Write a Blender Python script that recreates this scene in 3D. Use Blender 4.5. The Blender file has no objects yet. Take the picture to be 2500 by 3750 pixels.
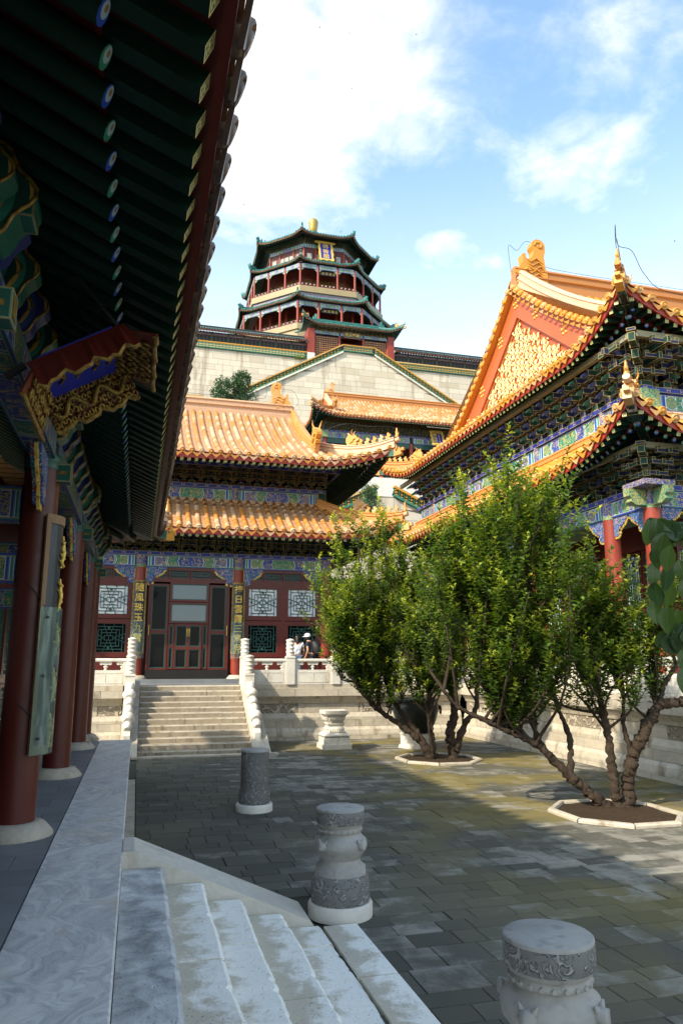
import bpy, math, random
import numpy as np
from mathutils import Vector, Matrix
R_ = math.radians
rnd = random.Random(7)
SC = bpy.context.scene
COL = SC.collection
# ---------------------------------------------------------------- camera
CAMZ = 2.33
cd = bpy.data.cameras.new('camera'); cam = bpy.data.objects.new('camera', cd); COL.objects.link(cam)
cd.sensor_fit = 'VERTICAL'; cd.sensor_height = 36; cd.lens = 26.0; cd.clip_end = 3000; cd.clip_start = .05
cam.location = (0, 0, CAMZ); cam.rotation_euler = (math.pi/2 + R_(11.48), 0, -R_(15.13))
SC.camera = cam
# ---------------------------------------------------------------- light
SUN = Vector((-.76, -.39, .72)).normalized()          # towards the sun
sd = bpy.data.lights.new('sun', 'SUN'); sd.energy = 3.1; sd.angle = R_(1.0); sd.color = (1, .89, .70)
so = bpy.data.objects.new('sun', sd); COL.objects.link(so); so.rotation_euler = SUN.to_track_quat('Z', 'Y').to_euler()
so.location = (-40, -25, 60)
SC.view_settings.view_transform = 'Standard'; SC.view_settings.look = 'None'
SC.view_settings.exposure = 1.14; SC.view_settings.gamma = 1
# ---------------------------------------------------------------- shader helpers
class S:                                             # a socket with arithmetic
    def __init__(s, g, k): s.g = g; s.k = k
    def __add__(a, b): return a.g.m('ADD', a, b)
    __radd__ = __add__
    def __sub__(a, b): return a.g.m('SUBTRACT', a, b)
    def __rsub__(a, b): return a.g.m('SUBTRACT', b, a)
    def __mul__(a, b): return a.g.m('MULTIPLY', a, b)
    __rmul__ = __mul__
    def __truediv__(a, b): return a.g.m('DIVIDE', a, b)
    def __lt__(a, b): return a.g.m('LESS_THAN', a, b)
    def __gt__(a, b): return a.g.m('GREATER_THAN', a, b)
class G:
    def __init__(g, nt): g.nt = nt; g.n = nt.nodes; g.L = nt.links
    def put(g, sock, v):
        if isinstance(v, S): g.L.new(v.k, sock)
        elif isinstance(v, (tuple, list)) and len(v) == 3 and sock.type == 'RGBA': sock.default_value = (*v, 1)
        else: sock.default_value = v
    def m(g, op, *a):
        nd = g.n.new('ShaderNodeMath'); nd.operation = op
        for i, v in enumerate(a): g.put(nd.inputs[i], v)
        return S(g, nd.outputs[0])
    def min(g, a, b): return g.m('MINIMUM', a, b)
    def max(g, a, b): return g.m('MAXIMUM', a, b)
    def abs(g, a): return g.m('ABSOLUTE', a)
    def fract(g, a): return g.m('FRACT', a)
    def step(g, a, lo, hi):                          # smooth 0..1
        nd = g.n.new('ShaderNodeMapRange'); nd.interpolation_type = 'SMOOTHSTEP'
        g.put(nd.inputs[0], a); nd.inputs[1].default_value = lo; nd.inputs[2].default_value = hi
        return S(g, nd.outputs[0])
    def mix(g, f, a, b):
        nd = g.n.new('ShaderNodeMix'); nd.data_type = 'RGBA'
        g.put(nd.inputs[0], f); g.put(nd.inputs[6], a); g.put(nd.inputs[7], b)
        return S(g, nd.outputs[2])
    def mul(g, a, b):
        nd = g.n.new('ShaderNodeMix'); nd.data_type = 'RGBA'; nd.blend_type = 'MULTIPLY'; nd.inputs[0].default_value = 1
        g.put(nd.inputs[6], a); g.put(nd.inputs[7], b); return S(g, nd.outputs[2])
    def xyz(g, v):
        nd = g.n.new('ShaderNodeSeparateXYZ'); g.put(nd.inputs[0], v); return [S(g, o) for o in nd.outputs]
    def vec(g, x, y, z):
        nd = g.n.new('ShaderNodeCombineXYZ')
        for i, v in enumerate((x, y, z)): g.put(nd.inputs[i], v)
        return S(g, nd.outputs[0])
    def pos(g): return S(g, g.n.new('ShaderNodeNewGeometry').outputs['Position'])
    def obj(g): return S(g, g.n.new('ShaderNodeTexCoord').outputs['Object'])
    def uv(g, name='UV'):
        nd = g.n.new('ShaderNodeUVMap'); nd.uv_map = name; return g.xyz(S(g, nd.outputs[0]))[:2]
    def attr(g, name):
        nd = g.n.new('ShaderNodeAttribute'); nd.attribute_name = name; return S(g, nd.outputs['Fac'])
    def orand(g): return S(g, g.n.new('ShaderNodeObjectInfo').outputs['Random'])
    def rand(g): return g.fract(g.orand() + g.attr('rnd'))
    def scale(g, v, sx, sy, sz):
        nd = g.n.new('ShaderNodeVectorMath'); nd.operation = 'MULTIPLY'; g.put(nd.inputs[0], v); nd.inputs[1].default_value = (sx, sy, sz)
        return S(g, nd.outputs[0])
    def noise(g, v, sc, det=3, rough=.55, dist=0.):
        nd = g.n.new('ShaderNodeTexNoise'); g.put(nd.inputs['Vector'], v); nd.inputs['Scale'].default_value = sc
        nd.inputs['Detail'].default_value = det; nd.inputs['Roughness'].default_value = rough; nd.inputs['Distortion'].default_value = dist
        return S(g, nd.outputs[0])
    def vor(g, v, sc, feat='F1', out='Distance'):
        nd = g.n.new('ShaderNodeTexVoronoi'); g.put(nd.inputs['Vector'], v); nd.inputs['Scale'].default_value = sc; nd.feature = feat
        return S(g, nd.outputs[out])
    def bump(g, h, st=.4, dist=.02):
        nd = g.n.new('ShaderNodeBump'); nd.inputs['Strength'].default_value = st; nd.inputs['Distance'].default_value = dist
        g.put(nd.inputs['Height'], h); return S(g, nd.outputs[0])
def MAT(name, fn, rough=.6, spec=.4, metal=0.):
    m = bpy.data.materials.new(name); m.use_nodes = True; nt = m.node_tree; b = nt.nodes['Principled BSDF']; g = G(nt)
    b.inputs['Roughness'].default_value = rough; b.inputs['Specular IOR Level'].default_value = spec; b.inputs['Metallic'].default_value = metal
    r = fn(g) if callable(fn) else fn
    if not isinstance(r, dict): r = {'Base Color': r}
    for k, v in r.items(): g.put(b.inputs[k], v)
    return m
# ---------------------------------------------------------------- world: sky with drifting cloud
W = bpy.data.worlds.new('World'); SC.world = W; W.use_nodes = True
def world():
    g = G(W.node_tree); bg = g.n['Background']
    sky = g.n.new('ShaderNodeTexSky'); sky.sky_type = 'NISHITA'; sky.sun_disc = False
    sky.sun_elevation = math.asin(SUN.z); sky.sun_rotation = math.atan2(SUN.x, SUN.y)
    sky.air_density = 1.0; sky.dust_density = 1.2; sky.ozone_density = 2.0
    d = S(g, g.n.new('ShaderNodeTexCoord').outputs['Generated'])
    x, y, z = g.xyz(d)
    zz = g.max(z, 0.0) + .22
    p = g.vec(x / zz, y / zz, 0.0)                   # a flat cloud deck seen from below
    n1 = g.noise(p, 2.6, 6, .6, .3); n2 = g.noise(p, 9.0, 7, .62, .25)
    # two cloud banks of the day: a large one ahead to the left, a small one to the right
    def bank(cx, cy, rx, ry):
        a = (x / zz - cx) * (1 / rx); b = (y / zz - cy) * (1 / ry)
        return g.max(1.0 - (a*a + b*b), 0.0)
    v = CLOUDS
    cover = n1 * .60 + n2 * .72 - .30
    for bk in v: cover = cover + bank(*bk[:4]) * bk[4]
    f = g.step(cover, .32, .98)
    haze = g.step(z, .66, .20) * .55
    f2 = g.max(f * .94, haze)
    sc = g.n.new('ShaderNodeMix'); sc.data_type = 'RGBA'; sc.blend_type = 'MULTIPLY'; sc.inputs[0].default_value = 1
    g.L.new(sky.outputs[0], sc.inputs[6]); sc.inputs[7].default_value = (1.40, 1.47, 1.30, 1)
    col = g.mix(f2, S(g, sc.outputs[2]), g.mix(n2, (4.5, 4.4, 4.15), (6.6, 6.15, 5.4)))
    g.L.new(col.k, bg.inputs['Color']); bg.inputs['Strength'].default_value = .15
CLOUDS = [(.10, .80, .31, .29, .48), (.60, .845, .14, .11, .20), (.50, .675, .15, .09, .18), (.17, 1.05, .24, .14, .20), (.48, 1.08, .14, .06, .18)]
world()
# ---------------------------------------------------------------- scene helpers
WORLD = {}
ID = Matrix.Identity(4)
def T(*p): return Matrix.Translation(Vector(p))
def tag(o, label=None, cat=None, group=None, kind=None):
    if label: o['label'] = label
    if cat: o['category'] = cat
    if group: o['group'] = group
    if kind: o['kind'] = kind
    return o
def place(o, parent=None, M=ID):
    COL.objects.link(o); WORLD[o.name] = M
    if parent is not None:
        o.parent = parent; o.matrix_parent_inverse = WORLD[parent.name].inverted()
    o.matrix_basis = M
    return o
def thing(name, loc, label, cat, group=None):
    o = bpy.data.objects.new(name, None); o.empty_display_size = .2
    place(o, None, T(*loc)); return tag(o, label, cat, group)
def inst(name, me, M, parent=None): return place(bpy.data.objects.new(name, me), parent, M)
class MB:
    def __init__(s): s.v = []; s.f = []; s.mi = []; s.uv = []; s.sz = []; s.rn = []; s.sm = []
    def add(s, vs, fs, mi=0, uv=None, sz=None, rn=0., sm=False):
        o = len(s.v); s.v.extend([tuple(p) for p in vs])
        for i, f in enumerate(fs):
            s.f.append(tuple(o + k for k in f)); s.mi.append(mi[i] if isinstance(mi, (list, tuple)) else mi)
            s.uv.append(uv[i] if uv else [(.5, .5)] * len(f)); s.sz.append(sz[i] if sz else (1, 1)); s.rn.append(rn); s.sm.append(sm)
        return s
    def obox(s, c, ax, h, mi=0, rn=0.):              # centre, three axes, half sizes
        c = Vector(c); A = [Vector(a) * k for a, k in zip(ax, h)]
        P = [c + A[0]*i + A[1]*j + A[2]*k for k in (-1, 1) for j in (-1, 1) for i in (-1, 1)]
        F = [(0,1,5,4), (3,2,6,7), (2,0,4,6), (1,3,7,5), (4,5,7,6), (2,3,1,0)]
        q = [(0,0), (1,0), (1,1), (0,1)]
        x, y, z = (2*k for k in h)
        return s.add(P, F, mi, [q]*6, [(x,z), (x,z), (y,z), (y,z), (x,y), (x,y)], rn)
    def box(s, a, b, mi=0, rn=0.):
        c = [(p+q)/2 for p, q in zip(a, b)]; h = [abs(q-p)/2 for p, q in zip(a, b)]
        return s.obox(c, ((1,0,0), (0,1,0), (0,0,1)), h, mi, rn)
    def bar(s, p, q, w, h, mi=0, up=(0,0,1), rn=0.):  # a beam from p to q
        p = Vector(p); q = Vector(q); d = q - p; L = d.length; d.normalize(); sd_ = d.cross(Vector(up))
        if sd_.length < 1e-5: sd_ = d.cross(Vector((1, 0, 0)))
        sd_.normalize(); u = sd_.cross(d)
        return s.obox((p+q)/2, (d, sd_, u), (L/2, w/2, h/2), mi, rn)
    def tube(s, pts, rad, n=8, mi=0, cap=True, rn=0., sm=True):
        pts = [Vector(p) for p in pts]; rad = rad if isinstance(rad, (list, tuple)) else [rad]*len(pts)
        vs = []; fs = []; a = None
        for i, p in enumerate(pts):
            d = (pts[min(i+1, len(pts)-1)] - pts[max(i-1, 0)]).normalized()
            if a is None:
                a = d.cross(Vector((0, 0, 1)) if abs(d.z) < .9 else Vector((1, 0, 0))).normalized()
            a = (a - d * a.dot(d)).normalized(); b = d.cross(a)
            for k in range(n):
                t = 2*math.pi*k/n; vs.append(p + (a*math.cos(t) + b*math.sin(t)) * rad[i])
        for i in range(len(pts)-1):
            for k in range(n):
                fs.append((i*n+k, i*n+(k+1) % n, (i+1)*n+(k+1) % n, (i+1)*n+k))
        s.add(vs, fs, mi, rn=rn, sm=sm)
        if cap:
            s.add(vs[:n], [tuple(range(n))[::-1]], mi, rn=rn); s.add(vs[-n:], [tuple(range(n))], mi, rn=rn)
        return s
    def lathe(s, prof, c=(0,0,0), n=24, mi=0, sm=True, cap=True, ax=None):
        c = Vector(c); vs = []; fs = []
        for r, z in prof:
            for k in range(n):
                t = 2*math.pi*k/n; vs.append(c + Vector((r*math.cos(t), r*math.sin(t), z)))
        for i in range(len(prof)-1):
            for k in range(n): fs.append((i*n+k, i*n+(k+1) % n, (i+1)*n+(k+1) % n, (i+1)*n+k))
        s.add(vs, fs, mi, sm=sm)
        if cap:
            s.add(vs[:n], [tuple(range(n))[::-1]], mi); s.add(vs[-n:], [tuple(range(n))], mi)
        return s
    def prism(s, poly, o, ux, uy, nrm, th, mi=0, rn=0., bev=0.):  # polygon in the plane (ux,uy) extruded +-th/2 along nrm
        o = Vector(o); ux = Vector(ux); uy = Vector(uy); nrm = Vector(nrm); n = len(poly)
        vs = [o + ux*x + uy*y + nrm*(th/2*k) for k in (-1, 1) for x, y in poly]
        ar = sum(poly[i][0]*poly[(i+1) % n][1] - poly[(i+1) % n][0]*poly[i][1] for i in range(n))
        flip = (ux.cross(uy).dot(nrm) * ar) < 0
        fs = [tuple(range(n))[::-1], tuple(range(n, 2*n))] + [(i, (i+1) % n, n+(i+1) % n, n+i) for i in range(n)]
        if flip: fs = [f[::-1] for f in fs]
        return s.add(vs, fs, mi, rn=rn)
    def sweep(s, prof, path, mi=0, closed=True, cap=True, up=(0,0,1), sm=False, rn=0.):  # profile (side, up) along a path
        up = Vector(up); path = [Vector(p) for p in path]; n = len(prof); vs = []; fs = []; N = len(path)
        for i, p in enumerate(path):
            d = (path[min(i+1, N-1)] - path[max(i-1, 0)]); d.normalize(); sd_ = d.cross(up).normalized(); u = sd_.cross(d) if abs(d.dot(up)) > .02 else up
            for a, b in prof: vs.append(p + sd_*a + u*b)
        for i in range(N-1):
            for k in range(n if closed else n-1): fs.append((i*n+k, i*n+(k+1) % n, (i+1)*n+(k+1) % n, (i+1)*n+k))
        if cap and closed: fs += [tuple(range(n))[::-1], tuple(range((N-1)*n, N*n))]
        return s.add(vs, fs, mi, sm=sm, rn=rn)
    def xf(s, M, other, rn=None):                     # add another MB transformed
        o = len(s.v); s.v.extend([tuple(M @ Vector(p)) for p in other.v])
        s.f.extend([tuple(o+k for k in f) for f in other.f]); s.mi += other.mi; s.uv += other.uv; s.sz += other.sz; s.sm += other.sm
        s.rn += other.rn if rn is None else [rn]*len(other.f)
        return s
    def mesh(s, name, mats):
        me = bpy.data.meshes.new(name); me.from_pydata(s.v, [], s.f)
        for m in (mats if isinstance(mats, (list, tuple)) else [mats]): me.materials.append(m)
        nl = len(me.loops); lc = [len(f) for f in s.f]
        me.polygons.foreach_set('material_index', s.mi); me.polygons.foreach_set('use_smooth', s.sm)
        if any(u[1] != (.5, .5) for u in s.uv if len(u) > 1):
            a = me.uv_layers.new(name='UV'); b = me.uv_layers.new(name='SZ')
            a.data.foreach_set('uv', np.array([c for u in s.uv for c in u], dtype=np.float32).ravel())
            b.data.foreach_set('uv', np.repeat(np.array(s.sz, dtype=np.float32), lc, axis=0).ravel())
        if any(s.rn):
            at = me.attributes.new('rnd', 'FLOAT', 'FACE'); at.data.foreach_set('value', np.array(s.rn, dtype=np.float32))
        me.update(); return me
    def obj(s, name, mats, parent=None, kind=None, label=None, cat=None, group=None):
        o = place(bpy.data.objects.new(name, s.mesh(name, mats)), parent)
        return tag(o, label, cat, group, kind)
def struct(name, mb, mats): return mb.obj(name, mats, None, 'structure')
def frame(o, x, z):                                   # matrix with local x along x and z near z
    x = Vector(x).normalized(); y = Vector(z).cross(x).normalized(); z = x.cross(y)
    M = Matrix((x, y, z)).transposed().to_4x4(); M.translation = Vector(o); return M
def basis(o, x, y, z):
    M = Matrix((Vector(x), Vector(y), Vector(z))).transposed().to_4x4(); M.translation = Vector(o); return M
def big_raw(name, V, F, mats, parent=None, mi=None, attrs=None, smooth=False, kind=None):   # numpy mesh: V (n,3), F (m,k)
    me = bpy.data.meshes.new(name); V = np.asarray(V, np.float32); F = np.asarray(F, np.int32); m, k = F.shape
    me.vertices.add(len(V)); me.vertices.foreach_set('co', V.ravel())
    me.loops.add(m*k); me.loops.foreach_set('vertex_index', F.ravel())
    me.polygons.add(m); me.polygons.foreach_set('loop_start', np.arange(0, m*k, k)); me.polygons.foreach_set('loop_total', np.full(m, k))
    for q in (mats if isinstance(mats, (list, tuple)) else [mats]): me.materials.append(q)
    if mi is not None: me.polygons.foreach_set('material_index', mi)
    if smooth: me.polygons.foreach_set('use_smooth', np.ones(m, bool))
    for a, val in (attrs or {}).items():
        at = me.attributes.new(a, 'FLOAT', 'FACE'); at.data.foreach_set('value', np.asarray(val, np.float32))
    me.update(calc_edges=True); me.validate()
    o = place(bpy.data.objects.new(name, me), parent); return tag(o, kind=kind)
def text_mesh(body, size, M, mat, parent, name='lettering', ext=.01):
    cu = bpy.data.curves.new('txt', 'FONT'); cu.body = body; cu.size = size; cu.align_x = 'CENTER'; cu.align_y = 'CENTER'; cu.extrude = ext; cu.resolution_u = 2; cu.offset = size*.012
    o = bpy.data.objects.new('txt', cu); COL.objects.link(o)
    me = bpy.data.meshes.new_from_object(o.evaluated_get(bpy.context.evaluated_depsgraph_get()))
    COL.objects.unlink(o); bpy.data.objects.remove(o); me.materials.clear(); me.materials.append(mat); me.name = name
    return inst(name, me, M, parent)
# ---------------------------------------------------------------- materials
def glaze(base, pale, dark, pf=.5):
    def f(g):
        p = g.pos(); r = g.rand(); n = g.noise(p, 2.2, 4, .65); n2 = g.noise(p, 14, 4, .7)
        c = g.mix(g.step(r + (n - .5) * .9, .50 - pf*.3, 1.0 - pf*.3), base, pale)
        c = g.mix(g.step(n2 + n * .4, .74, .95) * .75, c, dark)
        c = g.mix(g.step(r * 7.31 - g.m('FLOOR', r * 7.31), .78, .82) * .35, c, dark)
        return {'Base Color': c, 'Roughness': n2 * .35 + .22, 'Normal': g.bump(n2, .25, .01)}
    return f
tile_y = MAT('glazed_tile_ochre', glaze((.52, .215, .045), (.60, .40, .25), (.26, .10, .035), .55), spec=.5)
tile_y2 = MAT('glazed_tile_amber', glaze((.60, .26, .03), (.62, .36, .15), (.30, .12, .02), .25), spec=.5)
tile_g = MAT('glazed_tile_green', glaze((.025, .165, .145), (.09, .26, .23), (.01, .06, .055), .3), spec=.5)
def pan(base, dark):
    def f(g):
        u, v = g.uv(); st = g.fract(v * (1/.125)); n = g.noise(g.pos(), 5, 4, .7)
        c = g.mix(g.step(st, .62, .95), base, dark); c = g.mix(g.step(n, .5, .75) * .6, c, dark)
        return {'Base Color': c, 'Normal': g.bump(st, .9, .03)}
    return f
pan_y = MAT('pan_tile_ochre', pan((.48, .27, .13), (.16, .06, .025)), .5)
pan_g = MAT('pan_tile_green', pan((.08, .22, .19), (.02, .06, .05)), .5)
def worn(col, dark, sc=1.4, amt=.6):
    def f(g):
        n = g.noise(g.scale(g.pos(), 1, 1, .35), sc, 5, .65); n2 = g.noise(g.pos(), sc*9, 3)
        c = g.mix(g.step(n, .45, .8) * amt, col, dark); return {'Base Color': g.mix(g.step(n2, .55, .8) * .18, c, dark), 'Roughness': n2 * .3 + .25}
    return f
red = MAT('red_lacquer', worn((.100, .016, .011), (.058, .011, .009)), .4)
red_dark = MAT('oxblood_paint', worn((.12, .018, .012), (.06, .012, .01)), .5)
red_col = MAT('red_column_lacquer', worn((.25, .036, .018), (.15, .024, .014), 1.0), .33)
red_wall = MAT('red_plaster', worn((.52, .105, .030), (.40, .07, .025), .9, .5), .8)
gold = MAT('gilding', lambda g: {'Base Color': g.mix(g.step(g.noise(g.pos(), 9, 4), .4, .7), (.72, .50, .11), (.50, .30, .05)), 'Roughness': .38}, metal=.25)
gold_pale = MAT('bright_gilding', lambda g: {'Base Color': g.mix(g.noise(g.pos(), 6, 3), (.88, .78, .44), (.74, .52, .16)), 'Roughness': .35}, metal=.15)
gold_dark = MAT('old_gilding', lambda g: {'Base Color': g.mix(g.step(g.noise(g.pos(), 25, 4), .35, .7), (.30, .195, .035), (.11, .05, .012)), 'Roughness': .4}, metal=.3)
def edge(base, e1=.009, e2=.017, gcol=(.36, .25, .07), wcol=(.11, .15, .15)):
    def f(g):
        u, v = g.uv(); a, b = g.uv('SZ')
        d = g.min(g.min(u, 1.0 - u) * a, g.min(v, 1.0 - v) * b)
        n = g.noise(g.pos(), 6, 3)
        c = g.mix(d < e2, base, wcol); c = g.mix(d < e1, c, gcol)
        return g.mix(g.step(n, .5, .8) * .45, c, tuple(k*.35 for k in base))
    return f
e_blue = MAT('bracket_paint_blue', edge((.024, .029, .080)), .75, .15)
e_green = MAT('bracket_paint_green', edge((.018, .052, .038)), .75, .15)
e_blueL = MAT('eave_paint_blue', edge((.016, .030, .17), .006, .012, wcol=(.10, .13, .20)), .55)
e_greenL = MAT('eave_paint_green', edge((.010, .085, .060), .006, .012, wcol=(.10, .22, .19)), .55)
def frieze(ca, cb, dim=1.):
    def f(g):
        u, v = g.uv(); a, b = g.uv('SZ')
        x = g.abs(u - .5) * a; y = g.abs(v - .5); half = a * .5
        w = x + y * b * .38                            # chevron distance from the bay centre
        P = g.pos(); gs = g.noise(P, 6.5, 2, .5, 1.6)
        scroll = g.abs(gs - .5) < .03
        s1 = g.abs(g.noise(P, 26, 1, .4, 1.2) - .52) < .05
        t = w / half
        blue = (.018, .065, .36); green = (.020, .24, .17); white = (.62, .68, .66); lb = (.12, .30, .55)
        c = g.mix(t > .30, ca, cb)
        c = g.mix(t > .54, c, ca)
        inner = y < .33
        c = g.mix(scroll * inner, c, (.55, .38, .09))
        for z0, col in ((.30, white), (.318, blue), (.54, white), (.556, green), (.575, white)):
            wd = .012
            c = g.mix((t > z0) * (t < z0 + wd), c, col)
        xt = x / half                                  # square medallion box and end stripes
        c = g.mix(xt > .66, c, white); c = g.mix(xt > .675, c, cb)
        dx = (x - half * .745); dy = (v - .5) * b
        dd = g.m('SQRT', dx*dx + dy*dy) / b
        c = g.mix((dd < .40) * (xt > .66), c, white); c = g.mix((dd < .36) * (xt > .66), c, ca); c = g.mix((dd < .34) * (xt > .66) * s1, c, (.55, .38, .09))
        for z0, col in ((.825, white), (.84, blue), (.885, lb), (.905, white), (.92, green), (.965, white), (.98, blue)):
            c = g.mix(xt > z0, c, col)
        c = g.mix(y > .40, c, cb); c = g.mix((y > .385) * (y < .415), c, (.50, .40, .16)); c = g.mix(y > .455, c, blue)
        n = g.noise(P, 5, 4)
        c = g.mix(g.step(n, .5, .85) * .3, c, (.10, .11, .12))
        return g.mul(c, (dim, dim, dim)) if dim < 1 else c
    return f
BLUE = (.018, .062, .34); GREEN = (.02, .21, .15)
fr_a = MAT('frieze_painting_blue', frieze(BLUE, GREEN), .5)
fr_b = MAT('frieze_painting_green', frieze(GREEN, BLUE), .5)
fr_aL = MAT('shaded_frieze_painting_blue', frieze(BLUE, GREEN, .45), .55); fr_bL = MAT('shaded_frieze_painting_green', frieze(GREEN, BLUE, .45), .55)  # same frieze paint dimmed, side hall shade painted into the colour
def strip_(g):
    u, v = g.uv(); a, b = g.uv('SZ'); k = g.fract(u * a * (1/.42)); y = g.abs(v - .5)
    m = (g.abs(k - .5) < .13) * (y < .30) * ((g.abs(k - .5) > .09) + (y < .06) > .5)
    c = g.mix(m, (.016, .035, .27), (.50, .36, .10)); return g.mix(y > .43, c, (.42, .36, .2))
fr_strip = MAT('blue_tie_beam_paint', strip_, .5)
def scroll_(base, gcol=(.52, .36, .09), sc=22, wd=.06):
    def f(g):
        P = g.pos(); n = g.noise(P, sc, 1, .5, 2.0); return g.mix(g.abs(n - .5) < wd, base, gcol)
    return f
scr_blue = MAT('scroll_painting_blue', scroll_((.03, .06, .28), sc=11, wd=.045), .5)
scr_green = MAT('scroll_painting_green', scroll_((.03, .20, .14), sc=11, wd=.045), .5)
scr_gold = MAT('scroll_painting_gold', scroll_((.40, .30, .10), (.10, .20, .28), 30, .05), .5)
fan_ = MAT('carved_apron_paint', lambda g: (lambda n: g.mix(n > .57, g.mix(n > .40, (.05, .24, .20), (.02, .05, .24)), g.mix(n > .62, (.50, .52, .48), (.30, .05, .03))))(g.noise(g.pos(), 16, 2, .5, 1.4)), .5)
def dgb(g):                                            # board behind the brackets: red flames on dark
    p = g.pos(); n = g.noise(g.scale(p, 1, 1, .8), 7, 3, .5, 1.5)
    return g.mix(g.abs(n - .5) < .05, g.mix(n > .52, (.05, .018, .012), (.012, .05, .04)), (.30, .20, .06))
flame = MAT('bracket_backboard_paint', dgb, .7)
def tipsq(g):
    u, v = g.uv(); x = (u - .5) * 2.0; y = (v - .5) * 2.0; ax = g.abs(x); ay = g.abs(y)
    m = g.max(ax, ay) > .80
    def rect(x0, x1, y0, y1): return (x > x0) * (x < x1) * (y > y0) * (y < y1)
    for q in (rect(-.10, .10, -.6, .6), rect(-.6, .6, -.10, .10), rect(-.6, .1, .42, .6), rect(-.6, -.42, -.6, .1), rect(-.1, .6, -.6, -.42), rect(.42, .6, -.1, .6)): m = g.max(m, q)
    return g.mix(m, (.03, .12, .07), (.72, .60, .24))
tip_sq = MAT('flying_rafter_tip_paint', tipsq, .45)
def tiprd(ring):
    def f(g):
        u, v = g.uv(); x = (u - .5) * 2.0; y = (v - .5) * 2.0
        d = g.m('SQRT', x*x + y*y); y2 = y - .28; d2 = g.m('SQRT', x*x + y2*y2); y3 = y - .42; d3 = g.m('SQRT', x*x + y3*y3)
        c = g.mix(d2 < .66, ring, (.42, .55, .62)); c = g.mix(d3 < .30, c, (.30, .20, .06)); return g.mix(d > .97, c, (.05, .1, .2))
    return f
tip_b = MAT('round_rafter_tip_blue', tiprd((.02, .08, .50)), .45); tip_g = MAT('round_rafter_tip_green', tiprd((.03, .26, .17)), .45)
raf_green = MAT('rafter_green', worn((.008, .032, .021), (.005, .018, .014), 2), .7, .2)
paint_b = MAT('plain_blue_paint', worn((.014, .024, .13), (.01, .015, .07), 2), .6); paint_g = MAT('plain_green_paint', worn((.010, .085, .060), (.006, .045, .035), 2), .6)
red_shade = MAT('shaded_red_column_lacquer', worn((.085, .013, .008), (.050, .009, .006), 1.0), .30)  # column lacquer darkened: the porch shade is put into the colour
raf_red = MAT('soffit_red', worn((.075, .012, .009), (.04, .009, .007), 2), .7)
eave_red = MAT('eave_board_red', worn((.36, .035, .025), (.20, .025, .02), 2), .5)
# stone
def marble(base, stain, vein, sc=1., vs=.35, st=.5):
    def f(g):
        P = g.pos(); r = g.rand(); o = g.vec(r * 37.0, r * 17.0, r * 5.0)
        nd = g.n.new('ShaderNodeVectorMath'); nd.operation = 'ADD'; g.put(nd.inputs[0], P); g.put(nd.inputs[1], o); Q = S(g, nd.outputs[0])
        n = g.noise(Q, 1.3*sc, 5, .62, .6); n2 = g.noise(g.scale(Q, 1, 1, .22), 3.0*sc, 5, .65); n3 = g.noise(P, 38, 3, .7)
        wv = g.noise(g.scale(Q, 1, .45, 1), 1.7*sc, 6, .6, 2.4)
        c = g.mix(g.step(g.abs(wv - .5), .09, .0) * vs, base, vein)
        c = g.mix(g.step(n, .40, .72) * .55, c, vein)
        c = g.mix(g.step(n2, .50, .78) * st, c, stain)
        c = g.mix(g.step(n3, .62, .80) * .35, c, stain)
        c = g.mul(c, g.mix(r, (.86, .85, .83), (1, 1, 1)))
        return {'Base Color': c, 'Normal': g.bump(n3 + n * .6, .28, .012), 'Roughness': n2 * .25 + .42}
    return f
mar_white = MAT('white_marble', marble((.72, .68, .60), (.30, .22, .13), (.55, .52, .47)), spec=.3)
mar_base = MAT('weathered_marble', marble((.54, .48, .38), (.17, .115, .065), (.34, .31, .27), 1.2, .35, .95), spec=.3)
mar_step = MAT('dark_step_marble', marble((.36, .30, .22), (.11, .075, .042), (.22, .19, .15), 1.6, .35, 1.0), spec=.3)
def kerbm(g):                                          # blue-grey banded marble
    P = g.pos(); r = g.rand(); nd = g.n.new('ShaderNodeVectorMath'); nd.operation = 'ADD'; g.put(nd.inputs[0], P); g.put(nd.inputs[1], g.vec(r*31.0, r*11.0, 0.0)); Q = S(g, nd.outputs[0])
    a = g.noise(Q, .9, 3, .5, 1.2); b = g.noise(g.vec(a * 2.0 + g.xyz(Q)[0]*1.1, g.xyz(Q)[1]*.40 + a*1.6, 0.0), 6.0, 9, .74, .35); n = g.noise(P, 60, 3, .7)
    c = g.mix(g.step(b, .32, .66), (.40, .405, .41), (.74, .72, .68)); c = g.mix(g.step(a, .60, .82) * .45, c, (.15, .18, .22))
    c = g.mix(g.step(g.noise(Q, 2.1, 4, .6, .8), .54, .74) * .6, c, (.60, .50, .36))
    c = g.mix(g.step(n, .56, .76) * .35, c, (.20, .20, .19)); c = g.mix(g.step(g.noise(P, 14, 5, .7), .60, .75) * .3, c, (.80, .79, .76))
    return {'Base Color': c, 'Normal': g.bump(n, .12, .006), 'Roughness': b * .25 + .36}
mar_kerb = MAT('blue_veined_marble', kerbm, spec=.4)
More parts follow.
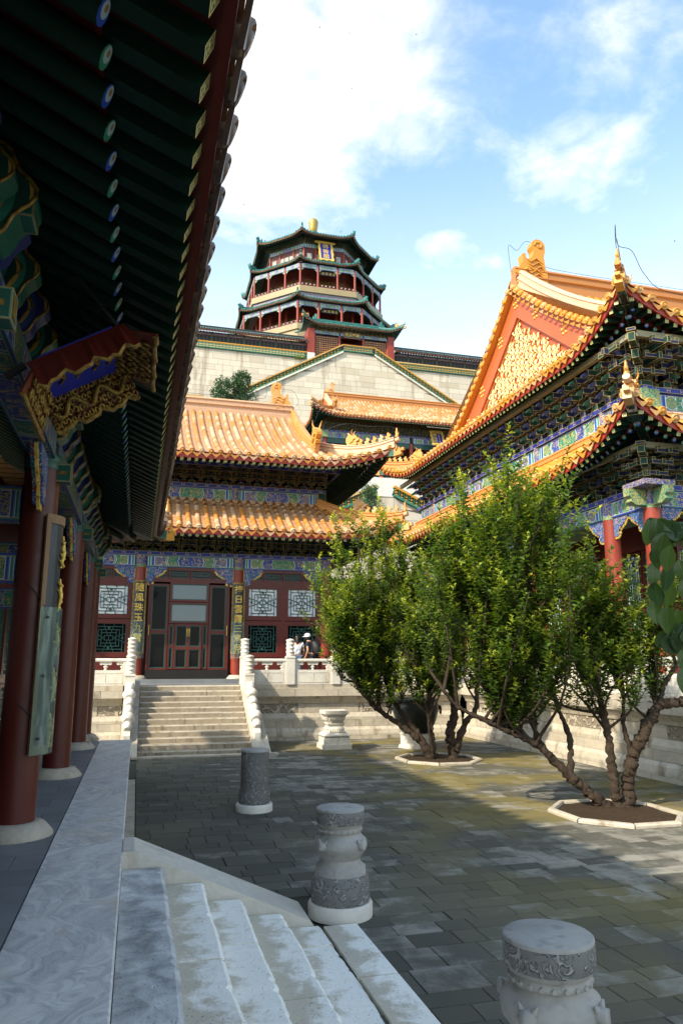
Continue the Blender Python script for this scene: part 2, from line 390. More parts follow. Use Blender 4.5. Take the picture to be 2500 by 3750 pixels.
def stepw(g):                                          # pitted pale steps
    P = g.pos(); r = g.attr('rnd'); n = g.noise(P, 3.1, 5, .65, .4); pit = g.vor(P, 26); n3 = g.noise(P, 55, 4, .7)
    u, v = g.uv(); n5 = g.noise(P, 9, 5, .7); c = g.mix(g.step(u + (n - .5) * 2.4 + (n5 - .5) * 1.3 + g.fract(r*9.7)*.5 - .2, .15, .75), (.56, .50, .39), (.90, .87, .79)); c = g.mix(g.step(n5, .56, .72) * .5, c, (.52, .46, .36)); c = g.mix(g.step(r, .72, .76) * .80, c, g.mix(g.step(n, .3, .7), (.15, .17, .20), (.60, .61, .61)))
    c = g.mix(g.step(pit + n * .5, .40, .28) * .8, c, (.22, .18, .13)); c = g.mix(g.step(n3, .56, .74) * .5, c, (.34, .30, .23))
    return {'Base Color': c, 'Normal': g.bump(n3 * .7 + g.step(pit, .05, .28) * .8, .55, .014), 'Roughness': .7}
mar_pit = MAT('pitted_pale_marble', stepw, spec=.25)
def greyst(g):
    P = g.pos(); n = g.noise(P, 4, 5, .65, .5); n2 = g.noise(P, 40, 4, .7); z = g.xyz(g.scale(P, 1, 1, .2)); n3 = g.noise(g.scale(P, 1, 1, .15), 9, 4)
    c = g.mix(n, (.19, .182, .165), (.50, .48, .44)); c = g.mix(g.step(n3, .52, .75) * .5, c, (.10, .095, .085)); c = g.mix(g.step(n2, .6, .8) * .3, c, (.48, .46, .42))
    return {'Base Color': c, 'Normal': g.bump(n2, .35, .008), 'Roughness': .62}
stone_grey = MAT('carved_grey_stone', greyst, spec=.3)
def carved(g):                                         # shallow scroll relief in grey stone
    P = g.pos(); n = g.noise(P, 9, 3, .5, 1.8); r = g.step(g.abs(n - .5), .07, .015); n2 = g.noise(P, 40, 3)
    c = g.mix(r, (.15, .148, .14), (.34, .335, .32)); c = g.mix(g.step(g.noise(P, 3, 4), .5, .75) * .5, c, (.12, .11, .10)); return {'Base Color': g.mix(n2 * .4, c, (.26, .255, .24)), 'Normal': g.bump(r, 1., .02), 'Roughness': .6}
stone_carved = MAT('relief_carved_grey_stone', carved, spec=.3)
def carvedm(g):
    P = g.pos(); n = g.noise(P, 4.2, 1, .4, 1.2); r = g.step(g.abs(n - .5), .09, .03); n2 = g.noise(P, 5, 4)
    c = g.mix(r, (.24, .20, .15), (.47, .42, .34)); return {'Base Color': g.mix(g.step(n2, .5, .8) * .5, c, (.22, .19, .15)), 'Normal': g.bump(r, 1., .05), 'Roughness': .65}
mar_carved = MAT('relief_carved_marble', carvedm, spec=.3)
def pave(g):                                           # grey paving bricks, mossy in the joints and the low places
    P = g.pos(); r = g.rand(); x, y, z = g.xyz(P)
    n = g.noise(P, .42, 4, .55, .5); n2 = g.noise(P, 2.6, 6, .68, .5); n3 = g.noise(P, 22, 4, .7)
    film = g.step(n2 * 1.0 + n * .75 - r * .26 + g.step(x, 2.8, .4) * .20, .48, .76)     # old dark film, worn off slab by slab
    bare = g.mix(g.noise(P, 5, 5, .7), (.17, .163, .145), (.29, .27, .225))
    moss = g.mix(g.step(n, .44, .58), (.105, .102, .086), g.mix(g.step(x, 2.5, 6.5), (.130, .121, .090), (.20, .162, .055)))
    moss = g.mix(n3 * .5, moss, (.10, .095, .075))
    c = g.mix(film, bare, moss)
    c = g.mul(c, g.mix(r, (.80, .80, .79), (1.12, 1.11, 1.08))); c = g.mix(g.step(g.noise(P, 45, 4, .75), .60, .78) * .35, c, (.06, .055, .045))
    gr = g.step(g.noise(P, .8, 3), .64, .74) * g.step(x, 4., 6.5) * film
    c = g.mix(gr * .6, c, (.06, .085, .012))
    return {'Base Color': c, 'Normal': g.bump(n3 + film * -.6, .22, .01), 'Roughness': .85}
paving = MAT('mossy_paving', pave, spec=.12)
def joint(g):
    P = g.pos(); n = g.noise(P, 6, 4); return g.mix(n, (.045, .045, .034), (.09, .086, .064))
joint_m = MAT('paving_joint_soil', joint, .9, .1)
floor_grey = MAT('grey_floor_tile', lambda g: (lambda n, r: {'Base Color': g.mul(g.mix(n, (.13, .14, .15), (.24, .255, .265)), g.mix(r, (.8, .8, .8), (1., 1., 1.)))})(g.noise(g.pos(), 3, 5, .6), g.rand()), .55)
def wallst(g):
    P = g.pos(); r = g.rand(); n = g.noise(P, .35, 5, .6); n2 = g.noise(g.scale(P, 1, 1, .12), .9, 4, .6); n3 = g.noise(P, 3, 5, .7)
    c = g.mix(r, (.52, .46, .375), (.62, .56, .465)); c = g.mix(g.step(n, .45, .75) * .5, c, (.46, .42, .36))
    c = g.mix(g.step(n2, .54, .66) * .75, c, (.34, .28, .21)); c = g.mix(g.step(r * 13.7 - g.m('FLOOR', r * 13.7), .90, .93) * .5, c, (.42, .35, .25))
    return {'Base Color': g.mix(g.step(n3, .6, .85) * .35, c, (.35, .30, .24)), 'Roughness': .85}
wall_stone = MAT('pale_ashlar', wallst, spec=.2)
wall_joint = MAT('ashlar_joint', (.20, .175, .14), .9, .1)
soil = MAT('dark_soil', lambda g: g.mix(g.noise(g.pos(), 14, 5, .7), (.018, .012, .008), (.07, .048, .03)), .95, .1)
hill_m = MAT('hill_scrub', lambda g: g.mix(g.noise(g.pos(), .8, 6, .7), (.02, .04, .012), (.06, .08, .03)), .95, .1)
plaster = MAT('pale_plaster', worn((.62, .60, .56), (.42, .38, .32), 1, .5), .85)
def barkf(g):
    P = g.pos(); n = g.noise(g.scale(P, 1, 1, .28), 30, 6, .75, .8); n2 = g.noise(P, 5, 4)
    c = g.mix(n, (.009, .006, .005), (.125, .090, .064)); c = g.mix(g.step(n2, .58, .75) * .4, c, (.11, .10, .075))
    return {'Base Color': c, 'Normal': g.bump(n, 1., .05), 'Roughness': .9}
bark = MAT('rough_bark', barkf, spec=.15)
def LEAF(name, fn, tr=.35, rough=.35):
    m = bpy.data.materials.new(name); m.use_nodes = True; nt = m.node_tree; g = G(nt); b = nt.nodes['Principled BSDF']; o = nt.nodes['Material Output']
    c, tc = fn(g); g.put(b.inputs['Base Color'], c); b.inputs['Roughness'].default_value = rough; b.inputs['Specular IOR Level'].default_value = .45
    t = g.n.new('ShaderNodeBsdfTranslucent'); g.put(t.inputs[0], tc); x = g.n.new('ShaderNodeMixShader'); x.inputs[0].default_value = tr
    g.L.new(b.outputs[0], x.inputs[1]); g.L.new(t.outputs[0], x.inputs[2]); g.L.new(x.outputs[0], o.inputs[0]); return m
def leaf_f(g):
    r = g.attr('rnd'); y = g.attr('young')
    c = g.mix(r, (.030, .068, .022), (.135, .205, .038)); c = g.mix(y, c, (.50, .52, .03)); t = g.mix(y, (.14, .27, .02), (.70, .70, .03))
    return c, t
leaf_m = LEAF('tree_leaf', leaf_f)
def leaf_big(g):
    r = g.orand(); x, y, z = g.xyz(g.obj()); c = g.mix(r, (.022, .058, .026), (.075, .13, .035)); ay = g.abs(y)
    vein = g.step(g.abs(g.fract(x * 7.0 - ay * 5.0) - .5), .42, .5); c = g.mix(vein * .35, c, (.13, .19, .09)); c = g.mix(g.step(ay, .014, .006) * .7, c, (.20, .27, .12)); n = g.noise(g.obj(), 9, 3)
    return g.mix(n * .35, c, (.03, .06, .025)), g.mix(r, (.09, .18, .02), (.20, .32, .03))
leafb_m = LEAF('broad_leaf', leaf_big, .3, .32)
pine_m = LEAF('pine_needles', lambda g: (g.mix(g.attr('rnd'), (.020, .065, .026), (.085, .17, .060)), (.05, .12, .03)), .2, .6)
twig_m = MAT('twig_bark', (.045, .030, .018), .8, .2)
# joinery and small things
lat_green = MAT('lattice_green', worn((.018, .075, .062), (.01, .04, .035), 3), .5)
paper = MAT('white_window_paper', (.86, .88, .90), .9, .1)
glass = MAT('dark_glass', (.008, .009, .010), .06, .08)
glass_sky = MAT('sky_tinted_glass', lambda g: {'Base Color': (.07, .11, .14), 'IOR': 1.6}, .03, .5)  # blue base colour paints the reflected sky into the panes
black_board = MAT('dark_lacquer_board', worn((.030, .036, .045), (.055, .06, .065), 4), .45)
wood_frame = MAT('faded_wood_frame', lambda g: g.mix(g.noise(g.pos(), 22, 4, .7, 1), (.17, .09, .045), (.34, .22, .12)), .7)
threshold_m = MAT('black_threshold', (.012, .009, .008), .5)
blue_enam = MAT('ultramarine_panel', (.012, .022, .30), .45)
bronze = MAT('dark_bronze', lambda g: {'Base Color': g.mix(g.noise(g.pos(), 3, 4), (.018, .020, .020), (.05, .055, .053)), 'Roughness': .38}, metal=.6)
wire_m = MAT('black_cable', (.02, .02, .022), .5)
brass = MAT('brass', (.60, .40, .08), .3, .5, .8)
grey_tile = MAT('grey_roof_tile', glaze((.055, .085, .085), (.11, .14, .14), (.02, .03, .03), .4), spec=.3)
def plasticf(name):
    m = bpy.data.materials.new(name); m.use_nodes = True; nt = m.node_tree; g = G(nt); b = nt.nodes['Principled BSDF']; o = nt.nodes['Material Output']
    b.inputs['Base Color'].default_value = (.42, .52, .47, 1); b.inputs['Roughness'].default_value = .12
    t = g.n.new('ShaderNodeBsdfTransparent'); t.inputs[0].default_value = (.80, .88, .84, 1); x = g.n.new('ShaderNodeMixShader')
    n = g.noise(g.scale(g.pos(), 3, 3, .5), 6, 4, .6); g.put(x.inputs[0], g.step(n, .40, .75) * .25 + .10)
    g.L.new(t.outputs[0], x.inputs[1]); g.L.new(b.outputs[0], x.inputs[2]); g.L.new(x.outputs[0], o.inputs[0]); return m
plastic = plasticf('clear_plastic_sheet')
lat_tile_y = MAT('parapet_tile_amber', glaze((.50, .25, .03), (.55, .38, .16), (.2, .09, .02), .3), spec=.4)
lat_tile_g = MAT('parapet_tile_green', glaze((.015, .13, .085), (.05, .22, .15), (.01, .05, .04), .3), spec=.4)
# ---------------------------------------------------------------- roofs
CP = (math.cos(R_(11.48)), math.sin(R_(11.48))); CY = (math.sin(R_(15.13)), math.cos(R_(15.13)))
def px(p):                                             # where a point falls in the photograph (for choosing what is worth building singly)
    x, y, z = p[0], p[1], p[2] - CAMZ; r = x*CY[1] - y*CY[0]; h = x*CY[0] + y*CY[1]; f = h*CP[0] + z*CP[1]; u = -h*CP[1] + z*CP[0]
    if f < .1: return None
    return 1250 + 2708*r/f, 1875 - 2708*u/f, f
def inview(p, m=60):
    q = px(p); return q is not None and -m < q[0] < 2500+m and -m < q[1] < 3750+m
class Slope:
    def __init__(s, O, U, V, Lh, H, Vm, A=.5, B=.25, D=2.6, k=1., vf=3.0):
        s.O = Vector(O); s.U = Vector(U); s.V = Vector(V); s.Lh = Lh; s.H = H; s.Vm = Vm; s.A = A; s.B = B; s.D = D; s.k = k; s.vf = vf
    def vm(s, u): return max(0., min(s.Vm(u), (s.Lh - abs(u)) * s.k))
    def P(s, u, v, dz=0.):
        d = s.Lh - abs(u); t = max(0., 1 - d/s.D); l = t**2.0; w = max(0., 1 - max(v, 0)/s.vf)**1.3 * l; sg = 1 if u > 0 else -1
        p = s.O + s.U*(u + sg*s.B*w) + s.V*(v - s.B*w); p.z += s.H(v) + s.A*w + dz; return p
class Ctx:
    def __init__(s, roof, tile, pan, pitch=.31, L=.34, r=.085):
        s.roof = roof; s.tile = tile; s.pan = pan; s.pitch = pitch; s.L = L; s.r = r; s.M = []
        m = MB(); n = 6; vs = []
        for x, q in ((0, r*.93), (L*.93, r), (L*.93, r*1.10), (L*1.03, r*1.10), (L*1.03, r*.6)):
            for k in range(n+1): a = math.pi*k/n; vs.append((x, -q*math.cos(a), q*math.sin(a)*1.02))
        m.add(vs, [(i*(n+1)+k, (i+1)*(n+1)+k, (i+1)*(n+1)+k+1, i*(n+1)+k+1) for i in range(4) for k in range(n)], sm=False)
        s.tmb = m; s.tme = m.mesh('cover_tile', tile)
        e = MB(); e.lathe([(r*1.12, -.05), (r*1.12, .035), (r*.95, .05), (r*.80, .035), (r*.62, .035), (r*.5, .055), (.001, .06)], n=12, cap=False)
        s.eme = None; em = MB(); em.xf(Matrix.Rotation(math.pi/2, 4, 'Y'), e); s.emb = em; s.eme = em.mesh('end_tile', tile)
        w = pitch*.5; dp = MB()
        poly = [(-w, .0), (-w*.9, -.05), (-w*.55, -.10), (-w*.25, -.15), (0, -.18), (w*.25, -.15), (w*.55, -.10), (w*.9, -.05), (w, 0), (w*.5, -.045), (0, -.06), (-w*.5, -.045)]
        dp.prism(poly, (0, 0, 0), (0, 1, 0), (.18, 0, .98), (.98, 0, -.18), .03); s.dmb = dp; s.dme = dp.mesh('drip_tile', tile)
    def slope(s, S, ends=True, name='tile_bed', rows=True):
        # bed of pan tiles
        nu = max(8, int(2*S.Lh/.35)); nv = 10; V = []; F = []; UV = []
        us = [-S.Lh + 2*S.Lh*i/nu for i in range(nu+1)]
        for u in us:
            vm = S.vm(u)
            for j in range(nv+1): V.append(S.P(u, vm*j/nv)); UV.append((u, vm*j/nv))
        for i in range(nu):
            for j in range(nv):
                a = i*(nv+1)+j; F.append((a, a+nv+1, a+nv+2, a+1))
        if S.U.cross(S.V).z < 0: F = [f[::-1] for f in F]
        MB().add(V, F, 0, [[UV[k] for k in f] for f in F], sm=True).obj(name, s.pan, s.roof)
        if not rows: return
        n = int(2*S.Lh/s.pitch)
        for i in range(n):
            u = -S.Lh + (i+.5)*2*S.Lh/n; vm = S.vm(u)
            if vm < .1: continue
            v = 0.
            k = max(1, round(vm/s.L))
            dv = vm/k
            for j in range(k):
                a = S.P(u, (j+1)*dv, .01); b = S.P(u, j*dv, .01); M = frame(a, b-a, (0, 0, 1)); M = M @ Matrix.Scale((b-a).length/s.L, 4, (1, 0, 0)); s.M.append(M)
            if ends:
                b = S.P(u, 0, .02); a = S.P(u, .3, .02)
                M = frame(b + (b-a).normalized()*.0, (b-a), (0, 0, 1)); s.ends(M)
                c = S.P(u + S.Lh/n, -.02, -.005); d = S.P(u + S.Lh/n, .3, 0)
                e = (c-d); e.z = 0; M = frame(c, e, (0, 0, 1)); s.drips(M)
    E = None
    def ends(s, M):
        if inview(M.translation): inst('end_tile', s.eme, M, s.roof)
    def drips(s, M):
        if inview(M.translation): inst('drip_tile', s.dme, M, s.roof)
    def finish(s, limit=300):
        c = Vector((0, 0, CAMZ)); s.M.sort(key=lambda M: (not inview(M.translation), (M.translation-c).length))
        for M in s.M[:limit]: inst('cover_tile', s.tme, M, s.roof)
        rest = s.M[limit:]
        if rest:
            V0 = np.array(s.tmb.v); F0 = np.array(s.tmb.f); A = np.array([np.array(M) for M in rest]); n = len(V0)
            V = np.einsum('mij,nj->mni', A[:, :3, :3], V0) + A[:, None, :3, 3]
            F = (F0[None] + (np.arange(len(rest))*n)[:, None, None]).reshape(-1, 4)
            rg = np.random.RandomState(3); rv = np.repeat(rg.rand(len(rest)), len(F0))
            big_raw('tile_field', V.reshape(-1, 3), F, s.tile, s.roof, attrs={'rnd': rv}, kind='stuff')
# eaves: red board, flying rafters with square painted tips, round rafters with eye tips
RAF = {}
def rafter_meshes(w, rr):
    key = (w, rr)
    if key not in RAF:
        a = MB(); a.obox((.5, 0, 0), ((1,0,0), (0,1,0), (0,0,1)), (.5, w/2, w/2), [0, 0, 0, 1, 0, 0]); out = [a.mesh('flying_rafter', [raf_green, tip_sq])]
        for tip in (tip_b, tip_g):
            b = MB(); n = 10; ring = [(math.cos(2*math.pi*k/n), math.sin(2*math.pi*k/n)) for k in range(n)]
            b.add([(x, rr*c, rr*q) for x in (0, 1) for c, q in ring], [(k, (k+1) % n, n+(k+1) % n, n+k) for k in range(n)], sm=True)
            b.add([(1, rr*c, rr*q) for c, q in ring], [tuple(range(n))], 1, [[(.5+c/2, .5+q/2) for c, q in ring]])
            out.append(b.mesh('rafter', [raf_green, tip]))
        RAF[key] = out
    return RAF[key]
def eave(S, hall, sp=.235, w=.10, rr=.055, v1=.10, v2=.55, fl=.60, rl=1.3, ulim=None, drop=.0, board=True, bm=None):
    fm, rb, rg_ = rafter_meshes(w, rr); n = int(2*S.Lh/sp); lo, hi = ulim or (-1e9, 1e9)
    for i in range(n):
        u = -S.Lh + (i+.5)*2*S.Lh/n
        if not lo < u < hi: continue
        def inn(v): return math.copysign(min(abs(u), max(0, S.Lh - v/S.k - .06)), u)
        a = S.P(inn(v1+fl), v1+fl, -.29-drop); b = S.P(u, v1, -.29-drop)
        if inview(b, 150):
            M = frame(a, b-a, (0, 0, 1)) @ Matrix.Scale((b-a).length, 4, (1, 0, 0)); inst('flying_rafter', fm, M, hall)
        a = S.P(inn(v2+rl), v2+rl, -.42-drop); b = S.P(u, v2, -.42-drop)
        if inview(b, 150):
            M = frame(a, b-a, (0, 0, 1)) @ Matrix.Scale((b-a).length, 4, (1, 0, 0)); inst('rafter', (rb, rg_)[i % 2], M, hall)
    if board:
        nn = max(8, int(2*S.Lh/.5)); us = [max(-S.Lh, lo) + (min(S.Lh, hi)-max(-S.Lh, lo))*i/nn for i in range(nn+1)]
        def strip(name, mat, pts):
            m = MB(); V = []; k = len(pts)
            for u in us:
                for v, dz in pts: V.append(S.P(u, min(v, max((S.Lh-abs(u))*S.k-.04, min(v, v1))), dz-drop))
            F = [(i*k+j, i*k+(j+1) % k, (i+1)*k+(j+1) % k, (i+1)*k+j) for i in range(nn) for j in range(k)]
            m.add(V, F).obj(name, mat, hall)
        strip('eave_board', bm or eave_red, [(.03, -.04), (.05, -.235), (.11, -.235), (.11, -.04)])
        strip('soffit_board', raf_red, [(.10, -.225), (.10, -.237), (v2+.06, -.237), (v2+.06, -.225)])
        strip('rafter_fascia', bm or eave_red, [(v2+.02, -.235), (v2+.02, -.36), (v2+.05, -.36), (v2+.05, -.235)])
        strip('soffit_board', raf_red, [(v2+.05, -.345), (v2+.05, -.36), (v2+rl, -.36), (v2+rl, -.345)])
def hip_rafter(S, hall, sgn, drop=.0, L=2.2):
    a = S.P(sgn*(S.Lh - L), L, -.62-drop); c = S.P(sgn*S.Lh, 0, -.30-drop); d = (c-a).normalized()
    m = MB(); mid = a + (c-a)*.80
    m.bar(a, mid, .22, .28, 0); m.bar(mid - d*.15 + Vector((0, 0, .05)), c - d*.02 + Vector((0, 0, .03)), .20, .22, 1); m.bar(mid + d*.05 - Vector((0, 0, .06)), mid + d*.28 - Vector((0, 0, .04)), .21, .06, 2)
    m.obj('hip_rafter', [e_green, e_greenL, plaster], hall)
    h = MB(); h.bar(c - d*.06 + Vector((0, 0, .02)), c + d*.24 + Vector((0, 0, .08)), .19, .24, 0)
    h.bar(c + d*.22 + Vector((0, 0, .14)), c + d*.34 + Vector((0, 0, .17)), .12, .10, 0)
    side = d.cross(Vector((0, 0, 1))).normalized()
    for q in (-1, 1): h.tube([c + d*.05 + side*.10*q + Vector((0, 0, .12)), c + d*.12 + side*.13*q + Vector((0, 0, .24)), c + d*.04 + side*.12*q + Vector((0, 0, .30))], [.035, .03, .008], 6, 0)
    h.obj('hip_rafter_beast_cap', tile_y2, hall)
# bracket sets
def bracket_mesh(nt=3, w=.60, hz=.17, dy=.17, mats=None, seed=0):
    m = MB(); a, b = (0, 1) if seed % 2 == 0 else (1, 0); X = ((1,0,0), (0,1,0), (0,0,1))
    m.obox((0, 0, .06), X, (.11, .11, .06), b)
    for t in range(nt):
        y = dy*t; z = .12 + hz*t
        for yy, ln in ((y, w*.34 + .03*t), (y - dy if t else y, w*.46)):
            zz = z + .055 + (hz*.0)
            m.obox((0, yy, zz), X, (ln, .04, .05), a)
            for q in (-1, 0, 1): m.obox((q*(ln - .035), yy, zz + .075), X, (.042, .048, .028), b)
        # arm that projects outward, ending in a drooping beak
        m.obox((0, (y + dy)/2 - .04, z + .055), X, (.042, (y + dy)/2 + .10, .055), a)
        poly = [(0, .06), (.17, -.045), (.19, -.10), (.12, -.07), (0, -.05)]
        m.prism(poly, (0, y + dy + .04, z + .05), (0, 1, 0), (0, 0, 1), (1, 0, 0), .075, b)
    return m.mesh('bracket_set', mats or [e_blue, e_green])
BR = [bracket_mesh(3, seed=0), bracket_mesh(3, seed=1)]
def brackets(hall, O, U, N, L, z, sp=.62, sc=(1, 1, 1), skip=None):     # O at the left end, U along, N outward
    n = max(1, round(L/sp)); U = Vector(U); N = Vector(N)
    for i in range(n+1):
        p = Vector(O) + U*(L*i/n); p.z = z
        if skip and skip(p): continue
        if not inview(p, 200): continue
        M = basis(p, U*sc[0], N*sc[1], (0, 0, sc[2])); inst('bracket_set', BR[i % 2], M, hall)
def ridge(roof, path, w=.16, h=.42, mat=None, name='ridge'):
    p = [(-w, -.12), (w, -.12), (w, h*.18), (w*.62, h*.24), (w*.62, h*.42), (w*.95, h*.50), (w*.95, h*.56), (w*.62, h*.62), (w*.62, h*.80), (w*.85, h*.86), (w*.5, h), (-w*.5, h), (-w*.85, h*.86), (-w*.62, h*.80), (-w*.62, h*.62), (-w*.95, h*.56), (-w*.95, h*.50), (-w*.62, h*.42), (-w*.62, h*.24), (-w, h*.18)]
    return MB().sweep(p, path, 0).obj(name, mat or tile_y, roof)
# ridge-end dragon, beasts and small figures, as thick rounded silhouettes with relief
CHI = [(0, 0), (.95, 0), (.97, .25), (1.10, .30), (1.12, .38), (.98, .44), (.93, .60), (.82, .72), (.84, .98), (.74, 1.02), (.70, .80), (.55, .86), (.46, 1.0), (.44, 1.16), (.50, 1.30), (.47, 1.46), (.33, 1.56), (.15, 1.53), (.04, 1.40), (.03, 1.20), (.09, .95), (.05, .60), (-.02, .35)]
def chiwen(roof, o, ux, sc=1., mat=None, th=.24):
    ux = Vector(ux); n = ux.cross(Vector((0, 0, 1))); m = MB(); o = Vector(o)
    m.prism([(x*sc, y*sc) for x, y in CHI], o, ux, (0, 0, 1), n, th*sc, 0)
    for q in (-1, 1):
        f = n*(q*th*sc*.5)
        sp = [o + f + ux*((.25 + (.17-.02*k)*math.cos(k*.9))*sc) + Vector((0, 0, (1.32 + (.17-.02*k)*math.sin(k*.9))*sc)) for k in range(8)]
        m.tube(sp, .035*sc, 6, 0)
        for k in range(5):
            a = .18 + .13*k; b_ = .30*math.sin(k*2.1); m.tube([o + f + ux*((.10 + .1*b_)*sc) + Vector((0, 0, a*sc)), o + f*1.15 + ux*((.30 + .3*b_)*sc) + Vector((0, 0, (a+.16)*sc)), o + f*1.1 + ux*((.52 + .2*b_)*sc) + Vector((0, 0, (a+.02)*sc)), o + f + ux*((.70 + .1*b_)*sc) + Vector((0, 0, (a+.14)*sc))], [.012*sc, .030*sc, .026*sc, .010*sc], 6, 0)
        m.tube([o + f*1.1 + ux*(.72*sc) + Vector((0, 0, .42*sc)), o + f*1.3 + ux*(.76*sc) + Vector((0, 0, .46*sc))], .055*sc, 8, 0)
    m.obj('ridge_dragon', mat or tile_y2, roof)
BEAST = [(-.22, 0), (.25, 0), (.30, .08), (.22, .14), (.40, .22), (.42, .30), (.28, .33), (.26, .42), (.12, .50), (.0, .46), (-.10, .58), (-.20, .62), (-.18, .48), (-.28, .40), (-.30, .2)]
def beast_mesh():
    m = MB(); m.prism(BEAST, (0, 0, 0), (1, 0, 0), (0, 0, 1), (0, 1, 0), .16)
    for q in (-1, 1):
        m.tube([(.10, .06*q, .46), (.02, .12*q, .62), (.10, .14*q, .74)], [.03, .025, .008], 6); m.tube([(.05, .08*q, .25), (.22, .10*q, .30)], [.05, .03], 6); m.tube([(-.1, .08*q, .12), (.1, .1*q, .2)], [.05, .04], 6)
    return m.mesh('ridge_beast', tile_y2)
BEAST_ME = beast_mesh()
FIG = [(-.10, 0), (.10, 0), (.09, .05), (.07, .14), (.14, .20), (.15, .25), (.06, .27), (.04, .33), (-.02, .36), (-.06, .30), (-.04, .22), (-.10, .14), (-.16, .20), (-.14, .08)]
def fig_mesh():
    m = MB(); m.prism(FIG, (0, 0, 0), (1, 0, 0), (0, 0, 1), (0, 1, 0), .08)
    for q in (-1, 1): m.tube([(-.02, .045*q, .10), (.05, .05*q, .02)], [.035, .025], 6); m.tube([(.06, .02*q, .28), (.05, .05*q, .33)], [.02, .006], 5)
    return m.mesh('ridge_figure', tile_y2)
FIG_ME = fig_mesh()
def hip_ridge(S, roof, sgn, v0, h=.26, w=.12, nfig=5, mat=None, beast=True, vend=0.):
    path = [S.P(sgn*(S.Lh - v), v, .05) for v in [v0 + (vend-v0)*i/8 for i in range(9)]]
    tipd = (path[-1]-path[-2]).normalized()
    ridge(roof, path, w, h, mat, 'hip_ridge')
    L = [(path[i+1]-path[i]).length for i in range(8)]; tot = sum(L)
    def at(d):
        for i in range(8):
            if d <= L[i]: return path[i] + (path[i+1]-path[i])*(d/L[i]), (path[i+1]-path[i]).normalized()
            d -= L[i]
        return path[-1], tipd
    step = .28
    for k in range(nfig):
        p, d = at(tot - .28 - k*step); inst('ridge_figure', FIG_ME, frame(p + Vector((0, 0, h)), Vector((d.x, d.y, 0)), (0, 0, 1)) @ Matrix.Scale(.70, 4), roof)
    if beast:
        p, d = at(tot - .35 - nfig*step); inst('ridge_beast', BEAST_ME, frame(p + Vector((0, 0, h)), Vector((d.x, d.y, 0)), (0, 0, 1)) @ Matrix.Scale(.78, 4), roof)
    f = MB(); p = path[-1]; f.tube([p + tipd*.02 + Vector((0, 0, h*.5)), p + tipd*.16 + Vector((0, 0, h*.6))], .085, 10); f.obj('hip_end_tile', mat or tile_y, roof)
    q = MB(); b0 = p + tipd*.06 + Vector((0, 0, h*.9)); fd = Vector((tipd.x, tipd.y, 0)).normalized()
    q.tube([b0, b0 + Vector((0, 0, .10)), b0 + Vector((0, 0, .16)), b0 + Vector((0, 0, .30)), b0 + Vector((0, 0, .42)), b0 + Vector((0, 0, .48)), b0 + Vector((0, 0, .58))], [.10, .11, .07, .085, .05, .055, .008], 8); q.tube([b0 + fd*.05 + Vector((0, 0, .12)), b0 + fd*.13 + Vector((0, 0, .24))], [.05, .03], 7)
    q.v = [tuple(b0 + (Vector(v)-b0)*.62) for v in q.v]; q.obj('hip_tip_figure', tile_y2 if mat is None else mat, roof)
    return path
# ---------------------------------------------------------------- building parts
Z = Vector((0, 0, 1))
def column(hall, x, y, z0, z1, r0=.20, r1=.18, mat=None, base=True):
    MB().lathe([(r0, z0+.12), (r0*.995, z0+1.0), (r1, z1)], (x, y, 0), 20, cap=False).obj('column', mat or red_col, hall)
    if base: MB().lathe([(r0*1.9, z0-.01), (r0*1.9, z0+.02), (r0*1.45, z0+.11), (r0*1.2, z0+.125)], (x, y, 0), 20).obj('column_base', mar_base, hall)
def capital(hall, x, y, z0, z1, r):
    m = MB(); h = (z1-z0); m.lathe([(r, z0), (r, z0+h*.2)], (x, y, 0), 20, 1, cap=False); m.lathe([(r*1.01, z0+h*.2), (r*1.01, z1)], (x, y, 0), 20, 0, cap=False); m.obj('column_head_painting', [scr_blue, scr_green], hall)
def beam(hall, p, q, z0, z1, th, mat, name='frieze_beam'):
    p = Vector((p[0], p[1], (z0+z1)/2)); q = Vector((q[0], q[1], (z0+z1)/2)); return MB().bar(p, q, th, z1-z0, 0).obj(name, mat, hall)
BRC = [(0, 0), (.72, 0), (.66, -.10), (.60, -.14), (.54, -.24), (.46, -.26), (.42, -.32), (.34, -.32), (.30, -.40), (.24, -.40), (.24, -.54), (.18, -.60), (.02, -.60), (0, -.5)]
def brace(hall, p, u, n, sc=1., th=.09):               # carved apron hanging in the corner between column and beam
    p = Vector(p); u = Vector(u); n = Vector(n)
    b = MB().prism([(x*sc, y*sc) for x, y in BRC], p, u, Z, n, th, 0); k = BRC + [BRC[0]]
    for i in range(len(BRC)): b.bar(p + u*(k[i][0]*sc) + Z*(k[i][1]*sc) + n*.01, p + u*(k[i+1][0]*sc) + Z*(k[i+1][1]*sc) + n*.01, th+.02, .035*sc, 1, n)
    b.bar(p + u*(.25*sc) + n*.012, p + u*(.25*sc) - Z*(.42*sc) + n*.012, th+.02, .03*sc, 1, n)
    b.obj('carved_apron', [fan_, gold], hall)
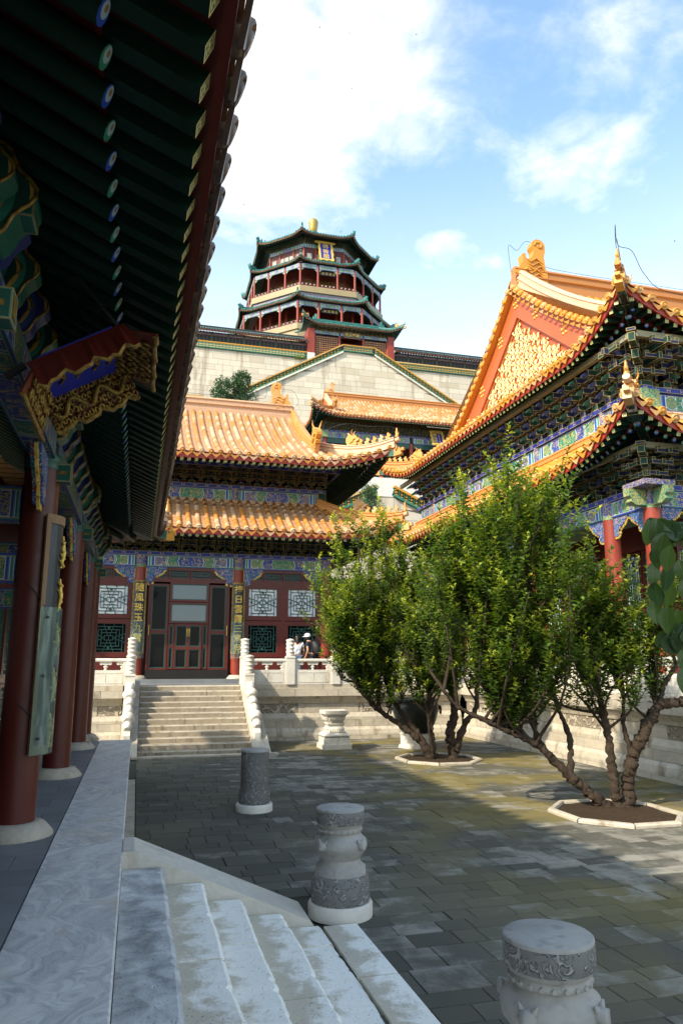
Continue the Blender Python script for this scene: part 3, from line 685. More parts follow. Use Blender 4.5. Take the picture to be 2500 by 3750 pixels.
def lattice(w, h, t=.019, d=.03, n=4):                 # nested rectangles joined by short ties, lower left corner at the origin
    m = MB(); X = ((1,0,0), (0,1,0), (0,0,1))
    def bar(x0, z0, x1, z1):
        m.obox(((x0+x1)/2, 0, (z0+z1)/2), X, (max(abs(x1-x0), t)/2, d/2, max(abs(z1-z0), t)/2))
    st = min(w, h)/2/(n + .7)
    for k in range(n+1):
        a = st*k*1.0; x0, x1, z0, z1 = a, w-a, a*1.0, h-a*1.0
        if k % 2 == 0 or k == n: bar(x0, z0, x1, z0); bar(x0, z1, x1, z1); bar(x0, z0, x0, z1); bar(x1, z0, x1, z1)
        else:
            g = st*.9
            bar(x0, z0, x1, z0); bar(x0, z1, x1, z1); bar(x0, z0-st, x0, z1+st); bar(x1, z0-st, x1, z1+st)
        if k:
            for s_ in (.32, .68):
                xx = x0 + (x1-x0)*s_; zz = z0 + (z1-z0)*s_
                bar(xx, z0-st, xx, z0); bar(xx, z1, xx, z1+st); bar(x0-st, zz, x0, zz); bar(x1, zz, x1+st, zz)
    bar(w/2, st*n, w/2, h-st*n)
    for x, z in ((w/2, st*1.4), (w/2, h-st*1.4), (st*1.0, h/2), (w-st*1.0, h/2)): m.obox((x, 0, z), X, (st*.35, d*.4, st*.35))
    return m
LATM = {}
def window(hall, o, u, v, w, h, back, fr=.07, bars=4, lat=None):  # o lower left, u along the wall, v inward
    M = basis(o, u, v, Z); f = MB(); X = ((1,0,0), (0,1,0), (0,0,1))
    for c, hh in (((w/2, 0, fr/2), (w/2, .05, fr/2)), ((w/2, 0, h-fr/2), (w/2, .05, fr/2)), ((fr/2, 0, h/2), (fr/2, .049, h/2-fr)), ((w-fr/2, 0, h/2), (fr/2, .049, h/2-fr))): f.obox(c, X, hh)
    key = ('f', round(w, 2), round(h, 2), fr)
    if key not in LATM: LATM[key] = f.mesh('window', red)
    o_ = inst('window', LATM[key], M, hall)
    key = (round(w, 2), round(h, 2), bars)
    if key not in LATM:
        q = MB(); q.xf(T(fr, 0, fr), lattice(w-2*fr, h-2*fr, n=bars)); LATM[key] = q.mesh('lattice', lat_green)
    inst('lattice', LATM[key], M, o_)
    p = MB(); p.obox((w/2, .04, h/2), X, (w/2-fr, .004, h/2-fr)); o2 = inst('pane', p.mesh('pane', back), M, o_)
    return o_
def panel(hall, a, b, mat, name='panel'): return MB().box(a, b).obj(name, mat, hall)
# stone courses of a terrace wall: profile offsets grow outward from the waist
COURSES = [('plinth', 0, .10, [(.24, 0), (.24, .10)], 0), ('lotus', .10, .37, [(.22, .10), (.22, .16), (.19, .28), (.11, .37)], 0), ('block', .37, .58, [(.11, .37), (.11, .58)], 0),
           ('slope', .58, .80, [(.09, .58), (.09, .66), (.05, .74), (.02, .80)], 0), ('waist', .80, 1.08, [(0, .80), (0, 1.08)], 1), ('curve', 1.08, 1.30, [(.03, 1.08), (.06, 1.16), (.14, 1.26), (.16, 1.30)], 0),
           ('fascia', 1.30, 1.51, [(.20, 1.30), (.20, 1.51)], 0), ('coping', 1.51, 1.66, [(.13, 1.51), (.13, 1.66)], 0)]
def terrace_wall(ter, p, u, L, out, skip=()):          # p start at the waist plane, u along, out outward
    p = Vector(p); u = Vector(u); out = Vector(out)
    for ci, (nm, z0, z1, prof, car) in enumerate(COURSES):
        x = 0.
        k = 0
        while x < L - .01:
            l = min(rnd.uniform(1.25, 2.3), L-x)
            if L-x-l < .5: l = L-x
            j = .006; jit = rnd.uniform(-.008, .008)
            poly = [(-.45, z0+.003)] + [(a + jit, min(max(b, z0+.003), z1-.003)) for a, b in prof] + [(-.45, z1-.003)]
            m = MB(); m.prism(poly, p + u*(x + l/2), out, Z, u, l-2*j, 0, rn=rnd.random()); c = p + u*(x+l/2)
            m.obj('stone_block', mar_carved if (car and k % 2 == 0) else mar_base, ter); x += l; k += 1
    # dark core behind the joints
    c = p + u*(L/2) - out*.47; m = MB(); m.obox((c.x, c.y, .80), (u, out, Z), (L/2-.01, .02, .79)); m.obj('wall_core', wall_joint, ter)
# balustrades
def post_mesh():
    m = MB(); m.box((-.13, -.13, 0), (.13, .13, .86)); m.box((-.145, -.145, .80), (.145, .145, .83))
    for q in ((0, -1), (0, 1), (-1, 0), (1, 0)): m.box((-.075 + q[0]*.13 - .0, -.075 + q[1]*.13, .12), (.075 + q[0]*.13, .075 + q[1]*.13, .72)) if False else None
    return m.mesh('post', mar_white)
def cap_mesh():
    m = MB(); pr = [(.10, .86), (.125, .88)]
    z = .88
    for k in range(4): pr += [(.118, z+.01), (.118, z+.075), (.135, z+.09), (.135, z+.112)]; z += .118
    pr += [(.12, z+.01), (.02, z+.04)]
    m.lathe(pr, n=16); return m.mesh('capital', mar_white)
POST = post_mesh(); CAP = cap_mesh()
PAN = {}
def panel_meshes(l):
    key = round(l, 2)
    if key in PAN: return PAN[key]
    a = MB(); a.box((0, -.075, 0), (l, .075, .44)); a.box((.10, -.083, .06), (l-.10, -.0755, .085)); a.box((.10, -.083, .35), (l-.10, -.0755, .375))
    for i in range(3): x = .10 + (l-.2)*i/2; a.box((x-.012, -.083, .086), (x+.012, -.0755, .349))
    a.box((0, -.074, .44), (.10, .074, .68)); a.box((l-.10, -.074, .44), (l, .074, .68))
    b = MB(); b.sweep([(-.08, 0), (.08, 0), (.095, .04), (.07, .10), (-.07, .10), (-.095, .04)], [(0, 0, .68), (l, 0, .68)])
    c = MB(); c.lathe([(.045, .44), (.05, .455), (.028, .475), (.032, .49), (.062, .52), (.06, .55), (.03, .572), (.045, .59)], n=12); 
    for q in (-1, 1):
        c.prism([(.0, .585), (q*.13, .60), (q*.17, .635), (q*.15, .69), (0, .69)] if q > 0 else [(.0, .585), (0, .69), (q*.15, .69), (q*.17, .635), (q*.13, .60)], (0, 0, 0), (1, 0, 0), (0, 0, 1), (0, 1, 0), .09)
        c.tube([(q*.125, -.05, .63), (q*.125, .05, .63)], .045, 10)
    PAN[key] = (a.mesh('panel', mar_white), b.mesh('handrail', mar_white), c.mesh('vase_baluster', mar_white)); return PAN[key]
def balustrade(name, p, u, n, sp, z, label, endpost=(True, True), group=None):
    p = Vector(p); u = Vector(u); nn = u.cross(Z); th = thing(name, (p.x, p.y, z), label, 'balustrade', group)
    for i in range(n+1):
        if (i == 0 and not endpost[0]) or (i == n and not endpost[1]): continue
        q = p + u*(sp*i); M = T(q.x, q.y, z); po = inst('post', POST, M, th); inst('capital', CAP, M @ Matrix.Rotation(i*.7, 4, 'Z'), po)
    a, b, c = panel_meshes(sp - .27)
    for i in range(n):
        q = p + u*(sp*i + .135); M = basis((q.x, q.y, z), u, -nn, Z); pa = inst('panel', a, M, th); inst('handrail', b, M, pa)
        for k in range(3):
            inst('vase_baluster', c, M @ T((sp-.27)*(.10 + .40*k), 0, 0), pa)
    return th
# ---------------------------------------------------------------- north hall (faces the camera)
def xieshan(hall, tile, pan, x0, x1, y0, y1, ze, a, b, gx, A, B, D, front, sides, gable_right=True):
    """hip-and-gable roof: eave rectangle, height a*v+b*v*v, gable planes gx inside the eave ends"""
    pass
nh = thing('temple_hall', (1.55, 30, 1.78), 'double-eaved yellow-roofed hall facing the camera at the top of the steps', 'hall')
NX0, NX1, NY = -3.34, 6.44, 26.0
NC = [-3.34, -.04, 3.28, 6.44]
for x in NC: column(nh, x, NY, 1.78, 5.50, .205, .185)
for x in NC: capital(nh, x, NY, 5.50, 5.93, .20)
column(nh, 6.44, 33.9, 1.78, 5.6)
for i in range(3):
    beam(nh, (NC[i]+.19, NY), (NC[i+1]-.19, NY), 5.53, 5.93, .22, [fr_b, fr_a, fr_b][i])
beam(nh, (6.44, NY+.19), (6.44, 33.8), 5.53, 5.93, .22, fr_b)
beam(nh, (-3.6, NY), (6.72, NY), 5.93, 6.05, .30, fr_strip, 'tie_beam'); beam(nh, (6.44, NY+.16), (6.44, 34), 5.932, 6.052, .28, fr_strip, 'tie_beam')
for i, x in enumerate(NC):
    if i < 3: brace(nh, (x+.19, NY-.04, 5.53), (1, 0, 0), (0, -1, 0), .95)
    if i > 0: brace(nh, (x-.19, NY-.04, 5.53), (-1, 0, 0), (0, -1, 0), .95)
panel(nh, (-3.6, NY+.10, 6.05), (6.6, NY+.14, 7.6), flame, 'bracket_backboard'); panel(nh, (6.48, NY+.2, 6.05), (6.52, 34, 7.6), flame, 'bracket_backboard')
brackets(nh, (-3.34, NY-.0, 0), (1, 0, 0), (0, -1, 0), 9.78, 6.05, .62, (1, .9, .92))
brackets(nh, (6.44, NY+.5, 0), (0, 1, 0), (1, 0, 0), 7.2, 6.05, .62, (1, .9, .92))
beam(nh, (-3.8, NY-.55), (7.0, NY-.55), 6.60, 6.72, .10, fr_strip, 'eave_purlin')
# upper storey
panel(nh, (-3.2, NY+.45, 7.5), (6.28, 33.6, 9.6), red_dark, 'upper_wall')
for i in range(3):
    a = -3.1 + i*3.11; beam(nh, (a+.10, NY+.38), (a+3.01, NY+.38), 8.02, 8.50, .14, [fr_a, fr_b, fr_a][i]); MB().lathe([(.15, 8.0), (.15, 8.52)], (a+3.11, NY+.36, 0), 14).obj('column_head_painting', scr_blue, nh)
beam(nh, (-3.4, NY+.36), (6.5, NY+.36), 8.50, 8.62, .24, fr_strip, 'tie_beam')
beam(nh, (6.30, NY+.5), (6.30, 33.4), 8.02, 8.50, .14, fr_b); beam(nh, (6.30, NY+.48), (6.30, 33.4), 8.502, 8.622, .22, fr_strip, 'tie_beam')
MB().box((6.18, NY+.20, 8.05), (6.48, NY+.50, 8.52)).obj('beam_end_block', e_green, nh)
panel(nh, (-3.4, NY+.47, 8.62), (6.4, NY+.52, 10.15), flame, 'bracket_backboard'); panel(nh, (6.34, NY+.5, 8.62), (6.39, 33.5, 9.75), flame, 'bracket_backboard')
brackets(nh, (-3.1, NY+.36, 0), (1, 0, 0), (0, -1, 0), 9.33, 8.62, .60, (1, .95, .98))
brackets(nh, (6.28, NY+.9, 0), (0, 1, 0), (1, 0, 0), 6.6, 8.62, .60, (1, .95, .98))
beam(nh, (-3.6, NY-.22), (6.9, NY-.22), 9.18, 9.30, .10, fr_strip, 'eave_purlin'); beam(nh, (6.86, NY-.1), (6.86, 33), 9.182, 9.302, .10, fr_strip, 'eave_purlin')
# roofs
nr = MB().box((-3.0, 27, 9.4), (5.6, 33, 9.5)).obj('roof', red_dark, nh)
nc = Ctx(nr, tile_y, pan_y)
Hl = lambda v: .55*v + .03*v*v
Hu = lambda v: .40*v + .030*v*v
NYe, NXe = 24.0, 8.40
NHW = 6.85; NCX = 1.55
sl = Slope((NCX, NYe, 6.62), (1, 0, 0), (0, 1, 0), NHW, Hl, lambda u: 2.3, .55, .25, 2.4)
sr = Slope((NCX+NHW, 30, 6.62), (0, 1, 0), (-1, 0, 0), 6.0, Hl, lambda u: 2.3, .55, .25, 2.4)
slf = Slope((NCX-NHW, 30, 6.62), (0, -1, 0), (1, 0, 0), 6.0, Hl, lambda u: 2.3, .55, .25, 2.4)
nc.slope(sl); nc.slope(sr); nc.slope(slf, rows=False)
eave(sl, nh, rl=1.5); eave(sr, nh, rl=1.4, ulim=(-6, 1)); hip_rafter(sl, nh, 1); hip_rafter(sl, nh, -1)
hip_ridge(sl, nr, 1, 2.25); hip_ridge(sl, nr, -1, 2.25)
ridge(nr, [(-3.1, NY+.28, 7.72), (6.5, NY+.28, 7.72)], .12, .36, None, 'skirt_ridge'); ridge(nr, [(6.42, NY+.2, 7.72), (6.42, 33, 7.72)], .12, .36, None, 'skirt_ridge')
GX = 4.25                                              # half width between the gables
UW = 6.55
su = Slope((NCX, NYe, 9.18), (1, 0, 0), (0, 1, 0), UW, Hu, lambda u: 6.0 if abs(u) < GX+.25 else UW-abs(u), .62, .28, 2.4)
su.vm = lambda u: 6.0 if abs(u) < GX+.25 else max(0, UW-abs(u))
sb = Slope((NCX, 36.0, 9.18), (-1, 0, 0), (0, -1, 0), UW, Hu, lambda u: 6.0, .62, .28, 2.4); sb.vm = su.vm
sur = Slope((NCX+UW, 30, 9.18), (0, 1, 0), (-1, 0, 0), 6.0, Hu, lambda u: UW-GX, .62, .28, 2.4)
sul = Slope((NCX-UW, 30, 9.18), (0, -1, 0), (1, 0, 0), 6.0, Hu, lambda u: UW-GX, .62, .28, 2.4)
nc.slope(su); nc.slope(sb, ends=False, rows=False); nc.slope(sur); nc.slope(sul, rows=False)
eave(su, nh, rl=1.6); eave(sur, nh, rl=1.6, ulim=(-6, 2)); hip_rafter(su, nh, 1); hip_rafter(su, nh, -1)
for sg in (-1, 1):                                     # gable ends
    gx = NCX + sg*GX; poly = [(24+v, 9.18+Hu(v)-.05) for v in [UW-GX + (6-UW+GX)*i/8 for i in range(9)]]; poly += [(60-y, z) for y, z in poly[::-1][1:]]
    MB().prism(poly, (gx, 0, 0), (0, 1, 0), (0, 0, 1), (1, 0, 0), .08).obj('gable_wall', red_wall, nh)
    ridge(nr, [su.P(sg*(GX+.12), v, .03) for v in (6.0, 5, 4, 3, 2.2, 1.35)], .13, .34, None, 'gable_ridge')
    inst('ridge_beast', BEAST_ME, frame(su.P(sg*(GX+.12), 1.45, .30), (0, -1, 0), Z) @ Matrix.Scale(1.25, 4), nr)
    hip_ridge(su, nr, sg, UW-GX-.1, .28)
ridge(nr, [(NCX-GX-.1, 30, 9.18+Hu(6)-.05), (NCX+GX+.1, 30, 9.18+Hu(6)-.05)], .20, .62, None, 'main_ridge')
chiwen(nr, (NCX+GX-.85, 30, 9.18+Hu(6)+.1), (1, 0, 0), .92); chiwen(nr, (NCX-GX+.85, 30, 9.18+Hu(6)+.1), (-1, 0, 0), .92)
nc.finish(300)
# facade joinery
NYW = NY - .02
panel(nh, (-3.2, NY+.35, 1.78), (6.3, NY+.40, 6.0), red_dark, 'inner_wall'); panel(nh, (6.32, NY+.2, 1.78), (6.40, 33.8, 5.9), red_dark, 'side_wall')
for i, (xa, xb) in enumerate(((NC[0], NC[1]), (NC[1], NC[2]), (NC[2], NC[3]))):
    panel(nh, (xa+.18, NYW-.05, 5.02), (xb-.18, NYW+.05, 5.12), red, 'rail')
    panel(nh, (xa+.18, NYW-.05, 5.46), (xb-.18, NYW+.05, 5.53), red, 'rail')
    w4 = (xb-xa-.36)/4
    for k in range(4): window(nh, (xa+.18+w4*k+.01, NYW, 5.12), (1, 0, 0), (0, 1, 0), w4-.02, .34, black_board, .04, 1)
    if i == 1: continue
    panel(nh, (xa+.18, NYW-.06, 1.78), (xb-.18, NYW+.06, 1.92), red_dark, 'sill')
    for k in range(3):
        xx = xa + .18 + (xb-xa-.36)*k/2; panel(nh, (xx-.05, NYW-.055, 1.92), (xx+.05, NYW+.055, 5.02), red, 'mullion')
    w = (xb-xa-.36)/2 - .10
    for k in range(2):
        xx = xa + .23 + (xb-xa-.36)*k/2
        window(nh, (xx, NYW, 3.76), (1, 0, 0), (0, 1, 0), w, 1.26, paper, .15, 4)
        window(nh, (xx, NYW, 2.50), (1, 0, 0), (0, 1, 0), w, 1.24, glass, .15, 4)
        panel(nh, (xx, NYW-.03, 1.92), (xx+w, NYW+.03, 2.50), red, 'lower_panel')
# centre bay: glazed doors
xa, xb = NC[1], NC[2]
panel(nh, (xa+.30, NYW-.16, 1.79), (xb-.30, NYW+.10, 2.08), threshold_m, 'threshold')
def pane(nm, x0, x1, z0, z1, fr=.045, dy=0., mat=None, gl=None):
    d = MB(); y = NYW + dy
    for a, b in (((x0, y-.04, z0), (x1, y+.04, z0+fr)), ((x0, y-.04, z1-fr), (x1, y+.04, z1)), ((x0, y-.039, z0+fr), (x0+fr, y+.039, z1-fr)), ((x1-fr, y-.039, z0+fr), (x1, y+.039, z1-fr))): d.box(a, b)
    o = d.obj(nm, mat or red, nh)
    q = MB()
    i = fr; 
    for a, b in (((x0+i, y-.02, z0+i), (x1-i, y+.02, z0+i+.03)), ((x0+i, y-.02, z1-i-.03), (x1-i, y+.02, z1-i)), ((x0+i, y-.0195, z0+i+.03), (x0+i+.03, y+.0195, z1-i-.03)), ((x1-i-.03, y-.0195, z0+i+.03), (x1-i, y+.0195, z1-i-.03))): q.box(a, b)
    q.obj('bead', lat_green, o)
    MB().box((x0+fr+.03, y+.004, z0+fr+.03), (x1-fr-.03, y+.012, z1-fr-.03)).obj('pane', gl or glass, o)
for x in (xa+.30, xb-.36): panel(nh, (x, NYW-.07, 2.08), (x+.06, NYW+.07, 5.02), red, 'jamb')
pane('side_light', xa+.36, xa+.98, 3.34, 4.95, .06); pane('side_light', xa+.36, xa+.98, 2.08, 3.34, .06)
pane('side_light', xb-.98, xb-.36, 3.34, 4.95, .06); pane('side_light', xb-.98, xb-.36, 2.08, 3.34, .06)
pane('transom_light', xa+1.0, xb-1.0, 4.36, 5.02, .06, -.02, gl=glass_sky); pane('transom_light', xa+1.0, xb-1.0, 3.62, 4.34, .06, -.02, gl=glass_sky)
pane('narrow_light', xa+1.0, xa+1.20, 2.85, 3.60, .04, -.01); pane('narrow_light', xa+1.0, xa+1.20, 2.10, 2.85, .04, -.01)
pane('narrow_light', xb-1.20, xb-1.0, 2.85, 3.60, .04, -.01); pane('narrow_light', xb-1.20, xb-1.0, 2.10, 2.85, .04, -.01)
xm = (xa+xb)/2
for s_ in (-1, 1):
    a, b = sorted((xm, xm + s_*.45)); pane('door_leaf', a, b, 2.80, 3.60, .05, -.05); pane('door_leaf', a, b, 2.10, 2.80, .05, -.05)
    MB().tube([(xm + s_*.035, NYW-.12, 3.18), (xm + s_*.035, NYW-.14, 3.30), (xm + s_*.035, NYW-.12, 3.44)], .016, 8).obj('door_handle', brass, nh)
    MB().tube([(xm + s_*1.30, NYW-.10, 3.22), (xm + s_*1.30, NYW-.10, 3.56)], .016, 8).obj('door_handle', brass, nh)
# couplet boards on the two middle columns
def couplet(x, chars, label):
    t = thing('couplet_board', (x, NY-.24, 2.6), label, 'couplet board')
    m = MB(); n = 8; V = []
    for zz in (2.62, 5.02):
        for rr in (.225, .25):
            for k in range(n+1): a = -math.pi/2 + (k/n - .5)*1.75; V.append((x + rr*math.cos(a)*1.02, NY + rr*math.sin(a), zz))
    k = n+1; F = [(i, i+1, 2*k+i+1, 2*k+i) for i in range(n)] + [(k+i, 3*k+i, 3*k+i+1, k+i+1) for i in range(n)] + [(i, k+i, k+i+1, i+1) for i in range(n)] + [(2*k+i, 2*k+i+1, 3*k+i+1, 3*k+i) for i in range(n)] + [(0, 2*k, 3*k, k), (n, k+n, 3*k+n, 2*k+n)]
    m.add(V, F); m.obj('board', black_board, t)
    b = MB()
    for zz in (2.60, 4.98): b.sweep([(-.0, 0), (.035, 0), (.035, .06), (0, .06)], [(x + .245*math.cos(-math.pi/2 + (q/n-.5)*1.8), NY + .245*math.sin(-math.pi/2 + (q/n-.5)*1.8), zz) for q in range(n+1)])
    for q in (-1, 1): b.bar((x + q*.20, NY-.165, 2.62), (x + q*.20, NY-.165, 5.03), .03, .05)
    b.obj('frame', gold_dark, t)
    for i, ch in enumerate(chars):
        text_mesh(ch, .30, basis((x, NY-.262, 4.78 - i*.335), (1, 0, 0), (0, 0, 1), (0, -1, 0)), gold, t, 'character')
    c = MB(); V = [(x + .32*math.cos(-math.pi/2 + (q/n-.5)*1.6)*1.02, NY + .32*math.sin(-math.pi/2 + (q/n-.5)*1.6), zz) for zz in (2.45, 3.68) for q in range(n+1)]
    c.add(V, [(i, i+1, n+2+i, n+1+i) for i in range(n)], sm=True); c.obj('plastic_cover', plastic, t)
couplet(NC[1], '隨風珠玉九霄', 'dark couplet board with gold characters on the column left of the glazed doors')
couplet(NC[2], '捧日雲霞三島見', 'dark couplet board with gold characters on the column right of the glazed doors')
# ---------------------------------------------------------------- terraces, steps and balustrades
nt_ = thing('stone_terrace', (1.2, 26, 0), 'tall weathered marble terrace under the hall facing the camera', 'terrace')
TY = 23.12
terrace_wall(nt_, (3.45, TY, 0), (1, 0, 0), 6.82, (0, -1, 0)); terrace_wall(nt_, (-8.5, TY, 0), (1, 0, 0), 8.15, (0, -1, 0))
MB().box((-8.5, TY+.47, 1.50), (10.2, 38, 1.655)).box((-3.9, 25.2, 1.655), (7.0, 34.6, 1.78)).obj('terrace_floor', floor_grey, nt_)
rt_ = thing('stone_terrace', (12, 15, 0), 'sunlit marble terrace under the large hall on the right', 'terrace')
RX = 10.44
terrace_wall(rt_, (RX, 23.0, 0), (0, -1, 0), 21.0, (-1, 0, 0))
MB().box((RX+.47, 2.0, 1.50), (46, 38, 1.655)).box((11.2, 14.4, 1.655), (44, 32.2, 1.78)).obj('terrace_floor', floor_grey, rt_)
balustrade('balustrade', (3.14, TY-.05, 0), (1, 0, 0), 5, 1.445, 1.66, 'white marble balustrade along the terrace right of the steps', (False, False))
balustrade('balustrade', (-7.38, TY-.05, 0), (1, 0, 0), 5, 1.445, 1.66, 'short stretch of marble balustrade behind the red columns, left of the steps', (True, False))
balustrade('balustrade', (RX+.05, 22.6, 0), (0, -1, 0), 13, 1.445, 1.66, 'marble balustrade along the sunlit terrace behind the small trees')
# steps up to the north hall
st = thing('stone_steps', (1.55, 21.3, 0), 'wide flight of stained marble steps up to the glazed doors', 'steps')
NS = 12; ty0, ty1 = 19.95, 23.0; rz = 1.655/NS
for i in range(NS):
    y0 = ty0 + (ty1-ty0)*i/NS; z1 = rz*(i+1); cuts = sorted([.12] + [rnd.uniform(.7, 2.5)] + [3.0]) if i < NS-1 else [.12, 3.0]
    for a, b in zip(cuts[:-1], cuts[1:]):
        m = MB(); jy = rnd.uniform(-.012, .012); jz = rnd.uniform(-.008, .004)
        m.prism([(y0+jy, z1-rz-.01), (y0+jy, z1-.03+jz), (y0+jy+.012, z1+jz), (y0+.42, z1+jz), (y0+.42, z1-rz-.01)], ((a+b)/2, 0, 0), (0, 1, 0), Z, (1, 0, 0), b-a-.008, 0, rn=rnd.random())
        m.mi = [0 if k == 3 + 0 else 1 for k in range(len(m.f))]; m.obj('step', [mar_base, mar_step], st)  # paler marble on the front bevel, darker marble on the other faces
MB().box((.12, 20.3, 0), (3.0, 23.0, .10)).obj('step_core', wall_joint, st)
MB().box((-.40, 19.62, -.05), (3.65, 19.95, .03), rn=.3).obj('ground_slab', mar_base, st)
for sx, nm in ((-.10, 0), (3.22, 1)):
    a = Vector((sx, 19.72, .06)); b = Vector((sx, 23.0, 1.70)); m = MB()
    m.prism([(19.55, 0), (19.55, .05), (23.0, 1.78), (23.0, 0)], (sx, 0, 0), (0, 1, 0), Z, (1, 0, 0), .425, 0, rn=rnd.random()); m.obj('stringer', mar_base, st)
def stair_rail(x, label):
    t = thing('stair_balustrade', (x, 21.4, 0), label, 'balustrade'); sl = 1.73/3.45
    zf = lambda y: .05 + (y-19.55)*sl
    for y, h in ((22.98, 0), (21.95, 0)):
        M = T(x, y, zf(y)-.10 if y < 22.9 else 1.66); po = inst('post', POST, M, t); inst('capital', CAP, M, po)
    # sloping panel between the two posts, then the scrolled drum stone below
    m = MB(); m.prism([(22.08, zf(22.08)), (22.85, zf(22.85)), (22.85, zf(22.85)+.70), (22.08, zf(22.08)+.70)], (x, 0, 0), (0, 1, 0), Z, (1, 0, 0), .15, 0); m.obj('panel', mar_white, t)
    m = MB(); m.sweep([(-.09, 0), (.09, 0), (.07, .10), (-.07, .10)], [(x, 22.08, zf(22.08)+.70), (x, 22.85, zf(22.85)+.70)]); m.obj('handrail', mar_white, t)
    m = MB(); top = [(21.82, .74), (21.6, .66), (21.35, .60), (21.1, .52), (20.85, .46), (20.6, .40), (20.3, .34), (20.12, .22), (20.10, .0)]
    m.prism([(21.82, zf(21.82)-.02)] + [(y, zf(y)+h*.8) for y, h in top], (x, 0, 0), (0, 1, 0), Z, (1, 0, 0), .16, 0); m.obj('drum_stone', mar_white, t)
    for k in range(6):
        y = 21.66 - k*.27; h = .66 - k*.062; r = .115 + (.045 if k in (1, 4) else 0); c = MB(); n = 14
        d = Vector((0, -1, -sl)).normalized(); p = Vector((x, y, zf(y) + h*.8)); L = .27
        c.tube([p - d*.13, p - d*.11, p - d*.02, p + d*.09, p + d*.13], [r*.6, r*.95, r*1.12, r*.95, r*.6], 14, 0); c.obj('scroll_roll', mar_white, t)
stair_rail(-.16, 'sloping marble balustrade on the left side of the steps'); stair_rail(3.16, 'sloping marble balustrade with rounded scrolls on the right side of the steps')
# ---------------------------------------------------------------- courtyard
gd = MB().box((-60, -30, -.5), (80, 60, -.02)).obj('courtyard', joint_m, None, 'structure')
slabs = []
def stool_free(x, y): return True
row = 0; y = -1.5
while y < 23.0:
    h = rnd.choice((.22, .26, .26, .30, .42))
    x = .10 - rnd.uniform(0, .5)
    while x < 10.2:
        w = rnd.choice((.24, .30, .42, .52, .56)); x1 = min(x+w, 10.2); x0 = max(x, .10)
        if x1-x0 > .05 and not (x1 < 2.05 and y < 7.7): slabs.append((x0, x1, y, min(y+h, 22.9)))
        x += w
    y += h
def slab_ok(s): return True
def slab_mb(m, s, r):
    x0, x1, y0, y1 = s; g = .0018; t = rnd.uniform(-.004, .001) + (rnd.random() < .04)*-.012; b = .003; tl = rnd.uniform(-.002, .002)
    V = [(x0+g, y0+g, -.03), (x1-g, y0+g, -.03), (x1-g, y1-g, -.03), (x0+g, y1-g, -.03), (x0+g+b, y0+g+b, t), (x1-g-b, y0+g+b, t+tl), (x1-g-b, y1-g-b, t+tl), (x0+g+b, y1-g-b, t)]
    m.add(V, [(0, 1, 5, 4), (1, 2, 6, 5), (2, 3, 7, 6), (3, 0, 4, 7), (4, 5, 6, 7)], rn=r)
def slab_size(s):
    q = px(((s[0]+s[1])/2, (s[2]+s[3])/2, 0))
    if q is None or not (-80 < q[0] < 2580 and -80 < q[1] < 3830): return 0
    return (s[1]-s[0])*(s[3]-s[2])/q[2]**3
slabs.sort(key=slab_size, reverse=True)
rest = MB()
for i, s in enumerate(slabs):
    if i < 300: m = MB(); slab_mb(m, s, rnd.random()); m.obj('paving_slab', paving, gd)
    else: slab_mb(rest, s, rnd.random())
rest.obj('paving_field', paving, gd, 'stuff')
# ---------------------------------------------------------------- near flight of steps from the side hall
ns = thing('stone_steps', (.8, 5, 0), 'short flight of pitted pale marble steps in the foreground', 'steps')
tr = [(-.035, .31, .60), (.31, .65, .45), (.65, .98, .30), (.98, 1.35, .15), (1.35, 1.70, .02)]
for i, (x0, x1, z) in enumerate(tr):
    cut = [7.02] + ([7.02-1.95, 2.4, -.5] if i == 0 else [rnd.uniform(5.2, 5.7), 3.2, 1.0, -.5] if i in (1, 3) else [5.35 + .3*i, 3.6, -.5])
    if i == 0: cut = [7.02, 3.6, -.5]
    for a, b in zip(cut[:-1], cut[1:]):
        m = MB(); n = max(6, int((a-b)/.05)); V = []; d = rnd.uniform(-.006, .006); g = .005
        for k in range(n+1):
            y = b + g + (a-b-2*g)*k/n; e = .006*math.sin(y*1.7+i) + .005*math.sin(y*4.3+2*i) + rnd.uniform(-.003, .003) - (rnd.uniform(.01, .03) if rnd.random() < .05 else 0); zz = z + d + rnd.uniform(-.002, .002)
            V += [(x0+.004, y, z-.20), (x0+.004, y, zz), (x1-.02+e, y, zz+rnd.uniform(-.004, .002)), (x1+e+.008, y, zz-.025), (x1+e, y, z-.20)]
        F = [(k*5+j, (k+1)*5+j, (k+1)*5+j+1, k*5+j+1) for k in range(n) for j in range(4)] + [(4, 3, 2, 1, 0), tuple(n*5+j for j in range(5))]
        UV = [[(1., 0.), (1., 1.), (0., 1.), (0., 0.)] if j == 1 else [(1., 1.)]*4 for k in range(n) for j in range(4)] + [[(.5, .5)]*5]*2
        m.add(V, [f[::-1] for f in F[:-2]] + F[-2:], 0, UV, rn=(.95 if i == 0 else rnd.uniform(.1, .68))); m.obj('step', mar_kerb if False else mar_pit, ns)
m = MB(); m.prism([(-.035, .02), (-.035, .735), (.06, .735), (1.62, .06), (1.66, .0), (1.2, .0)], (0, 7.32, 0), (1, 0, 0), Z, (0, 1, 0), .56, 0, rn=.2)
m.obj('stringer', mar_white, ns)
MB().box((-.03, -.5, 0), (1.34, 7.0, .09)).obj('step_core', wall_joint, ns)
ys = [7.0, 5.86, 4.55, 3.1, 1.2, -.5]
for a, b in zip(ys[:-1], ys[1:]):
    m = MB(); m.box((1.725, b+.01, -.08), (2.03, a-.01, .022), rn=rnd.random()*.7); m.obj('ground_slab', mar_pit, ns)
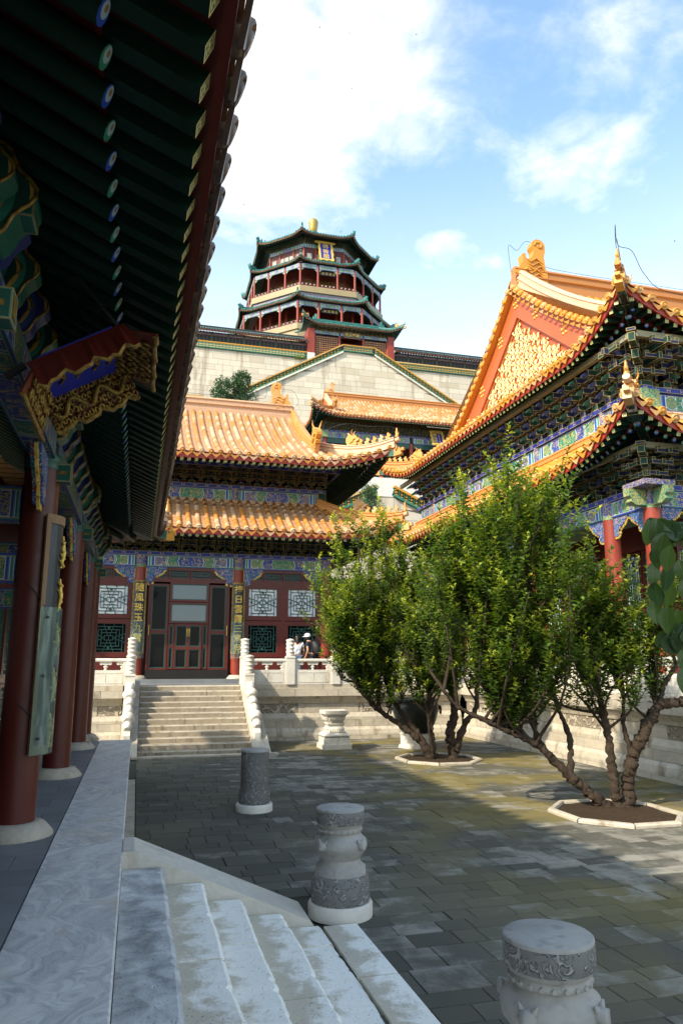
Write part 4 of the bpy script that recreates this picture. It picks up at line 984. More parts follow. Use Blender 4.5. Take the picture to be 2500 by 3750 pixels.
# back wall closing the court between the two halls
cw = thing('court_wall', (9.5, 36, 0), 'red wall with tiled coping closing the gap between the two halls', 'wall')
MB().box((6.8, 35.8, 0), (12.2, 36.2, 5.2)).obj('wall_body', red_wall, cw); MB().sweep([(-.4, 0), (.4, 0), (.06, .35), (-.06, .35)], [(6.8, 36, 5.2), (12.2, 36, 5.2)]).obj('coping', tile_y, cw)
# ---------------------------------------------------------------- great hall on the right
gh = thing('temple_hall', (26.3, 23.3, 1.78), 'large red-gabled hall with stacked yellow eaves and painted brackets at right', 'hall')
CX, CYm = 26.3, 23.3
wy = [15.2, 16.85, 20.7, 25.9, 29.75, 31.4]; wx = [12.0, 13.65, 17.4, 21.6, 26.3, 31]
for y in wy: column(gh, 12.0, y, 1.78, 6.05, .23, .205)
for x in wx[1:4]: column(gh, x, 15.2, 1.78, 6.05, .23, .205)
for y in wy: capital(gh, 12.0, y, 6.03, 6.50, .212)
for x in wx[1:4]: capital(gh, x, 15.2, 6.03, 6.50, .212)
for i in range(5):
    a, b = wy[i], wy[i+1]; beam(gh, (12.0, b-.21), (12.0, a+.21), 6.06, 6.49, .24, fr_a if i % 2 else fr_b)
    for q, d, yy in ((a, 1, a+.21), (b, -1, b-.21)): brace(gh, (11.96, yy, 6.06), (0, d, 0), (-1, 0, 0), .95 if b-a > 2 else .85)
for i in range(3):
    a, b = wx[i], wx[i+1]; beam(gh, (a+.21, 15.2), (b-.21, 15.2), 6.06, 6.49, .24, fr_b if i % 2 else fr_a)
    for d, xx in ((1, a+.21), (-1, b-.21)): brace(gh, (xx, 15.16, 6.06), (d, 0, 0), (0, -1, 0), .95 if b-a > 2 else .85)
beam(gh, (12.0, 31.7), (12.0, 14.9), 6.49, 6.62, .34, fr_strip, 'tie_beam'); beam(gh, (12.18, 15.2), (24, 15.2), 6.492, 6.622, .32, fr_strip, 'tie_beam')
for p, d in (((11.78, 15.2), (-1, 0)), ((12.0, 14.97), (0, -1))):   # beam ends crossing at the corner column
    m = MB(); q = Vector((p[0], p[1], 0)); d = Vector((d[0], d[1], 0)); n = d.cross(Z)
    m.prism([(0, 6.08), (.30, 6.08), (.42, 6.16), (.40, 6.24), (.48, 6.30), (.48, 6.48), (0, 6.48)], q, d, Z, n, .22, 0); m.obj('beam_end_block', scr_green, gh)
MB().box((11.40, 14.60, 6.50), (12.25, 15.45, 6.63)).obj('corner_plate', scr_blue, gh)
panel(gh, (12.08, 15.3, 6.62), (12.12, 31.5, 8.2), flame, 'bracket_backboard'); panel(gh, (12.14, 15.28, 6.62), (24, 15.32, 8.2), flame, 'bracket_backboard')
brackets(gh, (12.0, 15.85, 0), (0, 1, 0), (-1, 0, 0), 14.9, 6.62, .64, (1.05, 1.05, 1.25)); brackets(gh, (12.65, 15.2, 0), (1, 0, 0), (0, -1, 0), 9, 6.62, .64, (1.05, 1.05, 1.25))
def corner_bracket(x, y, z, s, n=3):
    m = MB(); d = Vector((-1, -1, 0)).normalized(); sd_ = Vector((1, -1, 0)).normalized()
    m.box((x-.17, y-.17, z), (x+.17, y+.17, z+.14), 1)
    for t in range(n):
        zz = z + (.20 + .19*t)*s; L = (.34 + .26*t)*s
        m.obox(Vector((x, y, zz)) + d*(L*.45), (d, sd_, Z), (L*.62, .085, .075*s), 1); m.obox(Vector((x, y, zz+.13*s)) + d*L, (d, sd_, Z), (.09, .11, .04), 0)
        for k, ax in ((0, Vector((-1, 0, 0))), (1, Vector((0, -1, 0)))):
            pz = ax.cross(Z); m.obox(Vector((x, y, zz)) + ax*(L*.36), (ax, pz, Z), (L*.5, .05, .06*s), k); m.obox(Vector((x, y, zz)) + ax*(L*.72), (pz, ax, Z), (.26*s, .05, .05), 1-k)
            for q in (-1, 1): m.obox(Vector((x, y, zz+.08)) + ax*(L*.72) + pz*(q*.22*s), (pz, ax, Z), (.05, .055, .035), k)
    m.obj('corner_bracket_set', [e_blue, e_green], gh)
corner_bracket(12.0, 15.2, 6.63, 1.15)
beam(gh, (11.36, 32.0), (11.36, 14.6), 7.36, 7.50, .12, scr_gold, 'eave_purlin'); beam(gh, (11.42, 14.56), (24, 14.56), 7.362, 7.502, .12, scr_gold, 'eave_purlin')
# upper storey
panel(gh, (12.35, 15.6, 8.0), (40, 31.0, 10.8), red_dark, 'upper_wall')
uy = [15.5, 17.1, 20.7, 25.9, 29.5, 31.1]
for i in range(5):
    beam(gh, (12.22, uy[i+1]-.12), (12.22, uy[i]+.12), 8.66, 9.14, .14, fr_b if i % 2 else fr_a); MB().lathe([(.15, 8.6), (.15, 9.16)], (12.22, uy[i], 0), 14).obj('column_head_painting', scr_blue, gh)
for i in range(3): beam(gh, (12.5+i*4, 15.42), (16.3+i*4, 15.42), 8.66, 9.14, .14, fr_a if i % 2 else fr_b)
beam(gh, (12.2, 31.3), (12.2, 15.2), 9.14, 9.27, .26, fr_strip, 'tie_beam'); beam(gh, (12.34, 15.4), (24, 15.4), 9.142, 9.272, .26, fr_strip, 'tie_beam')
MB().box((11.95, 15.15, 8.66), (12.5, 15.7, 9.16)).obj('beam_end_block', scr_green, gh)
panel(gh, (12.26, 15.5, 9.27), (12.31, 31.1, 10.85), flame, 'bracket_backboard'); panel(gh, (12.34, 15.46, 9.27), (24, 15.51, 10.85), flame, 'bracket_backboard')
brackets(gh, (12.2, 16.1, 0), (0, 1, 0), (-1, 0, 0), 14.4, 9.27, .60, (1.0, 1.25, 1.62)); brackets(gh, (12.85, 15.4, 0), (1, 0, 0), (0, -1, 0), 9, 9.27, .60, (1.0, 1.25, 1.62))
corner_bracket(12.2, 15.4, 9.27, 1.5)
beam(gh, (11.50, 31.8), (11.50, 14.7), 10.28, 10.44, .14, scr_gold, 'eave_purlin'); beam(gh, (11.57, 14.7), (24, 14.7), 10.282, 10.442, .14, scr_gold, 'eave_purlin')
# roofs
gr = MB().box((13.2, 17, 10.9), (39, 30, 11.0)).obj('roof', red_dark, gh)
gc = Ctx(gr, tile_y2, pan_y, .33, .36, .094)
Hl2 = lambda v: .58*v + .03*v*v
lw = Slope((10.6, CYm, 7.42), (0, -1, 0), (1, 0, 0), 9.5, Hl2, lambda u: 1.65, .95, .28, 3.2)
ls = Slope((CX, 13.8, 7.42), (1, 0, 0), (0, 1, 0), 15.7, Hl2, lambda u: 1.65, .95, .28, 3.2)
gc.slope(lw); gc.slope(ls)
eave(lw, gh, rl=1.0); eave(ls, gh, rl=1.0, ulim=(-15.7, -8)); hip_rafter(lw, gh, 1, L=1.6)
hip_ridge(lw, gr, 1, 1.6, .26, nfig=3)
ridge(gr, [(12.05, 31.4, 8.22), (12.05, 15.3, 8.22)], .10, .40, None, 'skirt_ridge'); ridge(gr, [(12.2, 15.25, 8.22), (26, 15.25, 8.22)], .10, .40, None, 'skirt_ridge')
Hu2 = lambda v: .36*v + .031*v*v
gd_ = 2.15                                             # gable plane set in from the west eave
uw = Slope((11.0, CYm, 10.60), (0, -1, 0), (1, 0, 0), 9.0, Hu2, lambda u: gd_, .85, .30, 3.0)
us_ = Slope((CX, 14.3, 10.60), (1, 0, 0), (0, 1, 0), 15.3, Hu2, lambda u: 9.0, .85, .30, 3.0)
us_.vm = lambda u: 9.0 if abs(u) < 15.3-gd_+.10 else max(0, 15.3-abs(u))
ub = Slope((CX, 32.3, 10.60), (-1, 0, 0), (0, -1, 0), 15.3, Hu2, lambda u: 9.0, .85, .30, 3.0); ub.vm = us_.vm
gc.slope(uw); gc.slope(us_); gc.slope(ub, ends=False, rows=False)
eave(uw, gh, rl=1.3); eave(us_, gh, rl=1.3, ulim=(-15.3, -8)); hip_rafter(uw, gh, 1, L=2.0); hip_rafter(uw, gh, -1, L=2.0)
hip_ridge(uw, gr, 1, gd_-.1, .30, nfig=4); hip_ridge(uw, gr, -1, gd_-.1, .30, nfig=6)
# red gable with recessed gilded triangle
gx = 11.0 + gd_
def gprof(v0, dz=0., n=14): return [(14.3+v, 10.60+Hu2(v)+dz) for v in [v0 + (9-v0)*i/n for i in range(n+1)]]
def sym(pts): return pts + [(2*CYm-y, z) for y, z in pts[::-1][1:]]
outer = sym(gprof(1.9, -.06)); 
tri = [(CYm-4.3, 11.70), (CYm, 15.10), (CYm+4.3, 11.70)]
gw = MB()
def gpt(y, z, x=0.): return (gx+x, y, z)
# wall as strips round the triangular recess
def zt(y): return 15.10 - abs(y-CYm)*(3.4/4.3)
ysamp = sorted(set([p[0] for p in outer] + [tri[0][0], tri[2][0], CYm] + [CYm-4.3+8.6*i/24 for i in range(25)]))
def zo(y):
    v = min(y, 2*CYm-y) - 14.3; return 10.60+Hu2(v)-.06
for a, b in zip(ysamp[:-1], ysamp[1:]):
    if b < tri[0][0]+.001 or a > tri[2][0]-.001: gw.add([gpt(a, 10.9), gpt(b, 10.9), gpt(b, zo(b)), gpt(a, zo(a))], [(0, 3, 2, 1)])
    else: gw.add([gpt(a, zt(a)), gpt(b, zt(b)), gpt(b, zo(b)), gpt(a, zo(a))], [(0, 3, 2, 1)]); gw.add([gpt(a, 10.9), gpt(b, 10.9), gpt(b, 11.70), gpt(a, 11.70)], [(0, 3, 2, 1)])
for (y0, z0), (y1, z1) in zip(tri, tri[1:] + tri[:1]): gw.add([gpt(y0, z0), gpt(y1, z1), gpt(y1, z1, .16), gpt(y0, z0, .16)], [(0, 1, 2, 3)])
gw.add([gpt(y, z, .16) for y, z in tri], [(0, 1, 2)]); gw.add([gpt(y, z, .3) for y, z in outer], [tuple(range(len(outer)))])
g_ = gw.obj('gable_wall', red_wall, gh)
b = MB()
for (y0, z0), (y1, z1) in zip(tri, tri[1:] + tri[:1]): b.bar(gpt(y0, z0, .12), gpt(y1, z1, .12), .05, .07)
b.obj('recess_frame', gold_pale, g_)
# gilded ribbon knots in the recess
gb = MB()
for iy in range(27):
    for iz in range(14):
        y = CYm - 4.05 + iy*.31; z = 11.75 + iz*.24 + (iy % 2)*.11
        if z + .14 > zt(y) - .08: continue
        r1, r2 = rnd.uniform(.07, .10), rnd.uniform(.09, .14)
        n = 9; ph = rnd.uniform(0, 6.28)
        pts = [gpt(y + r1*math.cos(ph+k*.7)*(1+.25*math.sin(k*1.9+ph)), z + r2*math.sin(ph+k*.7), .10 + .03*math.sin(k+ph)) for k in range(n)]
        gb.tube(pts, [.014] + [.034]*(n-2) + [.014], 5, 0)
        if rnd.random() < .75: gb.tube([gpt(y+.12, z-.12, .12), gpt(y+.20, z+.02, .07), gpt(y+.16, z+.15, .12)], [.014, .036, .014], 5, 0)
gb.obj('gilded_ribbon_relief', gold_pale, g_)
for y, z in ((CYm, 15.68), (CYm-1.35, 14.64), (CYm-3.1, 13.25), (CYm+1.35, 14.64), (CYm+3.1, 13.25), (CYm+4.5, 12.3)):
    f = MB()
    for k in range(7):
        a = k*math.pi/3; rr = 0 if k == 6 else .16; c = gpt(y + rr*math.cos(a), z + rr*math.sin(a)*1.25, -.005)
        f.lathe([(.055, 0), (.05, .02), (.03, .035), (.001, .04)], (0, 0, 0), 8, cap=False); n0 = len(f.v) - 32
        for q in range(n0, len(f.v)):
            vx, vy, vz = f.v[q]; f.v[q] = (c[0]-vz, c[1]+vx, c[2]+vy)
    f.obj('gilded_stud_flower', gold, g_)
# edge tiles along the gable rake and the pale ridge band above
for v in [1.6 + i*.30 for i in range(25)]:
    for sgn in (1, -1):
        if v > 8.95: continue
        y = 14.3+v; z = 10.60+Hu2(v); yy = y if sgn > 0 else 2*CYm-y
        if inview((gx-.2, yy, z)):
            inst('end_tile', gc.eme, frame((gx-.24, yy, z+.02), (-1, 0, 0), Z) @ Matrix.Scale(1.05, 4), gr); inst('drip_tile', gc.dme, frame((gx-.23, yy+.15, z-.03), (-1, 0, 0), Z), gr)
m = MB()
for sgn in (1, -1):
    pts = [(gx-.12, (y if sgn > 0 else 2*CYm-y), z+.05) for y, z in gprof(1.5)]; m.sweep([(-.12, -.14), (.12, -.14), (.12, .0), (-.12, .0)], pts)
m.obj('rake_bed', tile_y2, gr)
for sgn in (1, -1):
    pts = [(gx+.12, (y if sgn > 0 else 2*CYm-y), z+.02) for y, z in gprof(1.5)[::-1]]; ridge(gr, pts, .16, .62, tile_y, 'gable_ridge')
zr = 10.60 + Hu2(9.0)
ridge(gr, [(gx-.05, CYm, zr-.05), (40, CYm, zr-.05)], .24, .85, tile_y, 'main_ridge')
chiwen(gr, (gx+1.30, CYm, zr+.15), (-1, 0, 0), 1.22, tile_y2, .30)
gc.finish(300)
# walls behind the porch columns
panel(gh, (13.75, 16.9, 1.78), (13.85, 31, 6.2), red_dark, 'inner_wall'); panel(gh, (13.7, 16.82, 1.78), (40, 16.9, 6.2), red_dark, 'inner_wall')
yb = [16.9, 20.7, 25.9, 29.7]
for a, bb in zip(yb[:-1], yb[1:]):
    n = 4; w = (bb-a-.3)/n
    for k in range(n):
        y1 = bb-.15-k*w; window(gh, (13.70, y1-.02, 3.2), (0, -1, 0), (1, 0, 0), w-.04, 2.2, paper, .07, 3); window(gh, (13.70, y1-.02, 1.95), (0, -1, 0), (1, 0, 0), w-.04, 1.2, glass, .07, 3)
    panel(gh, (13.64, a+.1, 5.45), (13.74, bb-.1, 5.62), red, 'rail')
for x in (13.8, 17.4):
    for k in range(4): window(gh, (x+.1+k*.9, 16.78, 3.2), (1, 0, 0), (0, 1, 0), .86, 2.2, paper, .07, 3); window(gh, (x+.1+k*.9, 16.78, 1.95), (1, 0, 0), (0, 1, 0), .86, 1.2, glass, .07, 3)
# ---------------------------------------------------------------- side hall whose eaves overhang the camera
lh = thing('temple_hall', (-3, 6.5, .73), 'shaded side hall with red columns and dark painted eaves along the left edge', 'hall')
LX = -1.05; ly = [.3, 4.15, 8.0, 11.85, 15.45, 17.05]
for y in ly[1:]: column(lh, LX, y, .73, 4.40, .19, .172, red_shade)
for y in ly[1:]: MB().lathe([(.182, 4.28), (.182, 4.35), (.187, 4.36), (.187, 4.43), (.18, 4.44)], (LX, y, 0), 18, cap=False).obj('column_head_painting', paint_g, lh)
for i in range(5):
    a, b = ly[i], ly[i+1]
    if b-a < 2: continue
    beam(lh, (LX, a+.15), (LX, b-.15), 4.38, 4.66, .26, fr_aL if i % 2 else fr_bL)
    for q, d in ((a+.17, 1), (b-.17, -1)): brace(lh, (LX+.02, q, 4.38), (0, d, 0), (1, 0, 0), .85, .10)
    beam(lh, (LX-.02, a+.15), (LX-.02, b-.15), 4.66, 4.78, .20, scr_gold, 'upper_tie_beam')
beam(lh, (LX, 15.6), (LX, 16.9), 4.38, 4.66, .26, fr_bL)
for y in ly[1:]:
    m = MB(); m.box((LX+.12, y-.08, 4.16), (LX+.29, y+.08, 4.345)); m.box((LX+.16, y-.083, 4.235), (LX+.25, y-.0805, 4.27), 1); m.box((LX+.2905, y-.045, 4.19), (LX+.294, y+.045, 4.315), 1); m.obj('beam_end_block', [e_greenL, gold_dark], lh)
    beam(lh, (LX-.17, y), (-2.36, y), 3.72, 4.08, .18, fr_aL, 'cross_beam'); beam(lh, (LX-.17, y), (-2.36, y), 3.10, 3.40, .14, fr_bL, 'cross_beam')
# cloud-shaped bracket plates on the beam
def cloudf(base, lite):
    def f(g):
        u, v = g.uv(); x = (u-.5)*2.0; y = (v-.5)*2.0; d = g.m('SQRT', x*x + y*y); an = g.m('ARCTAN2', y, x); q = d + an*.035
        c = g.mix(g.fract(q*3.0) > .62, base, lite); c = g.mix(g.abs(g.fract(q*3.0) - .58) < .09, c, (.42, .28, .07)); c = g.mix(d > .90, c, (.50, .34, .08)); return c
    return f
cl_b = MAT('cloud_plate_blue', cloudf((.012, .020, .13), (.03, .06, .26)), .55); cl_g = MAT('cloud_plate_green', cloudf((.008, .055, .042), (.03, .20, .15)), .55)
def cloud_mesh(mat, sc=1., th=.17):
    pts = []
    for k in range(26):
        a = -math.pi*.62 + k/25*math.pi*1.24; r = .26 + .022*math.cos(a*6)
        pts.append((r*math.cos(a)*1.10, r*math.sin(a)*.92))
    pts += [(-.12, .26), (-.12, -.24)]; pts = [(x*sc, z*sc) for x, z in pts]; m = MB(); n = len(pts); R0 = .34*sc
    for q in (-1, 1): m.add([(x, q*th/2, z) for x, z in pts], [tuple(range(n)) if q < 0 else tuple(range(n))[::-1]], 0, [[(.5+x/R0/2, .5+z/R0/2) for x, z in (pts if q < 0 else pts[::-1])]])
    m.add([(x, q*th/2, z) for q in (-1, 1) for x, z in pts], [(k, n+k, n+(k+1) % n, (k+1) % n) for k in range(n)], 1)
    for k in range(0, n-3, 1): pass
    m.tube([(x*1.0, -th/2, z) for x, z in pts[2:-4]], .010*sc, 5, 2); m.tube([(x*.66, -th/2, z*.66) for x, z in pts[3:-5]], .007*sc, 5, 2)
    return m.mesh('cloud_bracket', [mat, paint_b if mat is cl_b else paint_g, gold_dark])
cb, cg, cbig = cloud_mesh(cl_b), cloud_mesh(cl_g), cloud_mesh(cl_g, 1.30, .26)
y = 1.2; k = 0
while y < 16.9:
    near = min(abs(y-c) for c in ly)
    inst('cloud_bracket', (cb, cg)[k % 2], T(LX-.02, y, 4.88), lh); y += .535; k += 1
for yc in ly[1:]: inst('cloud_bracket', cbig, T(LX-.03, yc, 4.90), lh); MB().box((LX+.22, yc-.10, 4.78), (LX+.36, yc+.10, 4.94)).obj('beam_nose', e_greenL, lh)
MB().tube([(LX+.0, 0, 5.14), (LX+.0, 17.2, 5.14)], .11, 10).obj('purlin', paint_g, lh); panel(lh, (LX-.02, 0, 4.62), (LX+.02, 17.1, 5.06), red_dark, 'filler_board')
# roof
lr = MB().box((-5.2, -4.3, 7.0), (-4.2, 17.2, 7.1)).obj('roof', red_dark, lh)
tile_shade = MAT('shaded_brown_tile', glaze((.085, .050, .030), (.15, .10, .065), (.03, .02, .015), .4), spec=.3)  # tile glaze darkened, shade on the eave ends painted in
lc = Ctx(lr, tile_shade, pan_y, .31, .36, .085)
HL = lambda v: .42*v + .022*v*v
le = Slope((.30, 6.5, 5.10), (0, 1, 0), (-1, 0, 0), 11.0, HL, lambda u: 5.0, .42, .16, 2.2)
lb2 = Slope((-9.7, 6.5, 5.10), (0, -1, 0), (1, 0, 0), 11.0, HL, lambda u: 5.0, .42, .16, 2.2)
ln = Slope((-4.7, 17.5, 5.10), (-1, 0, 0), (0, -1, 0), 5.0, HL, lambda u: 5.0, .42, .16, 2.2)
lc.slope(le); lc.slope(lb2, ends=False, rows=False); lc.slope(ln)
board_shade = MAT('shaded_eave_board', worn((.13, .017, .012), (.07, .012, .01), 2), .6)  # eave red darkened: shade of the side hall put into the colour
eave(le, lh, .235, .10, .058, .14, .57, .62, 2.3, bm=board_shade); eave(ln, lh, .235, .10, .058, .14, .57, .62, 1.6, ulim=(-5, -1.5)); hip_rafter(le, lh, 1, L=2.3)
hip_ridge(le, lr, 1, 4.9, .26, nfig=3); lc.finish(200)
ridge(lr, [(-4.7, -4, 7.6), (-4.7, 12.6, 7.6)], .18, .4)
# wall with lattice windows behind the porch
panel(lh, (-2.50, -2, .73), (-2.38, 17.1, 5.4), red_dark, 'inner_wall')
for a, b in zip(ly[:-1], ly[1:]):
    if b-a < 2: continue
    n = 4; w = (b-a-.3)/n
    for k in range(n):
        window(lh, (-2.34, a+.15+k*w, 2.05), (0, 1, 0), (-1, 0, 0), w-.03, 1.5, paper, .06, 3); window(lh, (-2.34, a+.15+k*w, .85), (0, 1, 0), (-1, 0, 0), w-.03, 1.1, glass, .06, 3)
# platform: floor tiles, kerb stones, plinth course
pf = thing('stone_platform', (-2, 6.5, 0), 'grey-tiled platform edged with long blue-veined marble kerb stones, lower left', 'platform')
MB().box((-4.2, -2, 0), (-.08, 16.82, .66)).obj('platform_core', wall_joint, pf)
ky = [16.86, 14.31, 11.1, 7.45, 3.2, -1.9]
for a, b in zip(ky[:-1], ky[1:]):
    z = .73 + rnd.uniform(-.004, .002); r = rnd.random(); m = MB()
    m.prism([(-.662, .60), (-.662, z-.004), (-.656, z), (-.046, z), (-.036, z-.008), (-.036, .60)], (0, (a+b)/2, 0), (1, 0, 0), Z, (0, 1, 0), a-b-.010, 0, rn=r); m.obj('kerb_stone', mar_kerb, pf)
for i, (a, b) in enumerate(zip(ky[:-1], ky[1:])):
    m = MB(); m.box((-.50, b+.004, .0), (-.06, a-.004, .597), rn=rnd.random()); m.obj('plinth_block', mar_base, pf)
m = MB(); m.box((-.055, 7.72, -.02), (.085, 16.0, .045), rn=.4); m.obj('gutter_strip', mar_base, pf)
y = 16.84
row = 0
while y > -1:
    h = .46; x = -.668 - (row % 2)*.2
    x1 = -.668
    while x1 > -2.7:
        w = .46 if x1 < -.668 or row % 2 == 0 else .23
        q = max(x1-w, -2.75); m = MB(); t = .73 + rnd.uniform(-.004, 0); m.box((q+.003, y-h+.003, .655), (x1-.003, y-.003, t-.004), rn=rnd.random()); m.obj('floor_tile', floor_grey, pf); x1 -= w
    y -= h; row += 1
# curved couplet board on the nearest column with its clear plastic cover
cbd = thing('couplet_board', (LX+.25, 8.0, 1.45), 'weathered curved couplet board strapped to the nearest red column', 'couplet board')
def arc(r, a0, a1, z, n=10): return [(LX + r*math.cos(a0 + (a1-a0)*k/n), 8.0 + r*math.sin(a0 + (a1-a0)*k/n), z) for k in range(n+1)]
def shell(m, r0, r1, a0, a1, z0, z1, mi=0, n=10):
    V = arc(r0, a0, a1, z0, n) + arc(r1, a0, a1, z0, n) + arc(r0, a0, a1, z1, n) + arc(r1, a0, a1, z1, n); k = n+1
    F = [(i, 2*k+i, 2*k+i+1, i+1) for i in range(n)] + [(k+i, k+i+1, 3*k+i+1, 3*k+i) for i in range(n)] + [(i, i+1, k+i+1, k+i) for i in range(n)] + [(2*k+i, 3*k+i, 3*k+i+1, 2*k+i+1) for i in range(n)] + [(0, k, 3*k, 2*k), (n, 2*k+n, 3*k+n, k+n)]
    m.add(V, F, mi)
m = MB(); shell(m, .215, .245, -.95, .95, 1.50, 3.76); m.obj('board', black_board, cbd)
m = MB(); shell(m, .21, .262, -1.12, -.95, 1.47, 3.79); shell(m, .21, .262, .95, 1.12, 1.47, 3.79); shell(m, .212, .260, -.95, .95, 3.70, 3.79); shell(m, .212, .260, -.95, .95, 1.47, 1.55); m.obj('frame', wood_frame, cbd)
for i in range(5):
    m = MB()
    for j in range(4): m.tube([(LX+.25, 7.92 + rnd.uniform(-.06, .12), 3.55 - i*.44 - j*.07), (LX+.268, 8.0 + rnd.uniform(-.04, .04), 3.53 - i*.44 - j*.08), (LX+.25, 8.08 + rnd.uniform(-.1, .05), 3.50 - i*.44 - j*.075)], [.012, .022, .010], 6)
    m.tube([(LX+.25, 8.0, 3.60 - i*.44), (LX+.27, 8.0, 3.42 - i*.44), (LX+.25, 7.98, 3.27 - i*.44)], [.012, .024, .01], 6); m.obj('raised_character', gold, cbd)
m = MB(); shell(m, .292, .296, -1.15, 1.15, 1.47, 2.86, 0, 14); m.obj('plastic_cover', plastic, cbd)
for a in (-.9, .9):
    for z in (1.62, 2.2, 2.76): 
        m = MB(); c = Vector((LX + .24*math.cos(a), 8 + .24*math.sin(a), z)); d = Vector((LX + .31*math.cos(a), 8 + .31*math.sin(a), z)); m.tube([c, d], .014, 8); m.obj('bolt', wire_m, cbd)
for z, dz in ((3.1, -.25), (1.95, -.2)):
    m = MB(); m.tube([(LX-.03, 7.80, z), (LX+.08, 7.79, z+dz*.5), (LX+.16, 7.78, z+dz)], .005, 5); m.obj('tie_wire', wire_m, cbd)
# gilded signboard hung under the eaves, flared frame carved with dragons
sg = thing('signboard', (-.9, 5.3, 4.1), 'gilded dragon-framed blue signboard tilted out under the dark eaves', 'signboard')
A = Vector((-.86, 0, 4.24)); Bv = Vector((-.16, 0, 4.66)); e = (Bv-A); Ls = e.length; e.normalize(); nrm = Vector((e.z, 0, -e.x))   # e up the board, nrm its face (out and down)
y0, y1 = 5.0, 5.75
def sp(t, y, d=0.): p = A + e*t + nrm*d; return Vector((p.x, y, p.z))
m = MB(); m.obox((sp(Ls/2, (y0+y1)/2)), (e, (0, 1, 0), nrm), (Ls/2-.14, (y1-y0)/2, .02)); m.obj('panel', blue_enam, sg)
def flare(ya, yb, wob, name, mat, inner):
    pts = []; n = 18; m = MB()
    for k in range(n+1):
        t = .06 + (Ls-.12)*k/n; ex = .02*math.sin(k*1.1) + .015*math.sin(k*2.3)
        pts.append((sp(t, ya, .0), sp(t, yb, .22 + (ex if wob else 0))))
    V = [p for q in pts for p in q]; th = Vector((0, .02 if yb > ya else -.02, 0)); V2 = [v + th for v in V]; k = len(V)
    F = [(2*i, 2*i+1, 2*i+3, 2*i+2) for i in range(n)]; m.add(V, F, 0); m.add(V2, [f[::-1] for f in F], 1)
    m.add(V + V2, [(2*i+1, k+2*i+1, k+2*i+3, 2*i+3) for i in range(n)] + [(0, k, k+1, 1), (2*n, 2*n+1, k+2*n+1, k+2*n)], 1); return m.obj(name, mat, sg), pts
o1, near = flare(y0, y0-.16, True, 'frame_board', [gold_dark, red_dark], 1); o2, far = flare(y1, y1+.16, True, 'frame_board', [red_dark, red_dark], 1)
for (ta, da, tb, db, nm) in ((.14, 0, -.06, .22, 'bottom'), (Ls-.14, 0, Ls+.06, .22, 'top')):
    m = MB(); V = [sp(ta, y0, da), sp(ta, y1, da), sp(tb, y1+.16, db), sp(tb, y0-.16, db)]; w = e*(.02 if nm == 'top' else -.02); m.add(V + [v+w for v in V], [(0, 1, 2, 3), (7, 6, 5, 4), (0, 4, 5, 1), (1, 5, 6, 2), (2, 6, 7, 3), (3, 7, 4, 0)], 0); m.obj('frame_board', red_dark, sg)
def carve(m, P, nu, nv, r=.012, off=.02):             # P(s,t): coiling gilded relief over a panel
    for a in range(nu):
        for c in range(nv):
            s0, t0 = (a+.5)/nu, (c+.5)/nv; ph = rnd.uniform(0, 6.28); q = []
            for k in range(8): q.append(P(s0 + (.46-.03*k)/nu*math.cos(ph+k*.85), t0 + (.46-.03*k)/nv*math.sin(ph+k*.85)))
            m.tube(q, [r*.4] + [r]*6 + [r*.4], 5)
m = MB()
carve(m, lambda s, t: sp(.06 + (Ls-.12)*s, y1 + .16*t - .02, .22*t), 15, 4)
m.tube([far[k][1] - Vector((0, .02, 0)) for k in range(19)], .022, 6); m.tube([far[k][0] - Vector((0, .015, 0)) for k in range(19)], .014, 6)
drag = [sp(.1 + (Ls-.2)*k/24, y1 + .07 + .03*math.sin(k*.7) - .03, .11 + .05*math.sin(k*.7)) for k in range(25)]; m.tube(drag, [.010] + [.019]*23 + [.010], 7)
m.obj('dragon_relief', gold_dark, o2)
m = MB(); carve(m, lambda s, t: sp(.06 + (Ls-.12)*s, y0 - .16*t + .02, .22*t), 10, 2); m.tube([near[k][1] + Vector((0, .01, 0)) for k in range(19)], .018, 6); m.obj('dragon_relief', gold_dark, o1)
for tA, tB, sgn in ((.14, -.06, 1), (Ls-.14, Ls+.06, -1)):
    m = MB(); carve(m, lambda s, t: sp(tA + (tB-tA)*t + sgn*.02, y0 + (y1-y0)*s, .22*t), 7, 3); m.tube([sp(tB, y0-.14 + (y1-y0+.28)*k/10, .22 + .015*math.sin(k*2.)) for k in range(11)], .02, 6); m.obj('dragon_relief', gold_dark, sg)
for k, q in enumerate((.30, .46, .62, .76)):
    m = MB()
    for j in range(3): m.tube([sp(q*Ls - .03 + .03*j, y0+.22 + .06*math.sin(j*2+k), .03), sp(q*Ls + .02, y0+.42, .035), sp(q*Ls - .02 + .025*j, y1-.25 - .05*j, .03)], .010, 5)
    m.obj('raised_script', gold_dark, sg)
MB().bar(sp(.05, y0+.1, -.04), (LX+.1, y0+.1, 4.2), .04, .04).bar(sp(Ls*.9, y0+.1, -.03), (-.55, y0+.1, 5.0), .02, .02).bar(sp(Ls*.9, y1-.1, -.03), (-.55, y1-.1, 5.0), .02, .02).obj('hanger', wire_m, sg)
